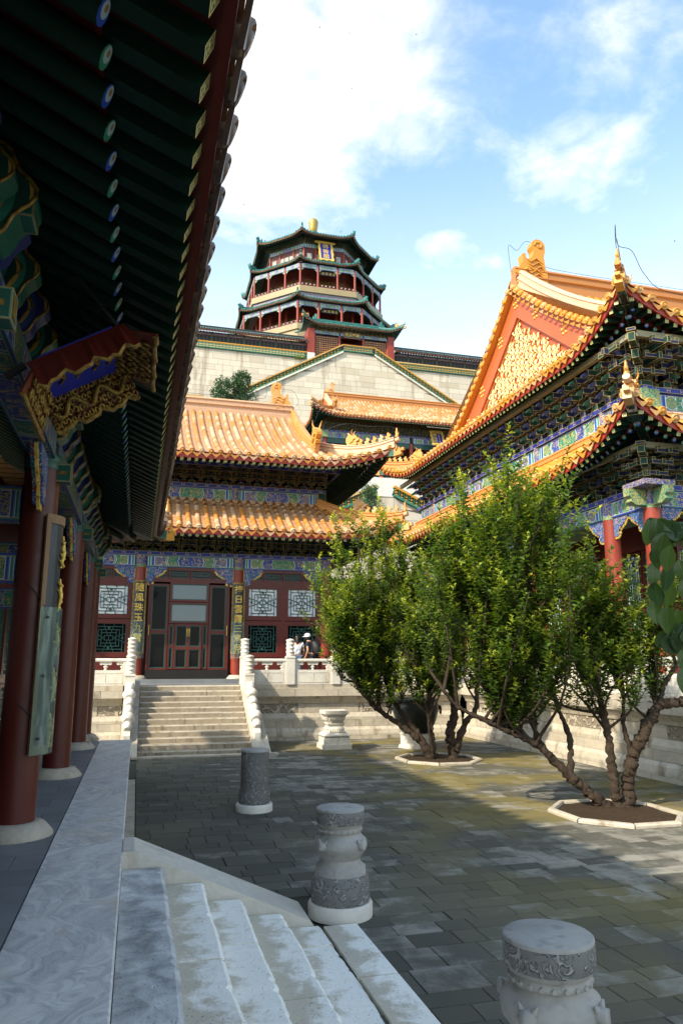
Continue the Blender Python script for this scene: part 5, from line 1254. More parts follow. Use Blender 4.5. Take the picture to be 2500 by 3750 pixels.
# ---------------------------------------------------------------- the hillside: middle hall, walls, gate and tower on one axis
AX = 26.3
hl = MB(); hy = [(36, 0), (40, 3), (46, 8.5), (58, 9), (60, 15), (72, 18), (87, 24), (93, 38), (130, 42), (220, 30)]
hx = [-160 + 20*i for i in range(20)]
hl.add([(x, y, z - .01*abs(x-20)*(1 if z > 5 else 0)) for y, z in hy for x in hx], [(j*20+i, j*20+i+1, (j+1)*20+i+1, (j+1)*20+i) for j in range(len(hy)-1) for i in range(19)], sm=True)
struct('hill', hl, hill_m)
MB().box((-600, -600, -1.2), (900, 900, -.55)).obj('ground', hill_m, None, 'structure')
def stone_wall(name, x0, x1, z0, ztop, y, label, bw=2.0, bh=.78, lim=300, core_poly=None):
    t = thing(name, ((x0+x1)/2, y, z0), label, 'wall')
    poly = core_poly or [(x0, z0), (x1, z0), (x1, ztop(x1)), (x0, ztop(x0))]
    MB().prism(poly, (0, y+.30, 0), (1, 0, 0), Z, (0, 1, 0), .58, 0, rn=.5).obj('wall_core', wall_joint, t)
    bl = []; z = z0; r = 0
    while z < max(ztop(x0 + (x1-x0)*i/40) for i in range(41)):
        x = x0 - (r % 2)*bw*.5 + rnd.uniform(-.4, .4)
        h = bh*rnd.choice((.9, 1, 1.12))
        while x < x1:
            w = bw*rnd.uniform(.7, 1.35); a, b = max(x, x0), min(x+w, x1)
            if b-a > .2:
                ta, tb = ztop(a+.01), ztop(b-.01); tm = min(ta, tb)
                if tm > z + .15:
                    if tm >= z+h: q = [(a, z), (b, z), (b, z+h), (a, z+h)]
                    else: q = [(a, z), (b, z), (b, min(z+h, tb)), (a, min(z+h, ta))]
                    bl.append(q)
                elif max(ta, tb) > z + .25:
                    if ta > tb: q = [(a, z), (a + (b-a)*min(1, (ta-z)/max(ta-tb, .01)), z), (a, min(z+h, ta))]
                    else: q = [(b - (b-a)*min(1, (tb-z)/max(tb-ta, .01)), z), (b, z), (b, min(z+h, tb))]
                    bl.append(q)
            x += w
        z += h; r += 1
    bl = [(q, inview((q[0][0], y, q[0][1]), 30)) for q in bl]; bl.sort(key=lambda k: not k[1]); rest = MB()
    for i, (q, vis) in enumerate(bl):
        g = .012; cx = sum(p[0] for p in q)/len(q); cz = sum(p[1] for p in q)/len(q)
        q = [(p[0] + (g if p[0] < cx else -g), p[1] + (g if p[1] < cz else -g)) for p in q]; rn = rnd.random()
        m = MB() if i < lim else rest
        m.prism(q, (0, y + rnd.uniform(-.012, .0), 0), (1, 0, 0), Z, (0, 1, 0), .06, 0, rn=rn)
        if i < lim: m.obj('stone_block', wall_stone, t)
    if rest.v: rest.obj('block_field', wall_stone, t, 'stuff')
    return t
def parapet(name, p, q, h, label, unit=.36, rows=3, cap=True):   # openwork parapet of amber and green glazed pieces
    p = Vector(p); q = Vector(q); d = (q-p); L = d.length; dh = Vector((d.x, d.y, 0)).normalized(); sl = d.z/Vector((d.x, d.y, 0)).length; Lh = Vector((d.x, d.y, 0)).length; n = dh.cross(Z)
    t = thing(name, p, label, 'parapet')
    nu = int(Lh/unit); m = MB(); hh = (h-.30)/(rows*2-1)
    for i in range(nu):
        for r in range(rows*2-1):
            x = (i + .5 + (r % 2)*.5)*unit
            if x > Lh: continue
            c = p + dh*x + Z*(sl*x + .14 + hh*(r+.5)); m.obox(c, (dh, n, Z), (unit*.36, .10, hh*.5+.004), 1 if r % 2 == 0 else 0)
        for r in range(rows):
            x = (i + .03)*unit; c = p + dh*x + Z*(sl*x + .14 + hh*(2*r+.5)); m.obox(c, (dh, n, Z), (unit*.10, .08, hh*.5), 0)
    m.obj('openwork_pieces', [lat_tile_g, lat_tile_y], t, 'stuff')
    for z0, w, hgt, mat, nm in ((.07, .15, .14, lat_tile_g, 'bottom_rail'), (h-.09, .17, .16, lat_tile_y, 'coping')):
        MB().sweep([(-w, -hgt/2), (w, -hgt/2), (w, hgt/2), (-w, hgt/2)], [p + Z*z0, q + Z*z0]).obj(nm, mat, t)
    MB().bar((p + q)/2 - d*.5 + Z*(h*.5) - n*.16*0 + Vector((0, .06, 0)), q + Z*(h*.5) + Vector((0, .06, 0)), .02, h*.8, 0).obj('back_panel', threshold_m, t)
    return t
# upper retaining wall, gallery and gate
stone_wall('retaining_wall', -12, 84, 22, lambda x: 42.6, 92, 'tall pale stone retaining wall below the tower', lim=300)
parapet('glazed_parapet', (-12, 91.9, 42.6), (20.05, 91.9, 42.6), .95, 'green and amber openwork parapet on the high wall left of the gate', .44); parapet('glazed_parapet', (32.4, 91.9, 42.6), (80, 91.9, 42.6), .95, 'green and amber openwork parapet on the high wall right of the gate', .44)
def gallery(x0, x1, label):
    t = thing('gallery', ((x0+x1)/2, 92.5, 43.5), label, 'gallery'); n = round((x1-x0)/2.15); w = (x1-x0)/n
    MB().box((x0, 92.36, 42.6), (x1, 95.5, 45.1)).obj('back_wall', red_dark, t)
    b = MB(); b.box((.0, -.08, 0), (.16, .04, 2.9), 2); b.box((.16, -.05, 0), (w, .0, .18), 0); b.box((.16, -.05, 1.95), (w, .0, 2.08), 0)
    b.box((.16, -.05, 2.08), (w, -.01, 2.9), 1)
    for k in range(5): x = .16 + (w-.16)*k/4; b.box((x-.05, -.055, .18), (x+.05, 0, 1.95), 0)
    bm = b.mesh('window_bay', [red, scr_blue, e_green]); g2 = MB(); 
    for k in range(4):
        x = .2 + (w-.16)*k/4
        g2.box((x+.02, -.02, .2), (x+(w-.16)/4-.02, -.012, 1.94))
    gm = g2.mesh('pane', glass); l2 = MB()
    for k in range(4):
        x = .21 + (w-.16)*k/4; ww = (w-.16)/4-.10
        for j in range(8): l2.box((x+.02, -.04, .28+j*.21), (x+ww, -.025, .31+j*.21))
        for j in range(3): l2.box((x+ww*(j+.7)/3, -.041, .2), (x+ww*(j+.7)/3+.025, -.024, 1.94))
    lm = l2.mesh('lattice', lat_green)
    for i in range(n):
        M = T(x0+i*w, 92.3, 43.5) @ Matrix.Scale(.54, 4, (0, 0, 1)); o = inst('window_bay', bm, M, t); inst('pane', gm, M, o); inst('lattice', lm, M, o)
    r = MB().box((x0, 92.5, 45.1), (x1, 95, 45.15)).obj('roof', red_dark, t); c = Ctx(r, grey_tile, pan_g, .34, .5, .10)
    s = Slope(((x0+x1)/2, 91.45, 45.15), (1, 0, 0), (0, 1, 0), (x1-x0)/2, lambda v: .5*v, lambda u: 2.4, 0, 0, 1.); s.vm = lambda u: 2.4
    c.slope(s); eave(s, t, .40, .12, .06, .1, .5, .4, .5); c.finish(0); ridge(r, [(x0, 93.85, 46.3), (x1, 93.85, 46.3)], .15, .35, grey_tile)
gallery(-12, 20.0, 'long dark-windowed gallery on the high wall left of the gate'); gallery(32.45, 78, 'dark-windowed gallery on the high wall right of the gate')
gt = thing('gate_hall', (AX, 92.5, 42.6), 'green-and-amber roofed gate building in front of the tower', 'gate')
for a, b in ((20.05, 21.0), (31.5, 32.4)): panel(gt, (a, 91.6, 43.4), (b, 95, 47.0), red_col, 'end_wall'); panel(gt, (a-.02, 91.55, 41.5), (b+.02, 95, 43.4), plaster, 'wall_base')
panel(gt, (21, 93.2, 42.6), (31.5, 93.4, 47.2), red_dark, 'back_wall')
for a in (21.0, 24.6, 28.0, 31.5): column(gt, a, 92.0, 42.6, 46.4, .18, .17, None, False)
for a, b, d in ((21.15, 24.45, 0), (28.15, 31.35, 0)):
    panel(gt, (a, 92.0, 43.0), (b, 92.1, 46.2), red, 'screen_panel'); m = MB()
    for k in range(13):
        for j in range(10): m.box((a+.2+k*(b-a-.4)/12-.04, 91.96, 43.3+j*.3-.05), (a+.2+k*(b-a-.4)/12+.04, 92.0, 43.3+j*.3+.05), 0)
    m.obj('gilded_studs', gold, gt, 'stuff')
panel(gt, (24.75, 92.0, 46.15), (27.85, 92.1, 46.4), red, 'lintel')
for a, b in ((21.1, 24.5), (24.7, 27.9), (28.1, 31.4)): beam(gt, (a, 92.0), (b, 92.0), 46.40, 46.85, .3, fr_a)
panel(gt, (20.4, 91.9, 46.85), (32.1, 92.3, 47.4), flame, 'bracket_backboard')
brackets(gt, (20.5, 91.95, 0), (1, 0, 0), (0, -1, 0), 11.5, 46.85, .62)
gtr = MB().box((21, 92, 47.3), (31.5, 95, 47.4)).obj('roof', red_dark, gt); gcx = Ctx(gtr, tile_g, pan_g, .34, .45, .10)
Hg = lambda v: .40*v + .03*v*v
s = Slope((AX, 90.7, 47.55), (1, 0, 0), (0, 1, 0), 6.85, Hg, lambda u: 2.6, .75, .35, 2.2); gcx.slope(s); eave(s, gt, .26); hip_rafter(s, gt, 1); hip_rafter(s, gt, -1)
s2 = Slope((AX-6.85, 93.3, 47.55), (0, -1, 0), (1, 0, 0), 2.6, Hg, lambda u: 2.6, .75, .35, 2.2); gcx.slope(s2)
s3 = Slope((AX+6.85, 93.3, 47.55), (0, 1, 0), (-1, 0, 0), 2.6, Hg, lambda u: 2.6, .75, .35, 2.2); gcx.slope(s3); gcx.finish(0)
m = MB()
V = [s.P(-4.6 + 9.2*i/12, v, .12) for i in range(13) for v in (.9, 1.5, 2.1)]; m.add(V, [(i*3+j, (i+1)*3+j, (i+1)*3+j+1, i*3+j+1) for i in range(12) for j in range(2)]); m.obj('amber_tile_band', tile_y2, gtr)
for q in (1, -1): hip_ridge(s, gtr, q, 2.5, .3, nfig=3, mat=tile_g)
ridge(gtr, [(AX-5, 93.3, 48.7), (AX+5, 93.3, 48.7)], .18, .55, tile_g)
for q in (1, -1): chiwen(gtr, (AX+q*4.6, 93.3, 48.9), (q, 0, 0), .7, tile_g)
pq = thing('name_plaque', (AX, 91.7, 46.3), 'small dark plaque with gold characters over the gate opening', 'plaque')
MB().box((AX-1.05, 91.62, 46.15), (AX+1.05, 91.72, 46.95)).obj('board', black_board, pq); b = MB()
for a, c in (((AX-1.12, 91.60, 46.10), (AX+1.12, 91.70, 46.18)), ((AX-1.12, 91.60, 46.92), (AX+1.12, 91.70, 47.0)), ((AX-1.12, 91.602, 46.18), (AX-1.04, 91.698, 46.92)), ((AX+1.04, 91.602, 46.18), (AX+1.12, 91.698, 46.92))): b.box(a, c)
b.obj('frame', wood_frame, pq)
for i, ch in enumerate('性正養導'): text_mesh(ch, .52, basis((AX-.75+i*.5, 91.60, 46.55), (1, 0, 0), Z, (0, -1, 0)), gold, pq, 'character')
# triangular stair wall in front
def tz(x): return 43.35 - max(0, abs(x-26.15)-2.15)*.57 - .95
stone_wall('stair_wall', -2, 56, 20, tz, 88, 'gable-shaped pale stone stair wall in front of the retaining wall', lim=300, core_poly=[(-2, 20), (56, 20), (56, tz(56)), (28.3, tz(28)), (24, tz(24)), (-2, tz(-2))])
parapet('glazed_parapet', (24.0, 87.9, 42.4), (28.3, 87.9, 42.4), .95, 'level openwork parapet at the peak of the stair wall', .40); 
parapet('glazed_parapet', (-2, 87.9, 42.4-26*.57), (23.95, 87.9, 42.4), .95, 'green and amber parapet sloping up to the left of the stair wall peak', .44); parapet('glazed_parapet', (28.35, 87.9, 42.4), (56, 87.9, 42.4-27.65*.57), .95, 'green and amber parapet sloping down right of the stair wall peak', .44)
for q in (-1, 1):
    x = 26.15 + q*2.15; m = MB(); m.prism([(0, 0), (q*26, -26*.57), (q*26, -26*.57-.22), (0, -.22)] if q > 0 else [(0, 0), (0, -.22), (q*26, -26*.57-.22), (q*26, -26*.57)], (x, 87.9, 42.4), (1, 0, 0), Z, (0, 1, 0), .4); m.obj('string_course', mar_white, None, label=('pale coping strip under the parapet, %s slope of the stair wall' % ('right' if q > 0 else 'left')), cat='coping')
# lower landing at far left
stone_wall('landing_wall', -14, 6.5, 16, lambda x: 27.6 if x < 4.9 else 27.6-(x-4.9)*.45, 72, 'low stone landing wall left of the pine', lim=60, core_poly=[(-14, 16), (6.5, 16), (6.5, 26.8), (4.9, 27.6), (-14, 27.6)])
parapet('glazed_parapet', (-14, 71.9, 27.6), (4.9, 71.9, 27.6), 1.0, 'short level green parapet beside the pine', .44); parapet('glazed_parapet', (4.95, 71.9, 27.6), (7.5, 71.9, 26.4), 1.0, 'short green parapet sloping down to the pine', .44)
# zig-zag stair below the middle hall
stone_wall('stair_wall', 9, 24, 4, lambda x: 13.0 - max(0, abs(x-15.1)-.6)*.46, 45, 'pale stone stair wall glimpsed between the two halls', bw=1.6, bh=.7, lim=120, core_poly=[(9, 4), (24, 4), (24, 9.2), (15.7, 13.0), (14.5, 13.0), (9, 10.5)])
parapet('glazed_parapet', (9, 44.9, 13.0-5.5*.46), (14.5, 44.9, 13.0), .75, 'openwork parapet rising between the two halls', .34); parapet('glazed_parapet', (15.7, 44.9, 13.0), (24, 44.9, 13.0-8.3*.46), .75, 'openwork parapet falling behind the great hall', .34)
# middle hall
mh = thing('temple_hall', (AX, 67, 18.4), 'small distant yellow-roofed hall between the front hall and the red gable', 'hall')
MB().box((10, 60.6, 8), (44, 74, 18.4)).obj('podium', plaster, mh)
MX = [15.6, 18.1, 21.0, 24.0, 28.6, 31.6, 34.5, 37]
for x in MX: column(mh, x, 63.5, 18.4, 22.6, .20, .18)
for a, b in zip(MX[:-1], MX[1:]): beam(mh, (a+.18, 63.5), (b-.18, 63.5), 22.62, 23.2, .24, fr_a if int(a) % 2 else fr_b); panel(mh, (a+.2, 63.45, 22.15), (b-.2, 63.5, 22.60), lat_green, 'hanging_fret')
beam(mh, (15.2, 63.5), (37.4, 63.5), 23.2, 23.34, .34, fr_strip, 'tie_beam')
MB().box((15.0, 63.1, 22.6), (15.8, 63.9, 23.2)).obj('beam_end_block', scr_green, mh); beam(mh, (15.6, 63.8), (15.6, 72), 22.62, 23.2, .24, fr_b)
panel(mh, (15.4, 63.6, 23.34), (37.2, 63.7, 25.2), flame, 'bracket_backboard'); panel(mh, (15.42, 63.8, 23.34), (15.5, 72, 25.2), flame, 'bracket_backboard')
brackets(mh, (15.6, 63.5, 0), (1, 0, 0), (0, -1, 0), 21.4, 23.34, .66, (1, 1.1, 1.15)); brackets(mh, (15.6, 64, 0), (0, 1, 0), (-1, 0, 0), 7, 23.34, .66, (1, 1.1, 1.15))
panel(mh, (15.7, 65.2, 18.4), (37, 65.3, 23.2), red_dark, 'inner_wall')
for x in [16.2 + i*1.35 for i in range(15)]: window(mh, (x, 65.12, 19.4), (1, 0, 0), (0, 1, 0), 1.25, 2.9, glass, .09, 4)
mr = MB().box((18, 64, 24.4), (35, 70, 24.5)).obj('roof', red_dark, mh); mc = Ctx(mr, tile_y, pan_y, .34, .42, .095)
Hm = lambda v: .45*v + .032*v*v; MW = 12.2
ms = Slope((AX, 61.3, 24.25), (1, 0, 0), (0, 1, 0), MW, Hm, lambda u: 5.6, .75, .35, 2.8); ms.vm = lambda u: 5.6 if abs(u) < MW-2.3+.3 else max(0, MW-abs(u))
mw = Slope((AX-MW, 66.9, 24.25), (0, -1, 0), (1, 0, 0), 5.6, Hm, lambda u: 2.3, .75, .35, 2.8)
mb2 = Slope((AX, 72.5, 24.25), (-1, 0, 0), (0, -1, 0), MW, Hm, lambda u: 5.6, .75, .35, 2.8); mb2.vm = ms.vm
mc.slope(ms); mc.slope(mw); mc.slope(mb2, ends=False, rows=False); eave(ms, mh, .26, ulim=(-13, 2)); eave(mw, mh, .26); hip_rafter(ms, mh, -1); mc.finish(200)
gpoly = [(61.3+v, 24.25+Hm(v)-.05) for v in [2.2+3.4*i/8 for i in range(9)]]; gpoly += [(133.8-y, z) for y, z in gpoly[::-1][1:]]
MB().prism(gpoly, (AX-MW+2.3, 0, 0), (0, 1, 0), (0, 0, 1), (1, 0, 0), .1).obj('gable_wall', red_wall, mh)
ridge(mr, [ms.P(-(MW-2.3-.05), v, .03) for v in (5.6, 4.6, 3.6, 2.6, 1.6)], .15, .42, None, 'gable_ridge'); inst('ridge_beast', BEAST_ME, frame(ms.P(-(MW-2.25), 1.55, .4), (0, -1, 0), Z) @ Matrix.Scale(1.6, 4), mr)
hip_ridge(ms, mr, -1, 2.2, .34, nfig=4)
zr = 24.25+Hm(5.6); ridge(mr, [(AX-MW+2.2, 66.9, zr-.05), (AX+MW-2.2, 66.9, zr-.05)], .22, .68, None, 'main_ridge'); chiwen(mr, (AX-MW+3.3, 66.9, zr+.1), (-1, 0, 0), 1.0)
def plaque(cx, y, z0, z1, w, tilt, label, chars, second=False, crest=False):
    h = z1-z0; t = thing('name_plaque', (cx, y, z0), label, 'plaque'); M = T(cx, y, z0) @ Matrix.Rotation(tilt, 4, 'X')
    a = MB(); a.box((-w/2, -.03, 0), (w/2, .03, h)); inst('panel', a.mesh('panel', blue_enam), M, t)
    f = MB(); k = w*.20
    for s_ in (-1, 1): f.prism([(s_*(w/2+k*(1+.18*math.sin(j*1.7))), -k+(h+2*k)*j/12) for j in range(13)] + [(s_*w/2, h), (s_*w/2, 0)], (0, -.08, 0), (1, 0, 0), Z, (0, 1, 0), .10)
    f.prism([(-w/2-k + (w+2*k)*j/10, -k*(1+.3*math.sin(j*1.6))) for j in range(11)] + [(w/2, 0), (-w/2, 0)], (0, -.09, 0), (1, 0, 0), Z, (0, 1, 0), .10)
    tw = w/2 + (k*2.6 if crest else k)
    f.prism([(-tw + 2*tw*j/10, h + k*(.75 + .5*math.sin(math.pi*j/10))) for j in range(11)] + [(tw*.8, h), (-tw*.8, h)], (0, -.14, 0), (1, 0, 0), Z, (0, 1, 0), .22); inst('frame', f.mesh('frame', gold), M, t)
    n = len(chars); s_ = min(w*.62, h/n*.98)
    for i, ch in enumerate(chars): text_mesh(ch, s_, M @ basis((-w*.22 if second else 0, -.04, h - h*(i+.5)/n), (1, 0, 0), Z, (0, -1, 0)), gold, t, 'character')
    if second:
        m = MB(); m.tube([(w*.22 + .05*w*math.sin(j*1.3), -.05, h*.08 + h*.84*j/16) for j in range(17)], w*.035, 5); inst('script', m.mesh('script', gold), M, t)
plaque(AX, 62.3, 22.45, 23.75, .95, -.42, 'blue plaque with wavy gold frame under the distant hall eaves', '德輝殿', True)
lamp = MB(); lamp.tube([(AX-1.3, 61.9, 23.95), (AX+1.3, 61.9, 23.95)], .05, 8); lamp.obj('tube_light', plaster, None, label='thin white tube lamp above the distant blue plaque', cat='lamp')
# tower
pg = thing('pagoda', (AX, 116.5, 43), 'eight-sided green-roofed pagoda with red galleries and gold finial on the hill', 'pagoda')
PC = Vector((AX, 116.5, 0)); T22 = math.tan(math.pi/8)
def octv(ap, z, k): a = -math.pi/2 - math.pi/8 + k*math.pi/4; r = ap/math.cos(math.pi/8); return PC + Vector((r*math.cos(a), r*math.sin(a), z))
def octring(name, ap, z0, z1, mat, ap1=None):
    m = MB(); V = [octv(ap, z0, k) for k in range(8)] + [octv(ap1 or ap, z1, k) for k in range(8)]; q = [(0, 0), (1, 0), (1, 1), (0, 1)]; w = 2*ap*T22
    m.add(V, [(k, (k+1) % 8, 8+(k+1) % 8, 8+k) for k in range(8)], 0, [q]*8, [(w, z1-z0)]*8); m.add(V[8:], [tuple(range(8))]); m.add(V[:8], [tuple(range(8))[::-1]]); return m.obj(name, mat, pg)
pr_ = octring('roof', 7.0, 70.4, 70.6, red_dark); pc = Ctx(pr_, tile_g, pan_g, .42, .6, .14)
stone_band = MAT('ochre_stone_band', worn((.32, .245, .13), (.22, .16, .085), 1.2), .8)
EDG = (7, 0, 1, 2, 6)                                   # edges that face the courtyard: front is 0
def pslope(ap, z, H, vmax, A, B):
    out = []
    for e_ in range(8):
        th = -math.pi/2 + e_*math.pi/4; nrm = Vector((math.cos(th), math.sin(th), 0)); u = Vector((-nrm.y, nrm.x, 0)); O = PC + nrm*ap; O.z = z
        s = Slope(O, u, -nrm, ap*T22, H, lambda q: vmax, A, B, 2.6, 1/T22, 3.0); out.append((e_, s))
    return out
def ptier(ap, z, H, vmax, A=.55, B=.30):
    for e_, s in pslope(ap, z, H, vmax, A, B):
        vis = e_ in EDG; pc.slope(s, ends=vis, rows=vis)
        if vis: eave(s, pg, .30, .12, .06, .1, .55, .5, .9)
        path = [s.P(s.Lh - v*T22, v, .05) for v in [vmax + (0-vmax)*i/8 for i in range(9)]]; ridge(pr_, path, .16, .34, tile_g, 'hip_ridge')
        if vis or e_ == 5:
            d = (path[-1]-path[-2]); d.z = 0; inst('hip_finial', CHM, frame(path[-1] + Z*.2 - d.normalized()*.2, d, Z), pr_)
            for k in range(4): q = path[-1] + (path[-3]-path[-1])*(.3 + k*.22); inst('ridge_figure', FIGG, frame(q + Z*.34, d, Z), pr_)
_m = MB(); _m.prism([(x*.9, y*1.1) for x, y in BEAST], (0, 0, 0), (1, 0, 0), (0, 0, 1), (0, 1, 0), .2); CHM = _m.mesh('hip_finial', tile_g)
_m = MB(); _m.prism(FIG, (0, 0, 0), (1, 0, 0), (0, 0, 1), (0, 1, 0), .1); FIGG = _m.mesh('ridge_figure', tile_g)
ptier(10.35, 70.75, lambda v: .24*v + .012*v*v, 10.2)
ptier(11.4, 65.2, lambda v: .45*v + .03*v*v, 3.1)
ptier(13.2, 57.75, lambda v: .45*v + .03*v*v, 2.6)
def pcols(ap, z0, z1, r, nb=(0, .32, .68)):
    for e_ in EDG:
        for f in nb:
            a, b = octv(ap, 0, e_), octv(ap, 0, (e_+1) % 8); p = a + (b-a)*f; column(pg, p.x, p.y, z0, z1, r, r*.93, None, False)
def pbeams(ap, z0, z1, nb=(0, .32, .68, 1.0), br=True):
    for e_ in EDG:
        a, b = octv(ap, 0, e_), octv(ap, 0, (e_+1) % 8); u = (b-a).normalized(); n = Vector((u.y, -u.x, 0))
        for f, g in zip(nb[:-1], nb[1:]):
            p, q = a + (b-a)*f + u*.2, a + (b-a)*g - u*.2; beam(pg, p, q, z0, z1, .22, fr_a if (e_ + int(f*3)) % 2 else fr_b)
            if br:
                for c, d in ((p, u), (q, -u)): m = MB(); m.prism([(0, 0), (.48, 0), (.42, -.10), (.26, -.14), (.20, -.26), (.12, -.30), (.10, -.42), (0, -.42)], (c.x, c.y, z0), d, Z, n, .10); m.obj('carved_apron', pg_brace, pg)
pg_brace = MAT('pale_apron_paint', scroll_((.50, .42, .22), (.10, .25, .30), 6, .08), .6)
# storeys from the ground up
octring('lower_base', 12.7, 42, 52.5, stone_band); octring('lower_balcony', 12.9, 52.5, 53.45, stone_band); octring('lower_wall', 9.6, 53.4, 58.6, red_dark)
octring('middle_band', 11.0, 58.6, 59.9, scr_blue); octring('upper_balcony', 11.25, 59.75, 60.75, stone_band); octring('middle_wall', 8.6, 60.7, 66.5, red_dark); octring('upper_wall', 8.05, 66.0, 69.6, red)
octring('upper_frieze', 8.15, 69.3, 70.0, fr_a); octring('bracket_backboard', 8.2, 70.0, 71.0, flame)
pcols(12.5, 53.4, 57.3, .20); pbeams(12.5, 56.6, 57.35); pcols(10.85, 60.7, 64.6, .18); pbeams(10.85, 64.0, 64.75); pcols(8.12, 66.4, 69.4, .16, (0, .3, .7))
pcols(10.3, 53.4, 57.3, .22)
def prail(ap, z):
    for e_ in EDG:
        a, b = octv(ap, z, e_), octv(ap, z, (e_+1) % 8); m = MB(); m.bar(a + Z*.62, b + Z*.62, .10, .10, 0); m.bar(a + Z*.22, b + Z*.22, .06, .35, 0); n = 14
        for k in range(n): p = a + (b-a)*((k+.5)/n); m.bar(p + Z*.40, p + Z*.58, .14, .14, 1, (1, 0, 0))
        m.obj('railing', [red, plaster], pg)
prail(12.5, 53.45); prail(10.85, 60.75)
_W = {}
def WB(w, h):
    if ('b', w, h) not in _W:
        m = MB(); m.box((0, -.07, 0), (w, -.01, h), 0); m.box((.09, -.075, .09), (w-.09, -.071, h-.09), 1); _W['b', w, h] = m.mesh('window', [red, glass])
    return _W['b', w, h]
def WL(w, h):
    if (w, h) not in _W:
        m = MB(); nx = 4; nz = max(3, int(h/.28)); pale = h < 1.5
        for i in range(nx+1): x = .1+(w-.2)*i/nx; m.box((x-.03, -.10, .09), (x+.03, -.076, h-.09))
        for j in range(nz+1): z = .1+(h-.2)*j/nz; m.box((.09, -.101, z-.03), (w-.09, -.0765, z+.03))
        _W[w, h] = m.mesh('lattice', plaster if pale else gold_dark)
    return _W[w, h]
for e_ in EDG:                                         # latticed doors and windows on each face
    th = -math.pi/2 + e_*math.pi/4; n = Vector((math.cos(th), math.sin(th), 0)); u = Vector((-n.y, n.x, 0))
    for ap, z, h, w, xs in ((8.62, 61.0, 2.3, 1.15, (-2.7, -1.2, 0, 1.2, 2.7)), (8.08, 67.2, 1.15, .85, (-2.45, -.95, 0, .95, 2.45)), (9.62, 53.8, 2.4, 1.3, (-2.6, -1.3, 0, 1.3, 2.6))):
        for x in xs:
            c = PC + n*ap + u*(x - w/2); c.z = z; M = basis(c, u, -n, Z); o = inst('window', WB(w, h), M, pg); inst('lattice', WL(w, h), M, o)
    for k in range(15):
        t_ = -3.1 + 6.2*k/14; c = PC + n*8.25 + u*t_; c.z = 70.05; inst('bracket_set', BR[k % 2], basis(c, -u*1.2 if False else u*(-1.0), n*1.5, Z*1.2), pg)
pc.finish(0)
fn = MB(); fn.lathe([(1.3, 73.6), (1.1, 76.3), (.9, 76.5), (.9, 76.9), (1.05, 77.0), (.75, 77.35)], (AX, 116.5, 0), 8, 1, sm=False); fn.lathe([(.6, 77.35), (.7, 77.5), (.75, 78.2), (.86, 79.0), (.84, 79.5), (.66, 79.85), (.2, 80.0), (.01, 80.02)], (AX, 116.5, 0), 20, 0); fn.obj('finial', [MAT('dull_gilding', (.40, .27, .06), .4, .5, .4), tile_g], pg)
plaque(AX, 106.6, 66.6, 70.0, 1.75, -.30, 'tall blue plaque with gold frame and three gold characters high on the pagoda', '佛香閣', crest=True)
for z, ap, w in ((63.3, 10.6, 2.6), (56.0, 12.2, 2.6)):
    q = thing('name_plaque', (AX, 116.5-ap, z), 'dark gold-lettered board under the %s eave of the pagoda' % ('middle' if z > 60 else 'lowest'), 'plaque'); MB().box((AX-w/2, 116.5-ap+.02, z), (AX+w/2, 116.5-ap+.10, z+.6)).obj('board', black_board, q)
    g2 = MB()
    for k in range(4):
        for j in range(3): g2.bar((AX-w/2+.35+k*.62, 116.5-ap, z+.15+j*.15), (AX-w/2+.75+k*.62, 116.5-ap, z+.18+j*.13), .03, .05, 0)
        g2.bar((AX-w/2+.55+k*.62, 116.5-ap, z+.08), (AX-w/2+.56+k*.62, 116.5-ap, z+.54), .03, .06, 0, (1, 0, 0))
    g2.obj('lettering', gold, q)
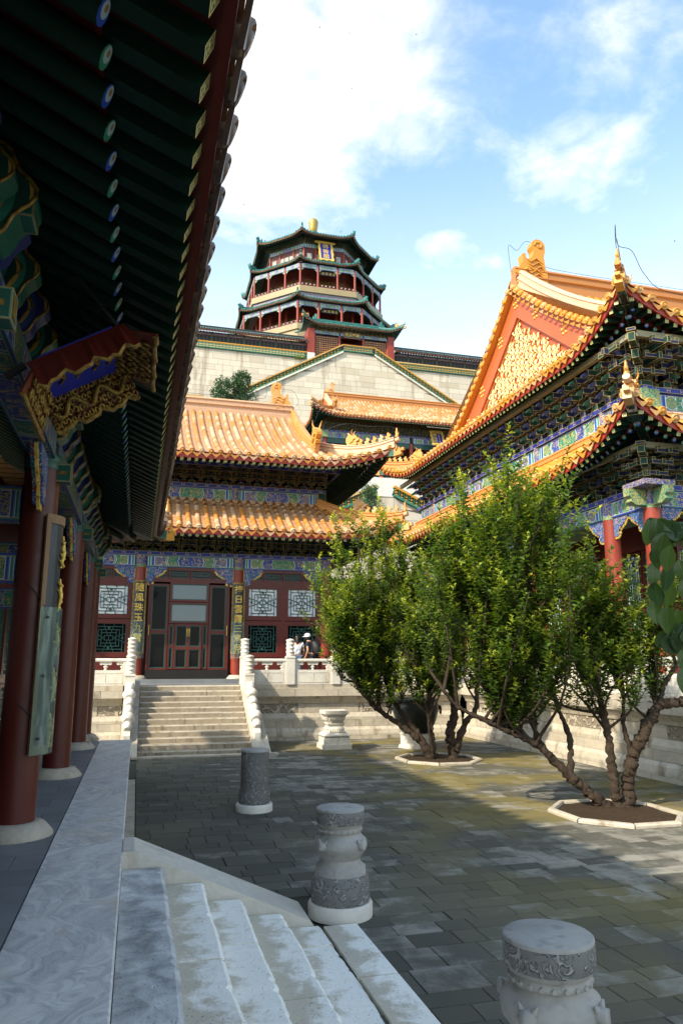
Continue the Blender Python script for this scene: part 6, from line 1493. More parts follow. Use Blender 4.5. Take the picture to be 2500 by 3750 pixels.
# ---------------------------------------------------------------- carved stone stands in the courtyard
def stand(x, y, prof, label, base_r, h0):
    t = thing('stone_stand', (x, y, 0), label, 'stone stand', 'carved stone stands in a row')
    MB().lathe([(base_r, 0), (base_r, h0-.02), (base_r-.015, h0)], (x, y, 0), 36).obj('base_ring', mar_white, t)
    for nm, pr, mat in prof: MB().lathe(pr, (x, y, 0), 36).obj(nm, mat, t)
    return t
stand(1.93, 12.5, [('lower_drum', [(.245, .13), (.25, .15), (.25, .29), (.235, .31), (.24, .33)], stone_carved), ('shaft', [(.225, .33), (.225, .91)], stone_carved), ('top', [(.23, .91), (.23, .935), (.22, .945), (.001, .946)], stone_grey)], 'farthest stone stand, a plain drum carved with flowers, near the wide steps', .295, .12)
def vase_stand(x, y, label):
    t = stand(x, y, [('lower_drum', [(.272, .13), (.278, .15), (.278, .30), (.268, .315), (.268, .345), (.245, .37)], stone_carved),
        ('waist', [(.245, .37), (.24, .43), (.20, .46), (.185, .50)], stone_grey), ('vase', [(.185, .50), (.205, .53), (.25, .585), (.258, .63), (.245, .675), (.20, .71), (.185, .735)], stone_grey),
        ('neck', [(.185, .735), (.205, .745), (.205, .775), (.19, .785), (.21, .795), (.215, .82)], stone_grey), ('top_drum', [(.228, .82), (.232, .83), (.232, .925), (.228, .935)], stone_carved), ('top', [(.231, .935), (.231, .95), (.222, .957), (.001, .958)], stone_grey)], label, .305, .13)
    for k in range(4):
        a = k*math.pi/2 + .6; m = MB(); c = Vector((x + .252*math.cos(a), y + .252*math.sin(a), .64)); d = Vector((math.cos(a), math.sin(a), 0)); m.tube([c - d*.02, c + d*.02, c + d*.035 - Z*.03], [.045, .05, .02], 8)
        s_ = d.cross(Z)
        for q in (-1, 1): m.tube([c + s_*.03*q + Z*.03, c + s_*.05*q + Z*.06], [.018, .006], 6)
        m.obj('beast_mask', stone_grey, t)
    n = 22; b = MB()
    for k in range(n): a = 2*math.pi*k/n; c = Vector((x + .19*math.cos(a), y + .19*math.sin(a), .76)); b.tube([c, c + Vector((math.cos(a), math.sin(a), 0))*.025], [.02, .012], 6)
    b.obj('bead_ring', stone_grey, t)
vase_stand(1.97, 7.33, 'middle stone stand, vase-waisted on a white ring, at the foot of the near steps'); vase_stand(2.12, 3.76, 'nearest stone stand with a broad scroll-carved top, cut by the bottom edge')
# square pedestal by the terrace
pd = thing('stone_pedestal', (5.37, 20.64, 0), 'small square marble pedestal with lotus mouldings by the terrace', 'pedestal')
def frus(m, a, b, z0, z1):
    V = [(5.37+sx*a, 20.64+sy*a, z0) for sx, sy in ((-1,-1), (1,-1), (1,1), (-1,1))] + [(5.37+sx*b, 20.64+sy*b, z1) for sx, sy in ((-1,-1), (1,-1), (1,1), (-1,1))]
    m.add(V, [(0, 1, 5, 4), (1, 2, 6, 5), (2, 3, 7, 6), (3, 0, 4, 7), (4, 5, 6, 7), (3, 2, 1, 0)], rn=.4)
for nm, L in (('plinth', [(.40, .40, 0, .13)]), ('foot', [(.355, .355, .13, .31), (.31, .355, .31, .33)]), ('lower_lotus', [(.36, .36, .345, .37), (.36, .24, .37, .47)]), ('waist', [(.21, .24, .47, .53), (.24, .20, .53, .60), (.20, .24, .60, .66), (.24, .24, .66, .69)]), ('upper_lotus', [(.20, .22, .69, .75), (.22, .26, .75, .84), (.24, .31, .84, .93)]), ('top_slab', [(.34, .34, .93, 1.02)])):
    m = MB(); [frus(m, *q) for q in L]; m.obj(nm, mar_white, pd)
m = MB()
for k in range(7):
    for s_ in (-1,):
        x = 5.37 - .19 + k*.063; m.tube([(x, 20.64-.262, .76), (x, 20.64-.275, .80), (x, 20.64-.30, .84)], [.02, .028, .012], 6); m.tube([(x, 20.64-.225, .52), (x, 20.64-.262, .50), (x, 20.64-.30, .44)], [.012, .028, .02], 6)
        m.tube([(5.37-.262, 20.64-.19+k*.063, .76), (5.37-.275, 20.64-.19+k*.063, .80), (5.37-.30, 20.64-.19+k*.063, .84)], [.02, .028, .012], 6)
m.obj('lotus_petals', mar_white, pd)
# bronze vat on its plinth
pl = thing('vat_plinth', (7.65, 20.3, 0), 'low white stone plinth under the bronze vat', 'plinth')
MB().lathe([(.52, 0), (.52, .05), (.46, .06), (.46, .34), (.48, .36), (.48, .385)], (7.65, 20.3, 0), 8, sm=False).obj('block', mar_white, pl)
vt = thing('bronze_vat', (7.65, 20.3, .385), 'dark bronze water vat behind the far tree trunks', 'vat')
MB().lathe([(.36, .39), (.46, .5), (.58, .75), (.65, 1.0), (.66, 1.15), (.62, 1.24), (.66, 1.27), (.68, 1.30), (.66, 1.33), (.58, 1.33), (.56, 1.2), (.5, .8), (.001, .7)], (7.65, 20.3, 0), 32).obj('bowl', bronze, vt)
for a in (-.2, 2.94):
    c = Vector((7.65 + .66*math.cos(a), 20.3 + .66*math.sin(a), 1.08)); d = Vector((math.cos(a), math.sin(a), 0)); s_ = d.cross(Z); m = MB(); m.tube([c + d*.05 + (s_*math.cos(k*.63) + Z*(math.sin(k*.63)-.6))*.11 for k in range(11)], .02, 6); m.tube([c - d*.03, c + d*.07], [.08, .05], 10); m.obj('ring_handle', bronze, vt)
# ---------------------------------------------------------------- trees
def tree_kerb(cx, cy, r, label):
    t = thing('tree_kerb', (cx, cy, 0), label, 'tree kerb')
    for k in range(8):
        a0, a1 = math.pi/8 + k*math.pi/4 + .012, math.pi/8 + (k+1)*math.pi/4 - .012; P = []
        for rr, z in ((r, 0), (r, .035), (r-.02, .055), (r-.10, .06), (r-.115, .03), (r-.115, 0)):
            P.append((rr, z))
        V = [(cx + q*math.cos(a), cy + q*math.sin(a)*1.08, z) for a in (a0, a1) for q, z in P]; n = len(P)
        m = MB(); m.add(V, [(i, (i+1) % n, n+(i+1) % n, n+i) for i in range(n)] + [tuple(range(n))[::-1], tuple(range(n, 2*n))], rn=rnd.random()*.6); m.obj('kerb_stone', mar_base, t)
    V = [(cx, cy, .06)]; n = 24
    for j in (1, 2, 3, 4):
        for k in range(n): V.append((cx + (r-.12)*j/4*math.cos(2*math.pi*k/n), cy + (r-.12)*j/4*math.sin(2*math.pi*k/n)*1.08, .05 - .01*j + rnd.uniform(-.015, .02)))
    m = MB(); m.add(V, [(0, 1+k, 1+(k+1) % n) for k in range(n)] + [(1+(j*n)+k, 1+((j+1)*n)+k, 1+((j+1)*n)+(k+1) % n, 1+j*n+(k+1) % n) for j in range(3) for k in range(n)], sm=True); m.obj('soil', soil, t)
tree_kerb(7.35, 10.75, 1.02, 'octagonal pale kerb round the nearer small tree'); tree_kerb(7.2, 17.6, 1.05, 'octagonal pale kerb round the farther small tree')
def bez(pts, n):                                        # smooth polyline through points (Catmull-Rom)
    P = [Vector(p) for p in pts]; P = [P[0]*2-P[1]] + P + [P[-1]*2-P[-2]]; out = []
    for i in range(1, len(P)-2):
        for k in range(n):
            t = k/n; a, b, c, d = P[i-1], P[i], P[i+1], P[i+2]; out.append(.5*((2*b) + (c-a)*t + (2*a-5*b+4*c-d)*t*t + (3*b-a-3*c+d)*t*t*t))
    return out + [P[-2]]
def limb(m, pts, r0, r1, n=6, wob=.35, rn=None):
    q = bez(pts, n); L = len(q); R = rn or rnd
    rad = [(r0 + (r1-r0)*(i/(L-1))**.8) * (1 + wob*R.uniform(-.35, .45)) for i in range(L)]
    q = [p + Vector((R.uniform(-1, 1), R.uniform(-1, 1), R.uniform(-.3, .3)))*rad[i]*.28*(0 < i < L-1) for i, p in enumerate(q)]
    o0 = len(m.v); m.tube(q, rad, 11 if r0 > .05 else 6)
    if r0 > .04:
        nn = 11 if r0 > .05 else 6
        for j in range(o0, o0 + nn*L): i_ = (j-o0)//nn; v = m.v[j]; c_ = q[i_]; f = 1 + R.uniform(-.20, .26); m.v[j] = tuple(c_[k] + (v[k]-c_[k])*f for k in range(3))
    return q
def leaves(P, D, N, L, wr=.58, curl=.12):               # arrays -> folded leaf quads (two per leaf)
    P, D, N = map(np.asarray, (P, D, N)); L = np.asarray(L)[:, None]; D = D/np.linalg.norm(D, axis=1, keepdims=True); Sd = np.cross(D, N); Sd /= np.linalg.norm(Sd, axis=1, keepdims=True)+1e-9; U = np.cross(Sd, D)
    w = L*wr/2; a = P; t = P + D*L - U*L*curl; l = P + D*L*.45 + Sd*w + U*L*.10; r = P + D*L*.45 - Sd*w + U*L*.10; c = P + D*L*.55
    V = np.stack([a, l, c, r, t], 1).reshape(-1, 3); n = len(P); o = (np.arange(n)*5)[:, None]
    F = np.stack([np.concatenate([o+0, o+2, o+4, o+1], 1), np.concatenate([o+0, o+3, o+4, o+2], 1)], 1).reshape(-1, 4); return V, F
def small_tree(name, base, limbs, cen, rad, label, nbr, nsh, young, seed, lmin=2.0, extra=None, lsize=.075):
    R = random.Random(seed); t = thing(name, base, label, 'tree', 'small courtyard trees'); m = MB(); tips = []; heads = []
    for pts, r0, r1 in limbs: q = limb(m, pts, r0*.72, r1*.75, 12, .45, R); tips.append((q, r1))
    m.obj('trunk', bark, t)
    b = MB(); starts = []; blobs = [(cen, rad, 1.)] + (extra or [])
    def target():
        k = R.random()*sum(x[2] for x in blobs)
        for c, r, w in blobs:
            k -= w
            if k <= 0: break
        while True:
            v = Vector((R.uniform(-1, 1), R.uniform(-1, 1), R.uniform(-1, 1)))
            if v.length < 1: break
        return Vector((c[0]+v.x*r[0], c[1]+v.y*r[1], c[2]+v.z*r[2]))
    for i in range(nbr):
        g = target(); cand = [q[int(len(q)*R.uniform(.45, 1))-1] for q, _ in tips for _ in range(2)]; s0 = min(cand, key=lambda p: (p-g).length - .8*(g.z-p.z)); 
        mid = (s0+g)/2 + Vector((R.uniform(-.2, .2), R.uniform(-.2, .2), -.12*(g-s0).length)); q = limb(b, [s0, mid, g], .030, .010, 5, .2, R); starts.append(q)
    P = []; D = []; N = []; L = []; Y = []; RN = []
    for i in range(nsh):
        q = R.choice(starts); p = q[R.randint(int(len(q)*.35), len(q)-1)].copy(); ln = R.uniform(.35, .85) + (.35 if R.random() < .12 else 0); d = Vector((R.gauss(0, .42), R.gauss(0, .42), 1)).normalized()
        out = Vector((p.x-cen[0], p.y-cen[1], 0)); d = (d + out*.10).normalized(); pts = [p + d*(ln*k/4) + Vector((R.uniform(-.03, .03), R.uniform(-.03, .03), 0))*k*.5 for k in range(5)]
        if i % 2 == 0: b.tube(pts, [.007, .006, .005, .004, .002], 4, 1, False)
        yv = R.random() < young; nl = int(ln/.028); low = pts[0].z < lmin
        hi = max(0, min(1, (pts[-1].z - (cen[2]+rad[2]*.25))/(rad[2]*.7)))
        for k in range(nl):
            f = (k+.5)/nl; s_ = min(int(f*4), 3); c = pts[s_] + (pts[s_+1]-pts[s_])*(f*4-s_); a = k*2.4 + R.uniform(-.4, .4)
            dd = Vector((math.cos(a), math.sin(a), R.uniform(.0, .8) + (.7 if f > .85 else 0)))
            if low and R.random() < .45: continue
            P.append(c); D.append(dd); N.append((R.uniform(-.4, .4), R.uniform(-.4, .4), 1)); L.append(lsize*R.uniform(.7, 1.2)*(1 - .3*(f > .9)))
            Y.append(min(1, max(0, (f-.45)*1.9)*(.5 + .5*hi) if yv else .12*R.random()*f)); RN.append(R.random())
    b.obj('branches', [bark, twig_m], t)
    V, F = leaves([tuple(x) for x in P], [tuple(x) for x in D], N, L); big_raw('crown', V, F, leaf_m, t, attrs={'rnd': np.repeat(RN, 2), 'young': np.repeat(Y, 2)}); return t
# farther tree
small_tree('crabapple_tree', (7.2, 17.5, 0), [
    ([(7.0, 17.5, 0), (6.72, 17.5, .42), (6.35, 17.55, .75), (5.9, 17.6, 1.05), (5.5, 17.6, 1.35), (5.2, 17.6, 1.9), (5.0, 17.6, 2.6)], .12, .035), ([(6.98, 17.45, 0), (6.75, 17.5, .5), (6.3, 17.6, 1.1), (6.05, 17.7, 1.5), (5.8, 17.8, 2.3), (5.6, 17.9, 3.2)], .11, .035),
    ([(7.05, 17.5, 0), (7.0, 17.5, .6), (6.98, 17.55, 1.2), (7.0, 17.6, 1.9), (6.8, 17.7, 3.0), (6.7, 17.8, 4.2)], .10, .04), ([(7.55, 17.5, 0), (7.5, 17.5, .7), (7.62, 17.5, 1.1), (7.5, 17.5, 1.8), (7.3, 17.6, 2.8), (7.2, 17.7, 4.2)], .18, .04),
    ([(7.58, 17.45, .2), (7.85, 17.4, .85), (8.15, 17.4, 1.2), (8.2, 17.4, 1.7), (8.4, 17.4, 2.6)], .13, .04), ([(7.0, 17.4, .1), (6.85, 17.2, .6), (6.7, 17.0, 1.2), (6.4, 16.9, 2.0), (6.2, 16.8, 3.0)], .07, .03)],
    (6.10, 17.7, 3.60), (2.15, 1.6, 2.25), 'farther small leafy tree with several crooked trunks and yellow-green tips', 130, 2450, .92, 11, 1.3, [((4.75, 17.6, 3.0), (.8, .9, 1.2), .22), ((7.7, 17.6, 3.2), (.9, 1.1, 1.7), .28), ((5.9, 17.4, 2.2), (1.2, .9, .7), .20)], .125)
small_tree('crabapple_tree', (7.6, 11.1, 0), [
    ([(7.5, 11.2, 0), (7.2, 11.2, .25), (6.9, 11.25, .5), (6.55, 11.3, .85), (6.28, 11.3, 1.05), (5.9, 11.35, 1.22), (5.55, 11.4, 1.38), (5.1, 11.5, 1.6), (4.8, 11.5, 1.9)], .13, .03), ([(6.5, 11.3, .9), (6.3, 11.4, 1.4), (6.1, 11.5, 2.0), (6.0, 11.6, 2.8), (5.9, 11.6, 3.8)], .06, .025),
    ([(6.2, 11.3, 1.1), (5.85, 11.4, 1.6), (5.6, 11.5, 2.3), (5.5, 11.6, 3.2)], .05, .02), ([(6.9, 11.25, .5), (6.95, 11.3, 1.1), (6.8, 11.4, 1.7), (6.7, 11.5, 2.6), (6.7, 11.6, 3.6), (6.7, 11.6, 4.6)], .07, .025),
    ([(7.65, 11.1, 0), (7.6, 11.1, .5), (7.55, 11.1, 1.1), (7.48, 11.15, 1.7), (7.35, 11.3, 2.6), (7.2, 11.4, 3.4)], .13, .03), ([(7.8, 11.1, 0), (7.88, 11.1, .4), (7.95, 11.05, .8), (8.13, 11.0, 1.1), (8.30, 11.0, 1.4), (8.50, 11.0, 1.62), (8.8, 10.95, 1.66), (9.2, 10.9, 1.75), (9.6, 10.9, 1.95)], .14, .09),
    ([(8.50, 11.0, 1.62), (8.62, 11.0, 1.95), (8.9, 11.0, 2.30), (8.75, 11.0, 2.6), (8.55, 11.0, 3.0)], .07, .025), ([(7.95, 11.05, .8), (7.85, 11.1, 1.3), (7.9, 11.1, 1.9), (7.8, 11.2, 2.6), (7.8, 11.2, 3.4)], .06, .02), ([(8.9, 11.0, 2.3), (9.15, 11, 2.5), (9.3, 11, 2.9)], .03, .015)],
    (6.25, 11.6, 3.65), (1.55, 1.4, 2.1), 'nearer small leafy tree with a forked leaning trunk and a dense dark crown', 140, 2350, .55, 23, 1.2, [((7.75, 11.2, 2.95), (.75, .7, .95), .24), ((8.6, 11.1, 3.0), (.55, .6, .7), .08), ((6.3, 11.4, 2.1), (1.0, .8, .7), .18)], .112)
# branch of a nearby tree reaching in from the right, broad leaves modelled one by one
nt2 = thing('leaning_tree', (4.9, 2.6, 0), 'overhanging branch with big glossy oval leaves at the right edge', 'tree'); m = MB()
limb(m, [(4.9, 2.6, 0), (4.8, 2.5, .9), (4.4, 2.35, 1.7), (3.7, 2.1, 2.25), (3.0, 1.9, 2.5), (2.3, 1.88, 2.7)], .09, .016, 8, .3); br = [[(2.6, 1.82, 2.55), (2.1, 1.95, 2.80), (1.80, 2.02, 2.78), (1.62, 2.07, 2.80)], [(2.5, 1.84, 2.60), (2.0, 1.98, 2.62), (1.75, 2.0, 2.50), (1.64, 2.03, 2.42)], [(2.4, 1.86, 2.3), (2.0, 1.95, 2.35), (1.78, 1.98, 2.28), (1.69, 2.0, 2.20)], [(2.7, 1.8, 2.5), (2.3, 1.9, 2.35), (2.0, 1.93, 2.18), (1.74, 1.98, 2.12)]]
tw = [limb(m, b_, .014, .003, 8, .15) for b_ in br]; m.obj('trunk', bark, nt2)
def leaf_mesh(seed):
    R = random.Random(seed); n = 9; V = []; F = []; c = R.uniform(.10, .25)
    for i in range(n+1):
        f = i/n; w = .5*math.sin(math.pi*f**.85)**.75*.60 if 0 < f < 1 else .0; z = -c*f*f
        for s_ in (-1, -.5, 0, .5, 1): V.append((f, s_*w, z + abs(s_)*w*.28 + .012*math.sin(f*22)*(abs(s_) > .4)))
    for i in range(n):
        for k in range(4): F.append((i*5+k, (i+1)*5+k, (i+1)*5+k+1, i*5+k+1))
    return MB().add(V, F, sm=True).mesh('leaf', leafb_m)
LM = [leaf_mesh(i) for i in range(4)]; R = random.Random(5)
def putleaf(p, d, s_):
    d = Vector(d).normalized(); n = Vector((-.55, -.75, .35)) + Vector((R.uniform(-.5, .5), R.uniform(-.5, .5), R.uniform(-.3, .4))); M = frame(p, d, n) @ Matrix.Scale(s_, 4); inst('leaf', R.choice(LM), M, nt2)
for q in tw:
    for i in range(int(len(q)*.40), len(q)):
        for k in range(3):
            p = q[i] + Vector((R.uniform(-.015, .015), R.uniform(-.02, .02), 0)); putleaf(p, (R.uniform(-.6, .5), R.uniform(-.4, .4), R.uniform(-1.0, -.35)), R.uniform(.060, .090))
for (X, Yy) in ((2375, 1965), (2430, 2010), (2400, 2060), (2450, 2060), (2385, 2120), (2440, 2130), (2480, 2110), (2395, 2190), (2460, 2200), (2500, 2180), (2390, 2260), (2440, 2280), (2480, 2290), (2470, 2340), (2490, 2440), (2500, 2500)):
    r_ = 2.6; a = (X-1250)/2708; b_ = -(Yy-60-1875)/2708; fh = CP[0]-b_*CP[1]; zz = CP[1]+b_*CP[0]; v = Vector((a*CY[1]+fh*CY[0], -a*CY[0]+fh*CY[1], zz)); p = v*(r_*R.uniform(.95, 1.08)/Vector((v.x, v.y, 0)).length) + Vector((0, 0, CAMZ)); putleaf(p, (R.uniform(-.4, .4), R.uniform(-.3, .3), -1), R.uniform(.075, .098))
m = MB()
# conifers on the hill
def conifer(name, base, top, w, label, seed, n=5200, sz=.22, sub=None):
    R = random.Random(seed); t = thing(name, base, label, 'tree'); b = Vector(base); h = top-b.z; m = MB(); limb(m, [b, b + Vector((.1, 0, h*.5)), b + Vector((0, 0, h*.96))], w*.09, w*.02, 5, .2, R)
    P = []; D = []; N = []; L = []; cl = []
    for i in range(60):
        f = .45 + .55*R.random()**1.3; a = R.uniform(0, 6.28); rr = w*.62*(1-f)**.75*R.uniform(.35, 1.05) + .1; c = b + Vector((math.cos(a)*rr, math.sin(a)*rr, h*f)); cl.append((c, w*R.uniform(.10, .17)))
        if i % 2 == 0: m.tube([b + Vector((0, 0, h*f*.9)), c], [w*.02, w*.008], 5)
    if sub:
        for i in range(14): a = R.uniform(0, 6.28); q = R.random(); cl.append((Vector(sub) + Vector((math.cos(a)*w*.22*q, math.sin(a)*w*.2, R.uniform(-.22, .25)*w)), w*R.uniform(.09, .14)))
        m.tube([b + Vector((0, 0, h*.4)), Vector(sub)], [w*.03, w*.01], 6)
    m.obj('trunk', bark, t)
    for i in range(n):
        c, r = R.choice(cl); v = Vector((R.gauss(0, 1), R.gauss(0, 1), R.gauss(0, .7))).normalized(); p = c + v*r*R.uniform(.5, 1.1); P.append(tuple(p)); D.append(tuple(v + Vector((0, 0, .5)))); N.append((R.uniform(-1, 1), R.uniform(-1, 1), .6)); L.append(sz*R.uniform(.6, 1.3))
    V, F = leaves(P, D, N, L, .55); big_raw('crown', V, F, pine_m, t, attrs={'rnd': np.repeat([R.random() for _ in P], 2)})
conifer('pine_tree', (7.5, 62, 15), 27.4, 4.4, 'dark green pine rising behind the front hall ridge', 3, 15000, .17, (5.9, 62, 25.2)); conifer('juniper_tree', (13.1, 42, 6), 12.9, 2.6, 'small grey-green conifer glimpsed between the two halls', 4, 6000, .10)
for (x, y, z, s_, lb) in ((19.0, 91.7, 42.35, .35, 'weed sprouting from the high stone wall under the parapet'), (14.35, 19.1, 11.65, .35, 'weeds growing at the foot of the red gable')):
    t = thing('weed', (x, y, z), lb, 'plant'); R = random.Random(9); P = [(x + R.gauss(0, s_), y + R.gauss(0, s_*.4), z + abs(R.gauss(0, s_*.7))) for _ in range(160)]
    V, F = leaves(P, [(R.uniform(-1, 1), R.uniform(-1, 1), 1) for _ in P], [(R.uniform(-1, 1), -1, .3) for _ in P], [.16]*160); big_raw('foliage', V, F, leaf_m, t, attrs={'rnd': np.repeat([R.random() for _ in P], 2), 'young': np.repeat([.3*R.random() for _ in P], 2)})
# ---------------------------------------------------------------- people looking in at the window
skin = MAT('skin', (.42, .22, .14), .5); shirt_w = MAT('white_cotton', (.68, .70, .74), .85); navy = MAT('navy_cotton', (.012, .014, .028), .85); jeans = MAT('denim', (.05, .08, .14), .85); hair_m = MAT('dark_hair', (.012, .008, .006), .5); bag_m = MAT('black_nylon', (.012, .012, .014), .6); cap_w = MAT('white_cap', (.75, .76, .80), .8); trousers = MAT('black_trousers', (.015, .015, .018), .8); shoe = MAT('grey_shoe', (.2, .2, .2), .7)
def skinned(name, verts, edges, rad, mat, parent, root=0, lev=2):
    me = bpy.data.meshes.new(name); me.from_pydata([tuple(v) for v in verts], edges, []); o = place(bpy.data.objects.new(name, me), parent); me.materials.append(mat)
    md = o.modifiers.new('s', 'SKIN'); sv = me.skin_vertices[0].data
    for i, r in enumerate(rad): sv[i].radius = (r, r) if not isinstance(r, tuple) else r; sv[i].use_root = (i == root)
    s2 = o.modifiers.new('u', 'SUBSURF'); s2.levels = s2.render_levels = lev; md.use_smooth_shade = True; return o
def person(x, y, z, rz, h, lean, label, top, bottom, cap=None, bag=False, longhair=False):
    t = thing('person', (x, y, z), label, 'person'); k = h/1.7; M = T(x, y, z) @ Matrix.Rotation(rz, 4, 'Z')
    def W_(p): return M @ Vector((p[0]*k, p[1]*k, p[2]*k))
    ly = lambda q: lean*max(0, (q-.92))                # forward lean above the hips
    B = {'pel': (0, 0, .94), 'sp': (0, ly(1.15), 1.14), 'ch': (0, ly(1.35), 1.34), 'nk': (0, ly(1.46)+.01, 1.46), 'hd': (0, ly(1.55)+.03, 1.56), 'ht': (0, ly(1.64)+.04, 1.66)}
    for s_, n in ((-1, 'l'), (1, 'r')):
        B.update({'hip'+n: (s_*.10, 0, .88), 'kn'+n: (s_*.11, .05, .48), 'an'+n: (s_*.11, -.01, .08), 'to'+n: (s_*.12, .14, .04), 'sh'+n: (s_*.185, ly(1.38), 1.38), 'el'+n: (s_*.25, ly(1.14)+.02, 1.10), 'wr'+n: (s_*.22, ly(1.0)+.17, .90), 'ha'+n: (s_*.21, ly(1.0)+.22, .83)})
    names = list(B); idx = {n: i for i, n in enumerate(names)}; V = [W_(B[n]) for n in names]
    E_ = [('pel', 'sp'), ('sp', 'ch'), ('ch', 'nk'), ('nk', 'hd'), ('hd', 'ht')] + [e_ for n in 'lr' for e_ in (('pel', 'hip'+n), ('hip'+n, 'kn'+n), ('kn'+n, 'an'+n), ('an'+n, 'to'+n), ('ch', 'sh'+n), ('sh'+n, 'el'+n), ('el'+n, 'wr'+n), ('wr'+n, 'ha'+n))]
    rr = {'pel': .12, 'sp': .115, 'ch': .125, 'nk': .055, 'hd': .085, 'ht': .065, 'hip': .085, 'kn': .058, 'an': .038, 'to': .035, 'sh': .058, 'el': .042, 'wr': .028, 'ha': .03}
    body = skinned('body', V, [(idx[a], idx[b]) for a, b in E_], [rr.get(n, rr.get(n[:-1], .05))*k for n in names], skin, t)
    def sub(nm, keys, eds, radd, mat):
        ii = {n: i for i, n in enumerate(keys)}; return skinned(nm, [W_(B[n]) for n in keys], [(ii[a], ii[b]) for a, b in eds], [radd[n]*k for n in keys], mat, t)
    for s_, n in ((-1, 'l'), (1, 'r')): B['mid'+n] = tuple((a+b)/2 for a, b in zip(B['sh'+n], B['el'+n]))
    sub('shirt', ['pel', 'sp', 'ch', 'shl', 'shr', 'midl', 'midr'], [('pel', 'sp'), ('sp', 'ch'), ('ch', 'shl'), ('ch', 'shr'), ('shl', 'midl'), ('shr', 'midr')], {'pel': .150, 'sp': .142, 'ch': .150, 'shl': .076, 'shr': .076, 'midl': .066, 'midr': .066}, top)
    sub('trousers', ['pel', 'hipl', 'hipr', 'knl', 'knr', 'anl', 'anr'], [('pel', 'hipl'), ('pel', 'hipr'), ('hipl', 'knl'), ('hipr', 'knr'), ('knl', 'anl'), ('knr', 'anr')], {'pel': .135, 'hipl': .10, 'hipr': .10, 'knl': .074, 'knr': .074, 'anl': .058, 'anr': .058}, bottom)
    hd = Vector(B['hd']); m = MB(); pr = [(.001, .135), (.06, .125), (.095, .085), (.108, .03), (.106, -.03), (.095, -.075), (.07, -.10)]
    m.lathe([(r_, z_) for r_, z_ in pr[::-1]], (0, 0, 0), 14, cap=False); hm = MB(); hm.xf(M @ Matrix.Scale(k, 4) @ T(hd.x, hd.y-.022, hd.z+.02), m)
    if longhair: hm.tube([W_((hd.x, hd.y-.06, hd.z+.05)), W_((hd.x, hd.y-.10, hd.z-.08)), W_((hd.x, hd.y-.12, hd.z-.22))], [.08*k, .09*k, .05*k], 10)
    hm.obj('hair', hair_m, t)
    if cap:
        c = MB(); c.lathe([(.118, 0), (.118, .05), (.10, .10), (.05, .128), (.001, .132)], (0, 0, 0), 16); c.prism([(-.09, .08), (-.08, .17), (0, .20), (.08, .17), (.09, .08)], (0, 0, .008), (1, 0, 0), (0, 1, 0), (0, 0, 1), .012); cm = MB(); cm.xf(M @ Matrix.Scale(k, 4) @ T(hd.x, hd.y-.01, hd.z+.045), c); cm.obj('cap', cap, t)
    if bag:
        m = MB(); p = [W_((0, -.20+ly(1.0), 1.0)), W_((0, -.24+ly(1.15), 1.12)), W_((0, -.23+ly(1.3), 1.30)), W_((0, -.18+ly(1.4), 1.42))]; m.tube(p, [.13*k, .17*k, .165*k, .10*k], 12)
        for s_ in (-1, 1): m.tube([W_((s_*.10, -.12+ly(1.35), 1.42)), W_((s_*.12, .06+ly(1.4), 1.43)), W_((s_*.13, .15+ly(1.2), 1.28)), W_((s_*.13, -.02, 1.08))], .02*k, 6)
        m.obj('backpack', bag_m, t)
    else:
        m = MB(); m.tube([W_((.14, -.10, 1.43)), W_((0, -.16+ly(1.2), 1.22)), W_((-.16, -.12, 1.0))], .012*k, 6); m.obj('bag_strap', bag_m, t)
    return t
person(5.27, 25.25, 1.66, R_(-8), 1.58, .22, 'person in a white shirt with a thin strap, bending toward the window', shirt_w, jeans, None, False, True)
person(5.80, 25.15, 1.66, R_(52), 1.62, .34, 'person in dark clothes with white cap and black backpack leaning forward', navy, trousers, cap_w, True)
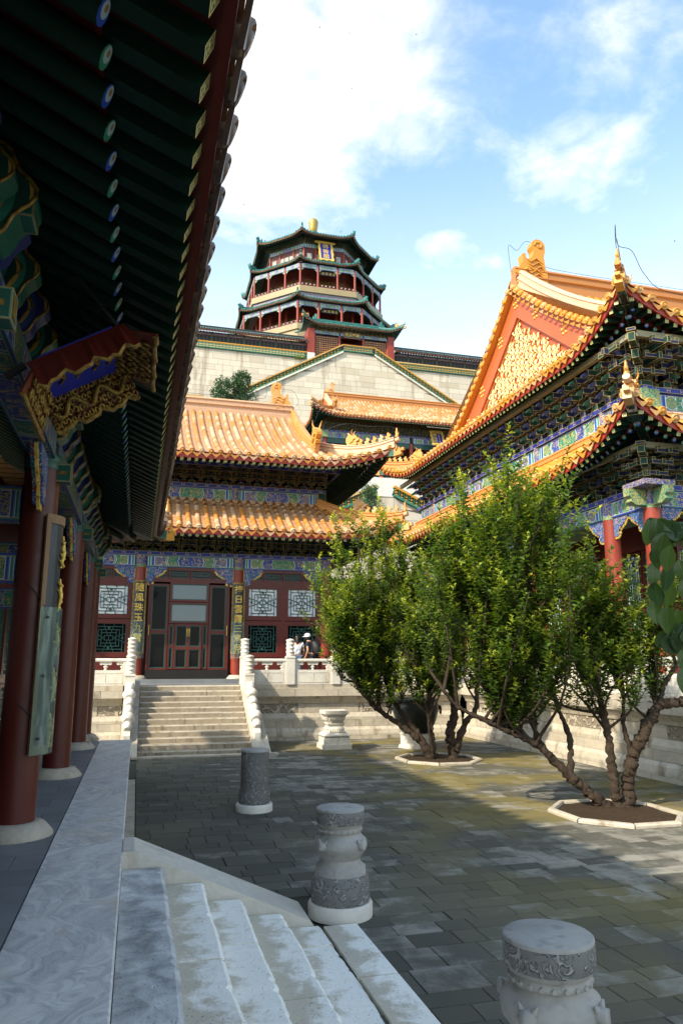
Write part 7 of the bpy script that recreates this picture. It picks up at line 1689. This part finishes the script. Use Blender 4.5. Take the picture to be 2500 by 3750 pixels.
# ---------------------------------------------------------------- swallows and lightning wires
bird_m = MAT('swallow_feathers', (.02, .02, .022), .7)
def ray(X, Yy):
    a = (X-1250)/2708; b_ = -(Yy-1875)/2708; fh = CP[0]-b_*CP[1]; return Vector((a*CY[1]+fh*CY[0], -a*CY[0]+fh*CY[1], CP[1]+b_*CP[0])).normalized()
BP = [(1171, 100, 'upper left of the birds in the white cloud'), (1279, 123, 'just right of the topmost bird'), (1523, 126, 'at the cloud edge beside the blue gap'), (1288, 325, 'in the middle of the white cloud'), (946, 292, 'close to the dark eave'), (894, 750, 'low, between the eave and the pagoda'), (1248, 850, 'right beside the pagoda finial'), (2467, 883, 'far right above the great hall')]
for i, (X, Yy, w) in enumerate(BP):
    p = ray(X, Yy)*48 + Vector((0, 0, CAMZ)); a = i*1.3; t = thing('swallow', p, 'tiny dark swallow ' + w, 'bird', 'swallows over the courtyard'); M = T(*p) @ Matrix.Rotation(a, 4, 'Z') @ Matrix.Rotation(.5*math.sin(i*2.), 4, 'X') @ Matrix.Scale(.5, 4)
    m = MB(); m.tube([(-.10, 0, 0), (-.03, 0, .0), (.05, 0, .0), (.09, 0, .0)], [.01, .028, .026, .006], 8); q = MB(); q.xf(M, m); q.obj('body', bird_m, t)
    for s_ in (-1, 1):
        m = MB(); m.prism([(.04, 0), (-.02, 0), (-.09, s_*.20), (-.02, s_*.10)] if s_ < 0 else [(.04, 0), (-.02, s_*.10), (-.09, s_*.20), (-.02, 0)], (0, 0, .01), (1, 0, 0), (0, 1, 0), (0, 0, 1), .008); q = MB(); q.xf(M @ Matrix.Rotation(.35*s_*math.sin(i+1.), 4, 'X'), m); q.obj('wing', bird_m, t)
    m = MB(); m.prism([(-.09, 0), (-.20, .04), (-.15, 0), (-.20, -.04)], (0, 0, 0), (1, 0, 0), (0, 1, 0), (0, 0, 1), .006); q = MB(); q.xf(M, m); q.obj('tail', bird_m, t)
def wire(pts, label, r=.008, n=6): m = MB(); m.tube(bez(pts, n), r, 5); m.obj('lightning_wire', wire_m, None, label=label, cat='wire')
zN = 9.18+Hu(6); wire([(1.0, 30, zN+.72), (4.2, 30, zN+.75), (4.75, 30, zN+.9), (4.75, 30, zN+1.7), (5.1, 30, zN+1.85), (5.4, 30, zN+1.3), (5.9, 30, zN+1.25), (6.15, 29.9, zN+.8), (6.0, 29.6, zN+.4)], 'thin wire looping over the ridge dragon of the front hall')
zG = 10.60+Hu2(9.0); wire([(13.0, CYm, zG+.6), (12.95, CYm, zG+1.7), (13.3, CYm, zG+1.55), (13.7, CYm, zG+2.0), (14.2, CYm, zG+1.8), (14.35, CYm, zG+1.1), (16, CYm, zG+.95), (20, CYm, zG+.95), (26, CYm, zG+.95)], 'thin wire along the main ridge of the great hall')
c = uw.P(9.0, 0, 0); wire([c + Vector((.35, .4, .3)), c + Vector((.05, .1, .9)), c + Vector((0, 0, 1.35)), c + Vector((.12, .12, .9)), c + Vector((.45, .05, .75)), c + Vector((.8, .1, .2)), c + Vector((1.6, .3, -.05)), c + Vector((4, .4, .0))], 'lightning wire rising over the upper near corner of the great hall'); wire([c + Vector((0, -.02, .95)), c + Vector((.0, -.10, .2)), c + Vector((.35, .35, -.6)), c + Vector((.9, .9, -1.3)), c + Vector((1.0, 1.0, -2.2))], 'wire running down the upper corner rafter of the great hall')
c = lw.P(9.5, 0, 0); wire([c + Vector((.5, .5, .35)), c + Vector((.1, .1, .8)), c + Vector((0, 0, 1.15)), c + Vector((.3, .3, .8)), c + Vector((.5, .3, .3))], 'lightning wire over the lower near corner of the great hall'); wire([c + Vector((0, 0, .1)), c + Vector((.1, 1.2, -.1)), c + Vector((.3, 3.0, -.6))], 'wire sagging along the lower eave of the great hall')
c = su.P(UW, 0, 0); wire([(5.9, 24.6, 10.4), (6.6, 24.0, 10.55), (7.4, 23.9, 10.5), (8.3, 23.75, 10.5), (8.42, 23.7, 10.2), (8.4, 23.75, 9.8)], 'wire strung over the hip figures of the front hall')
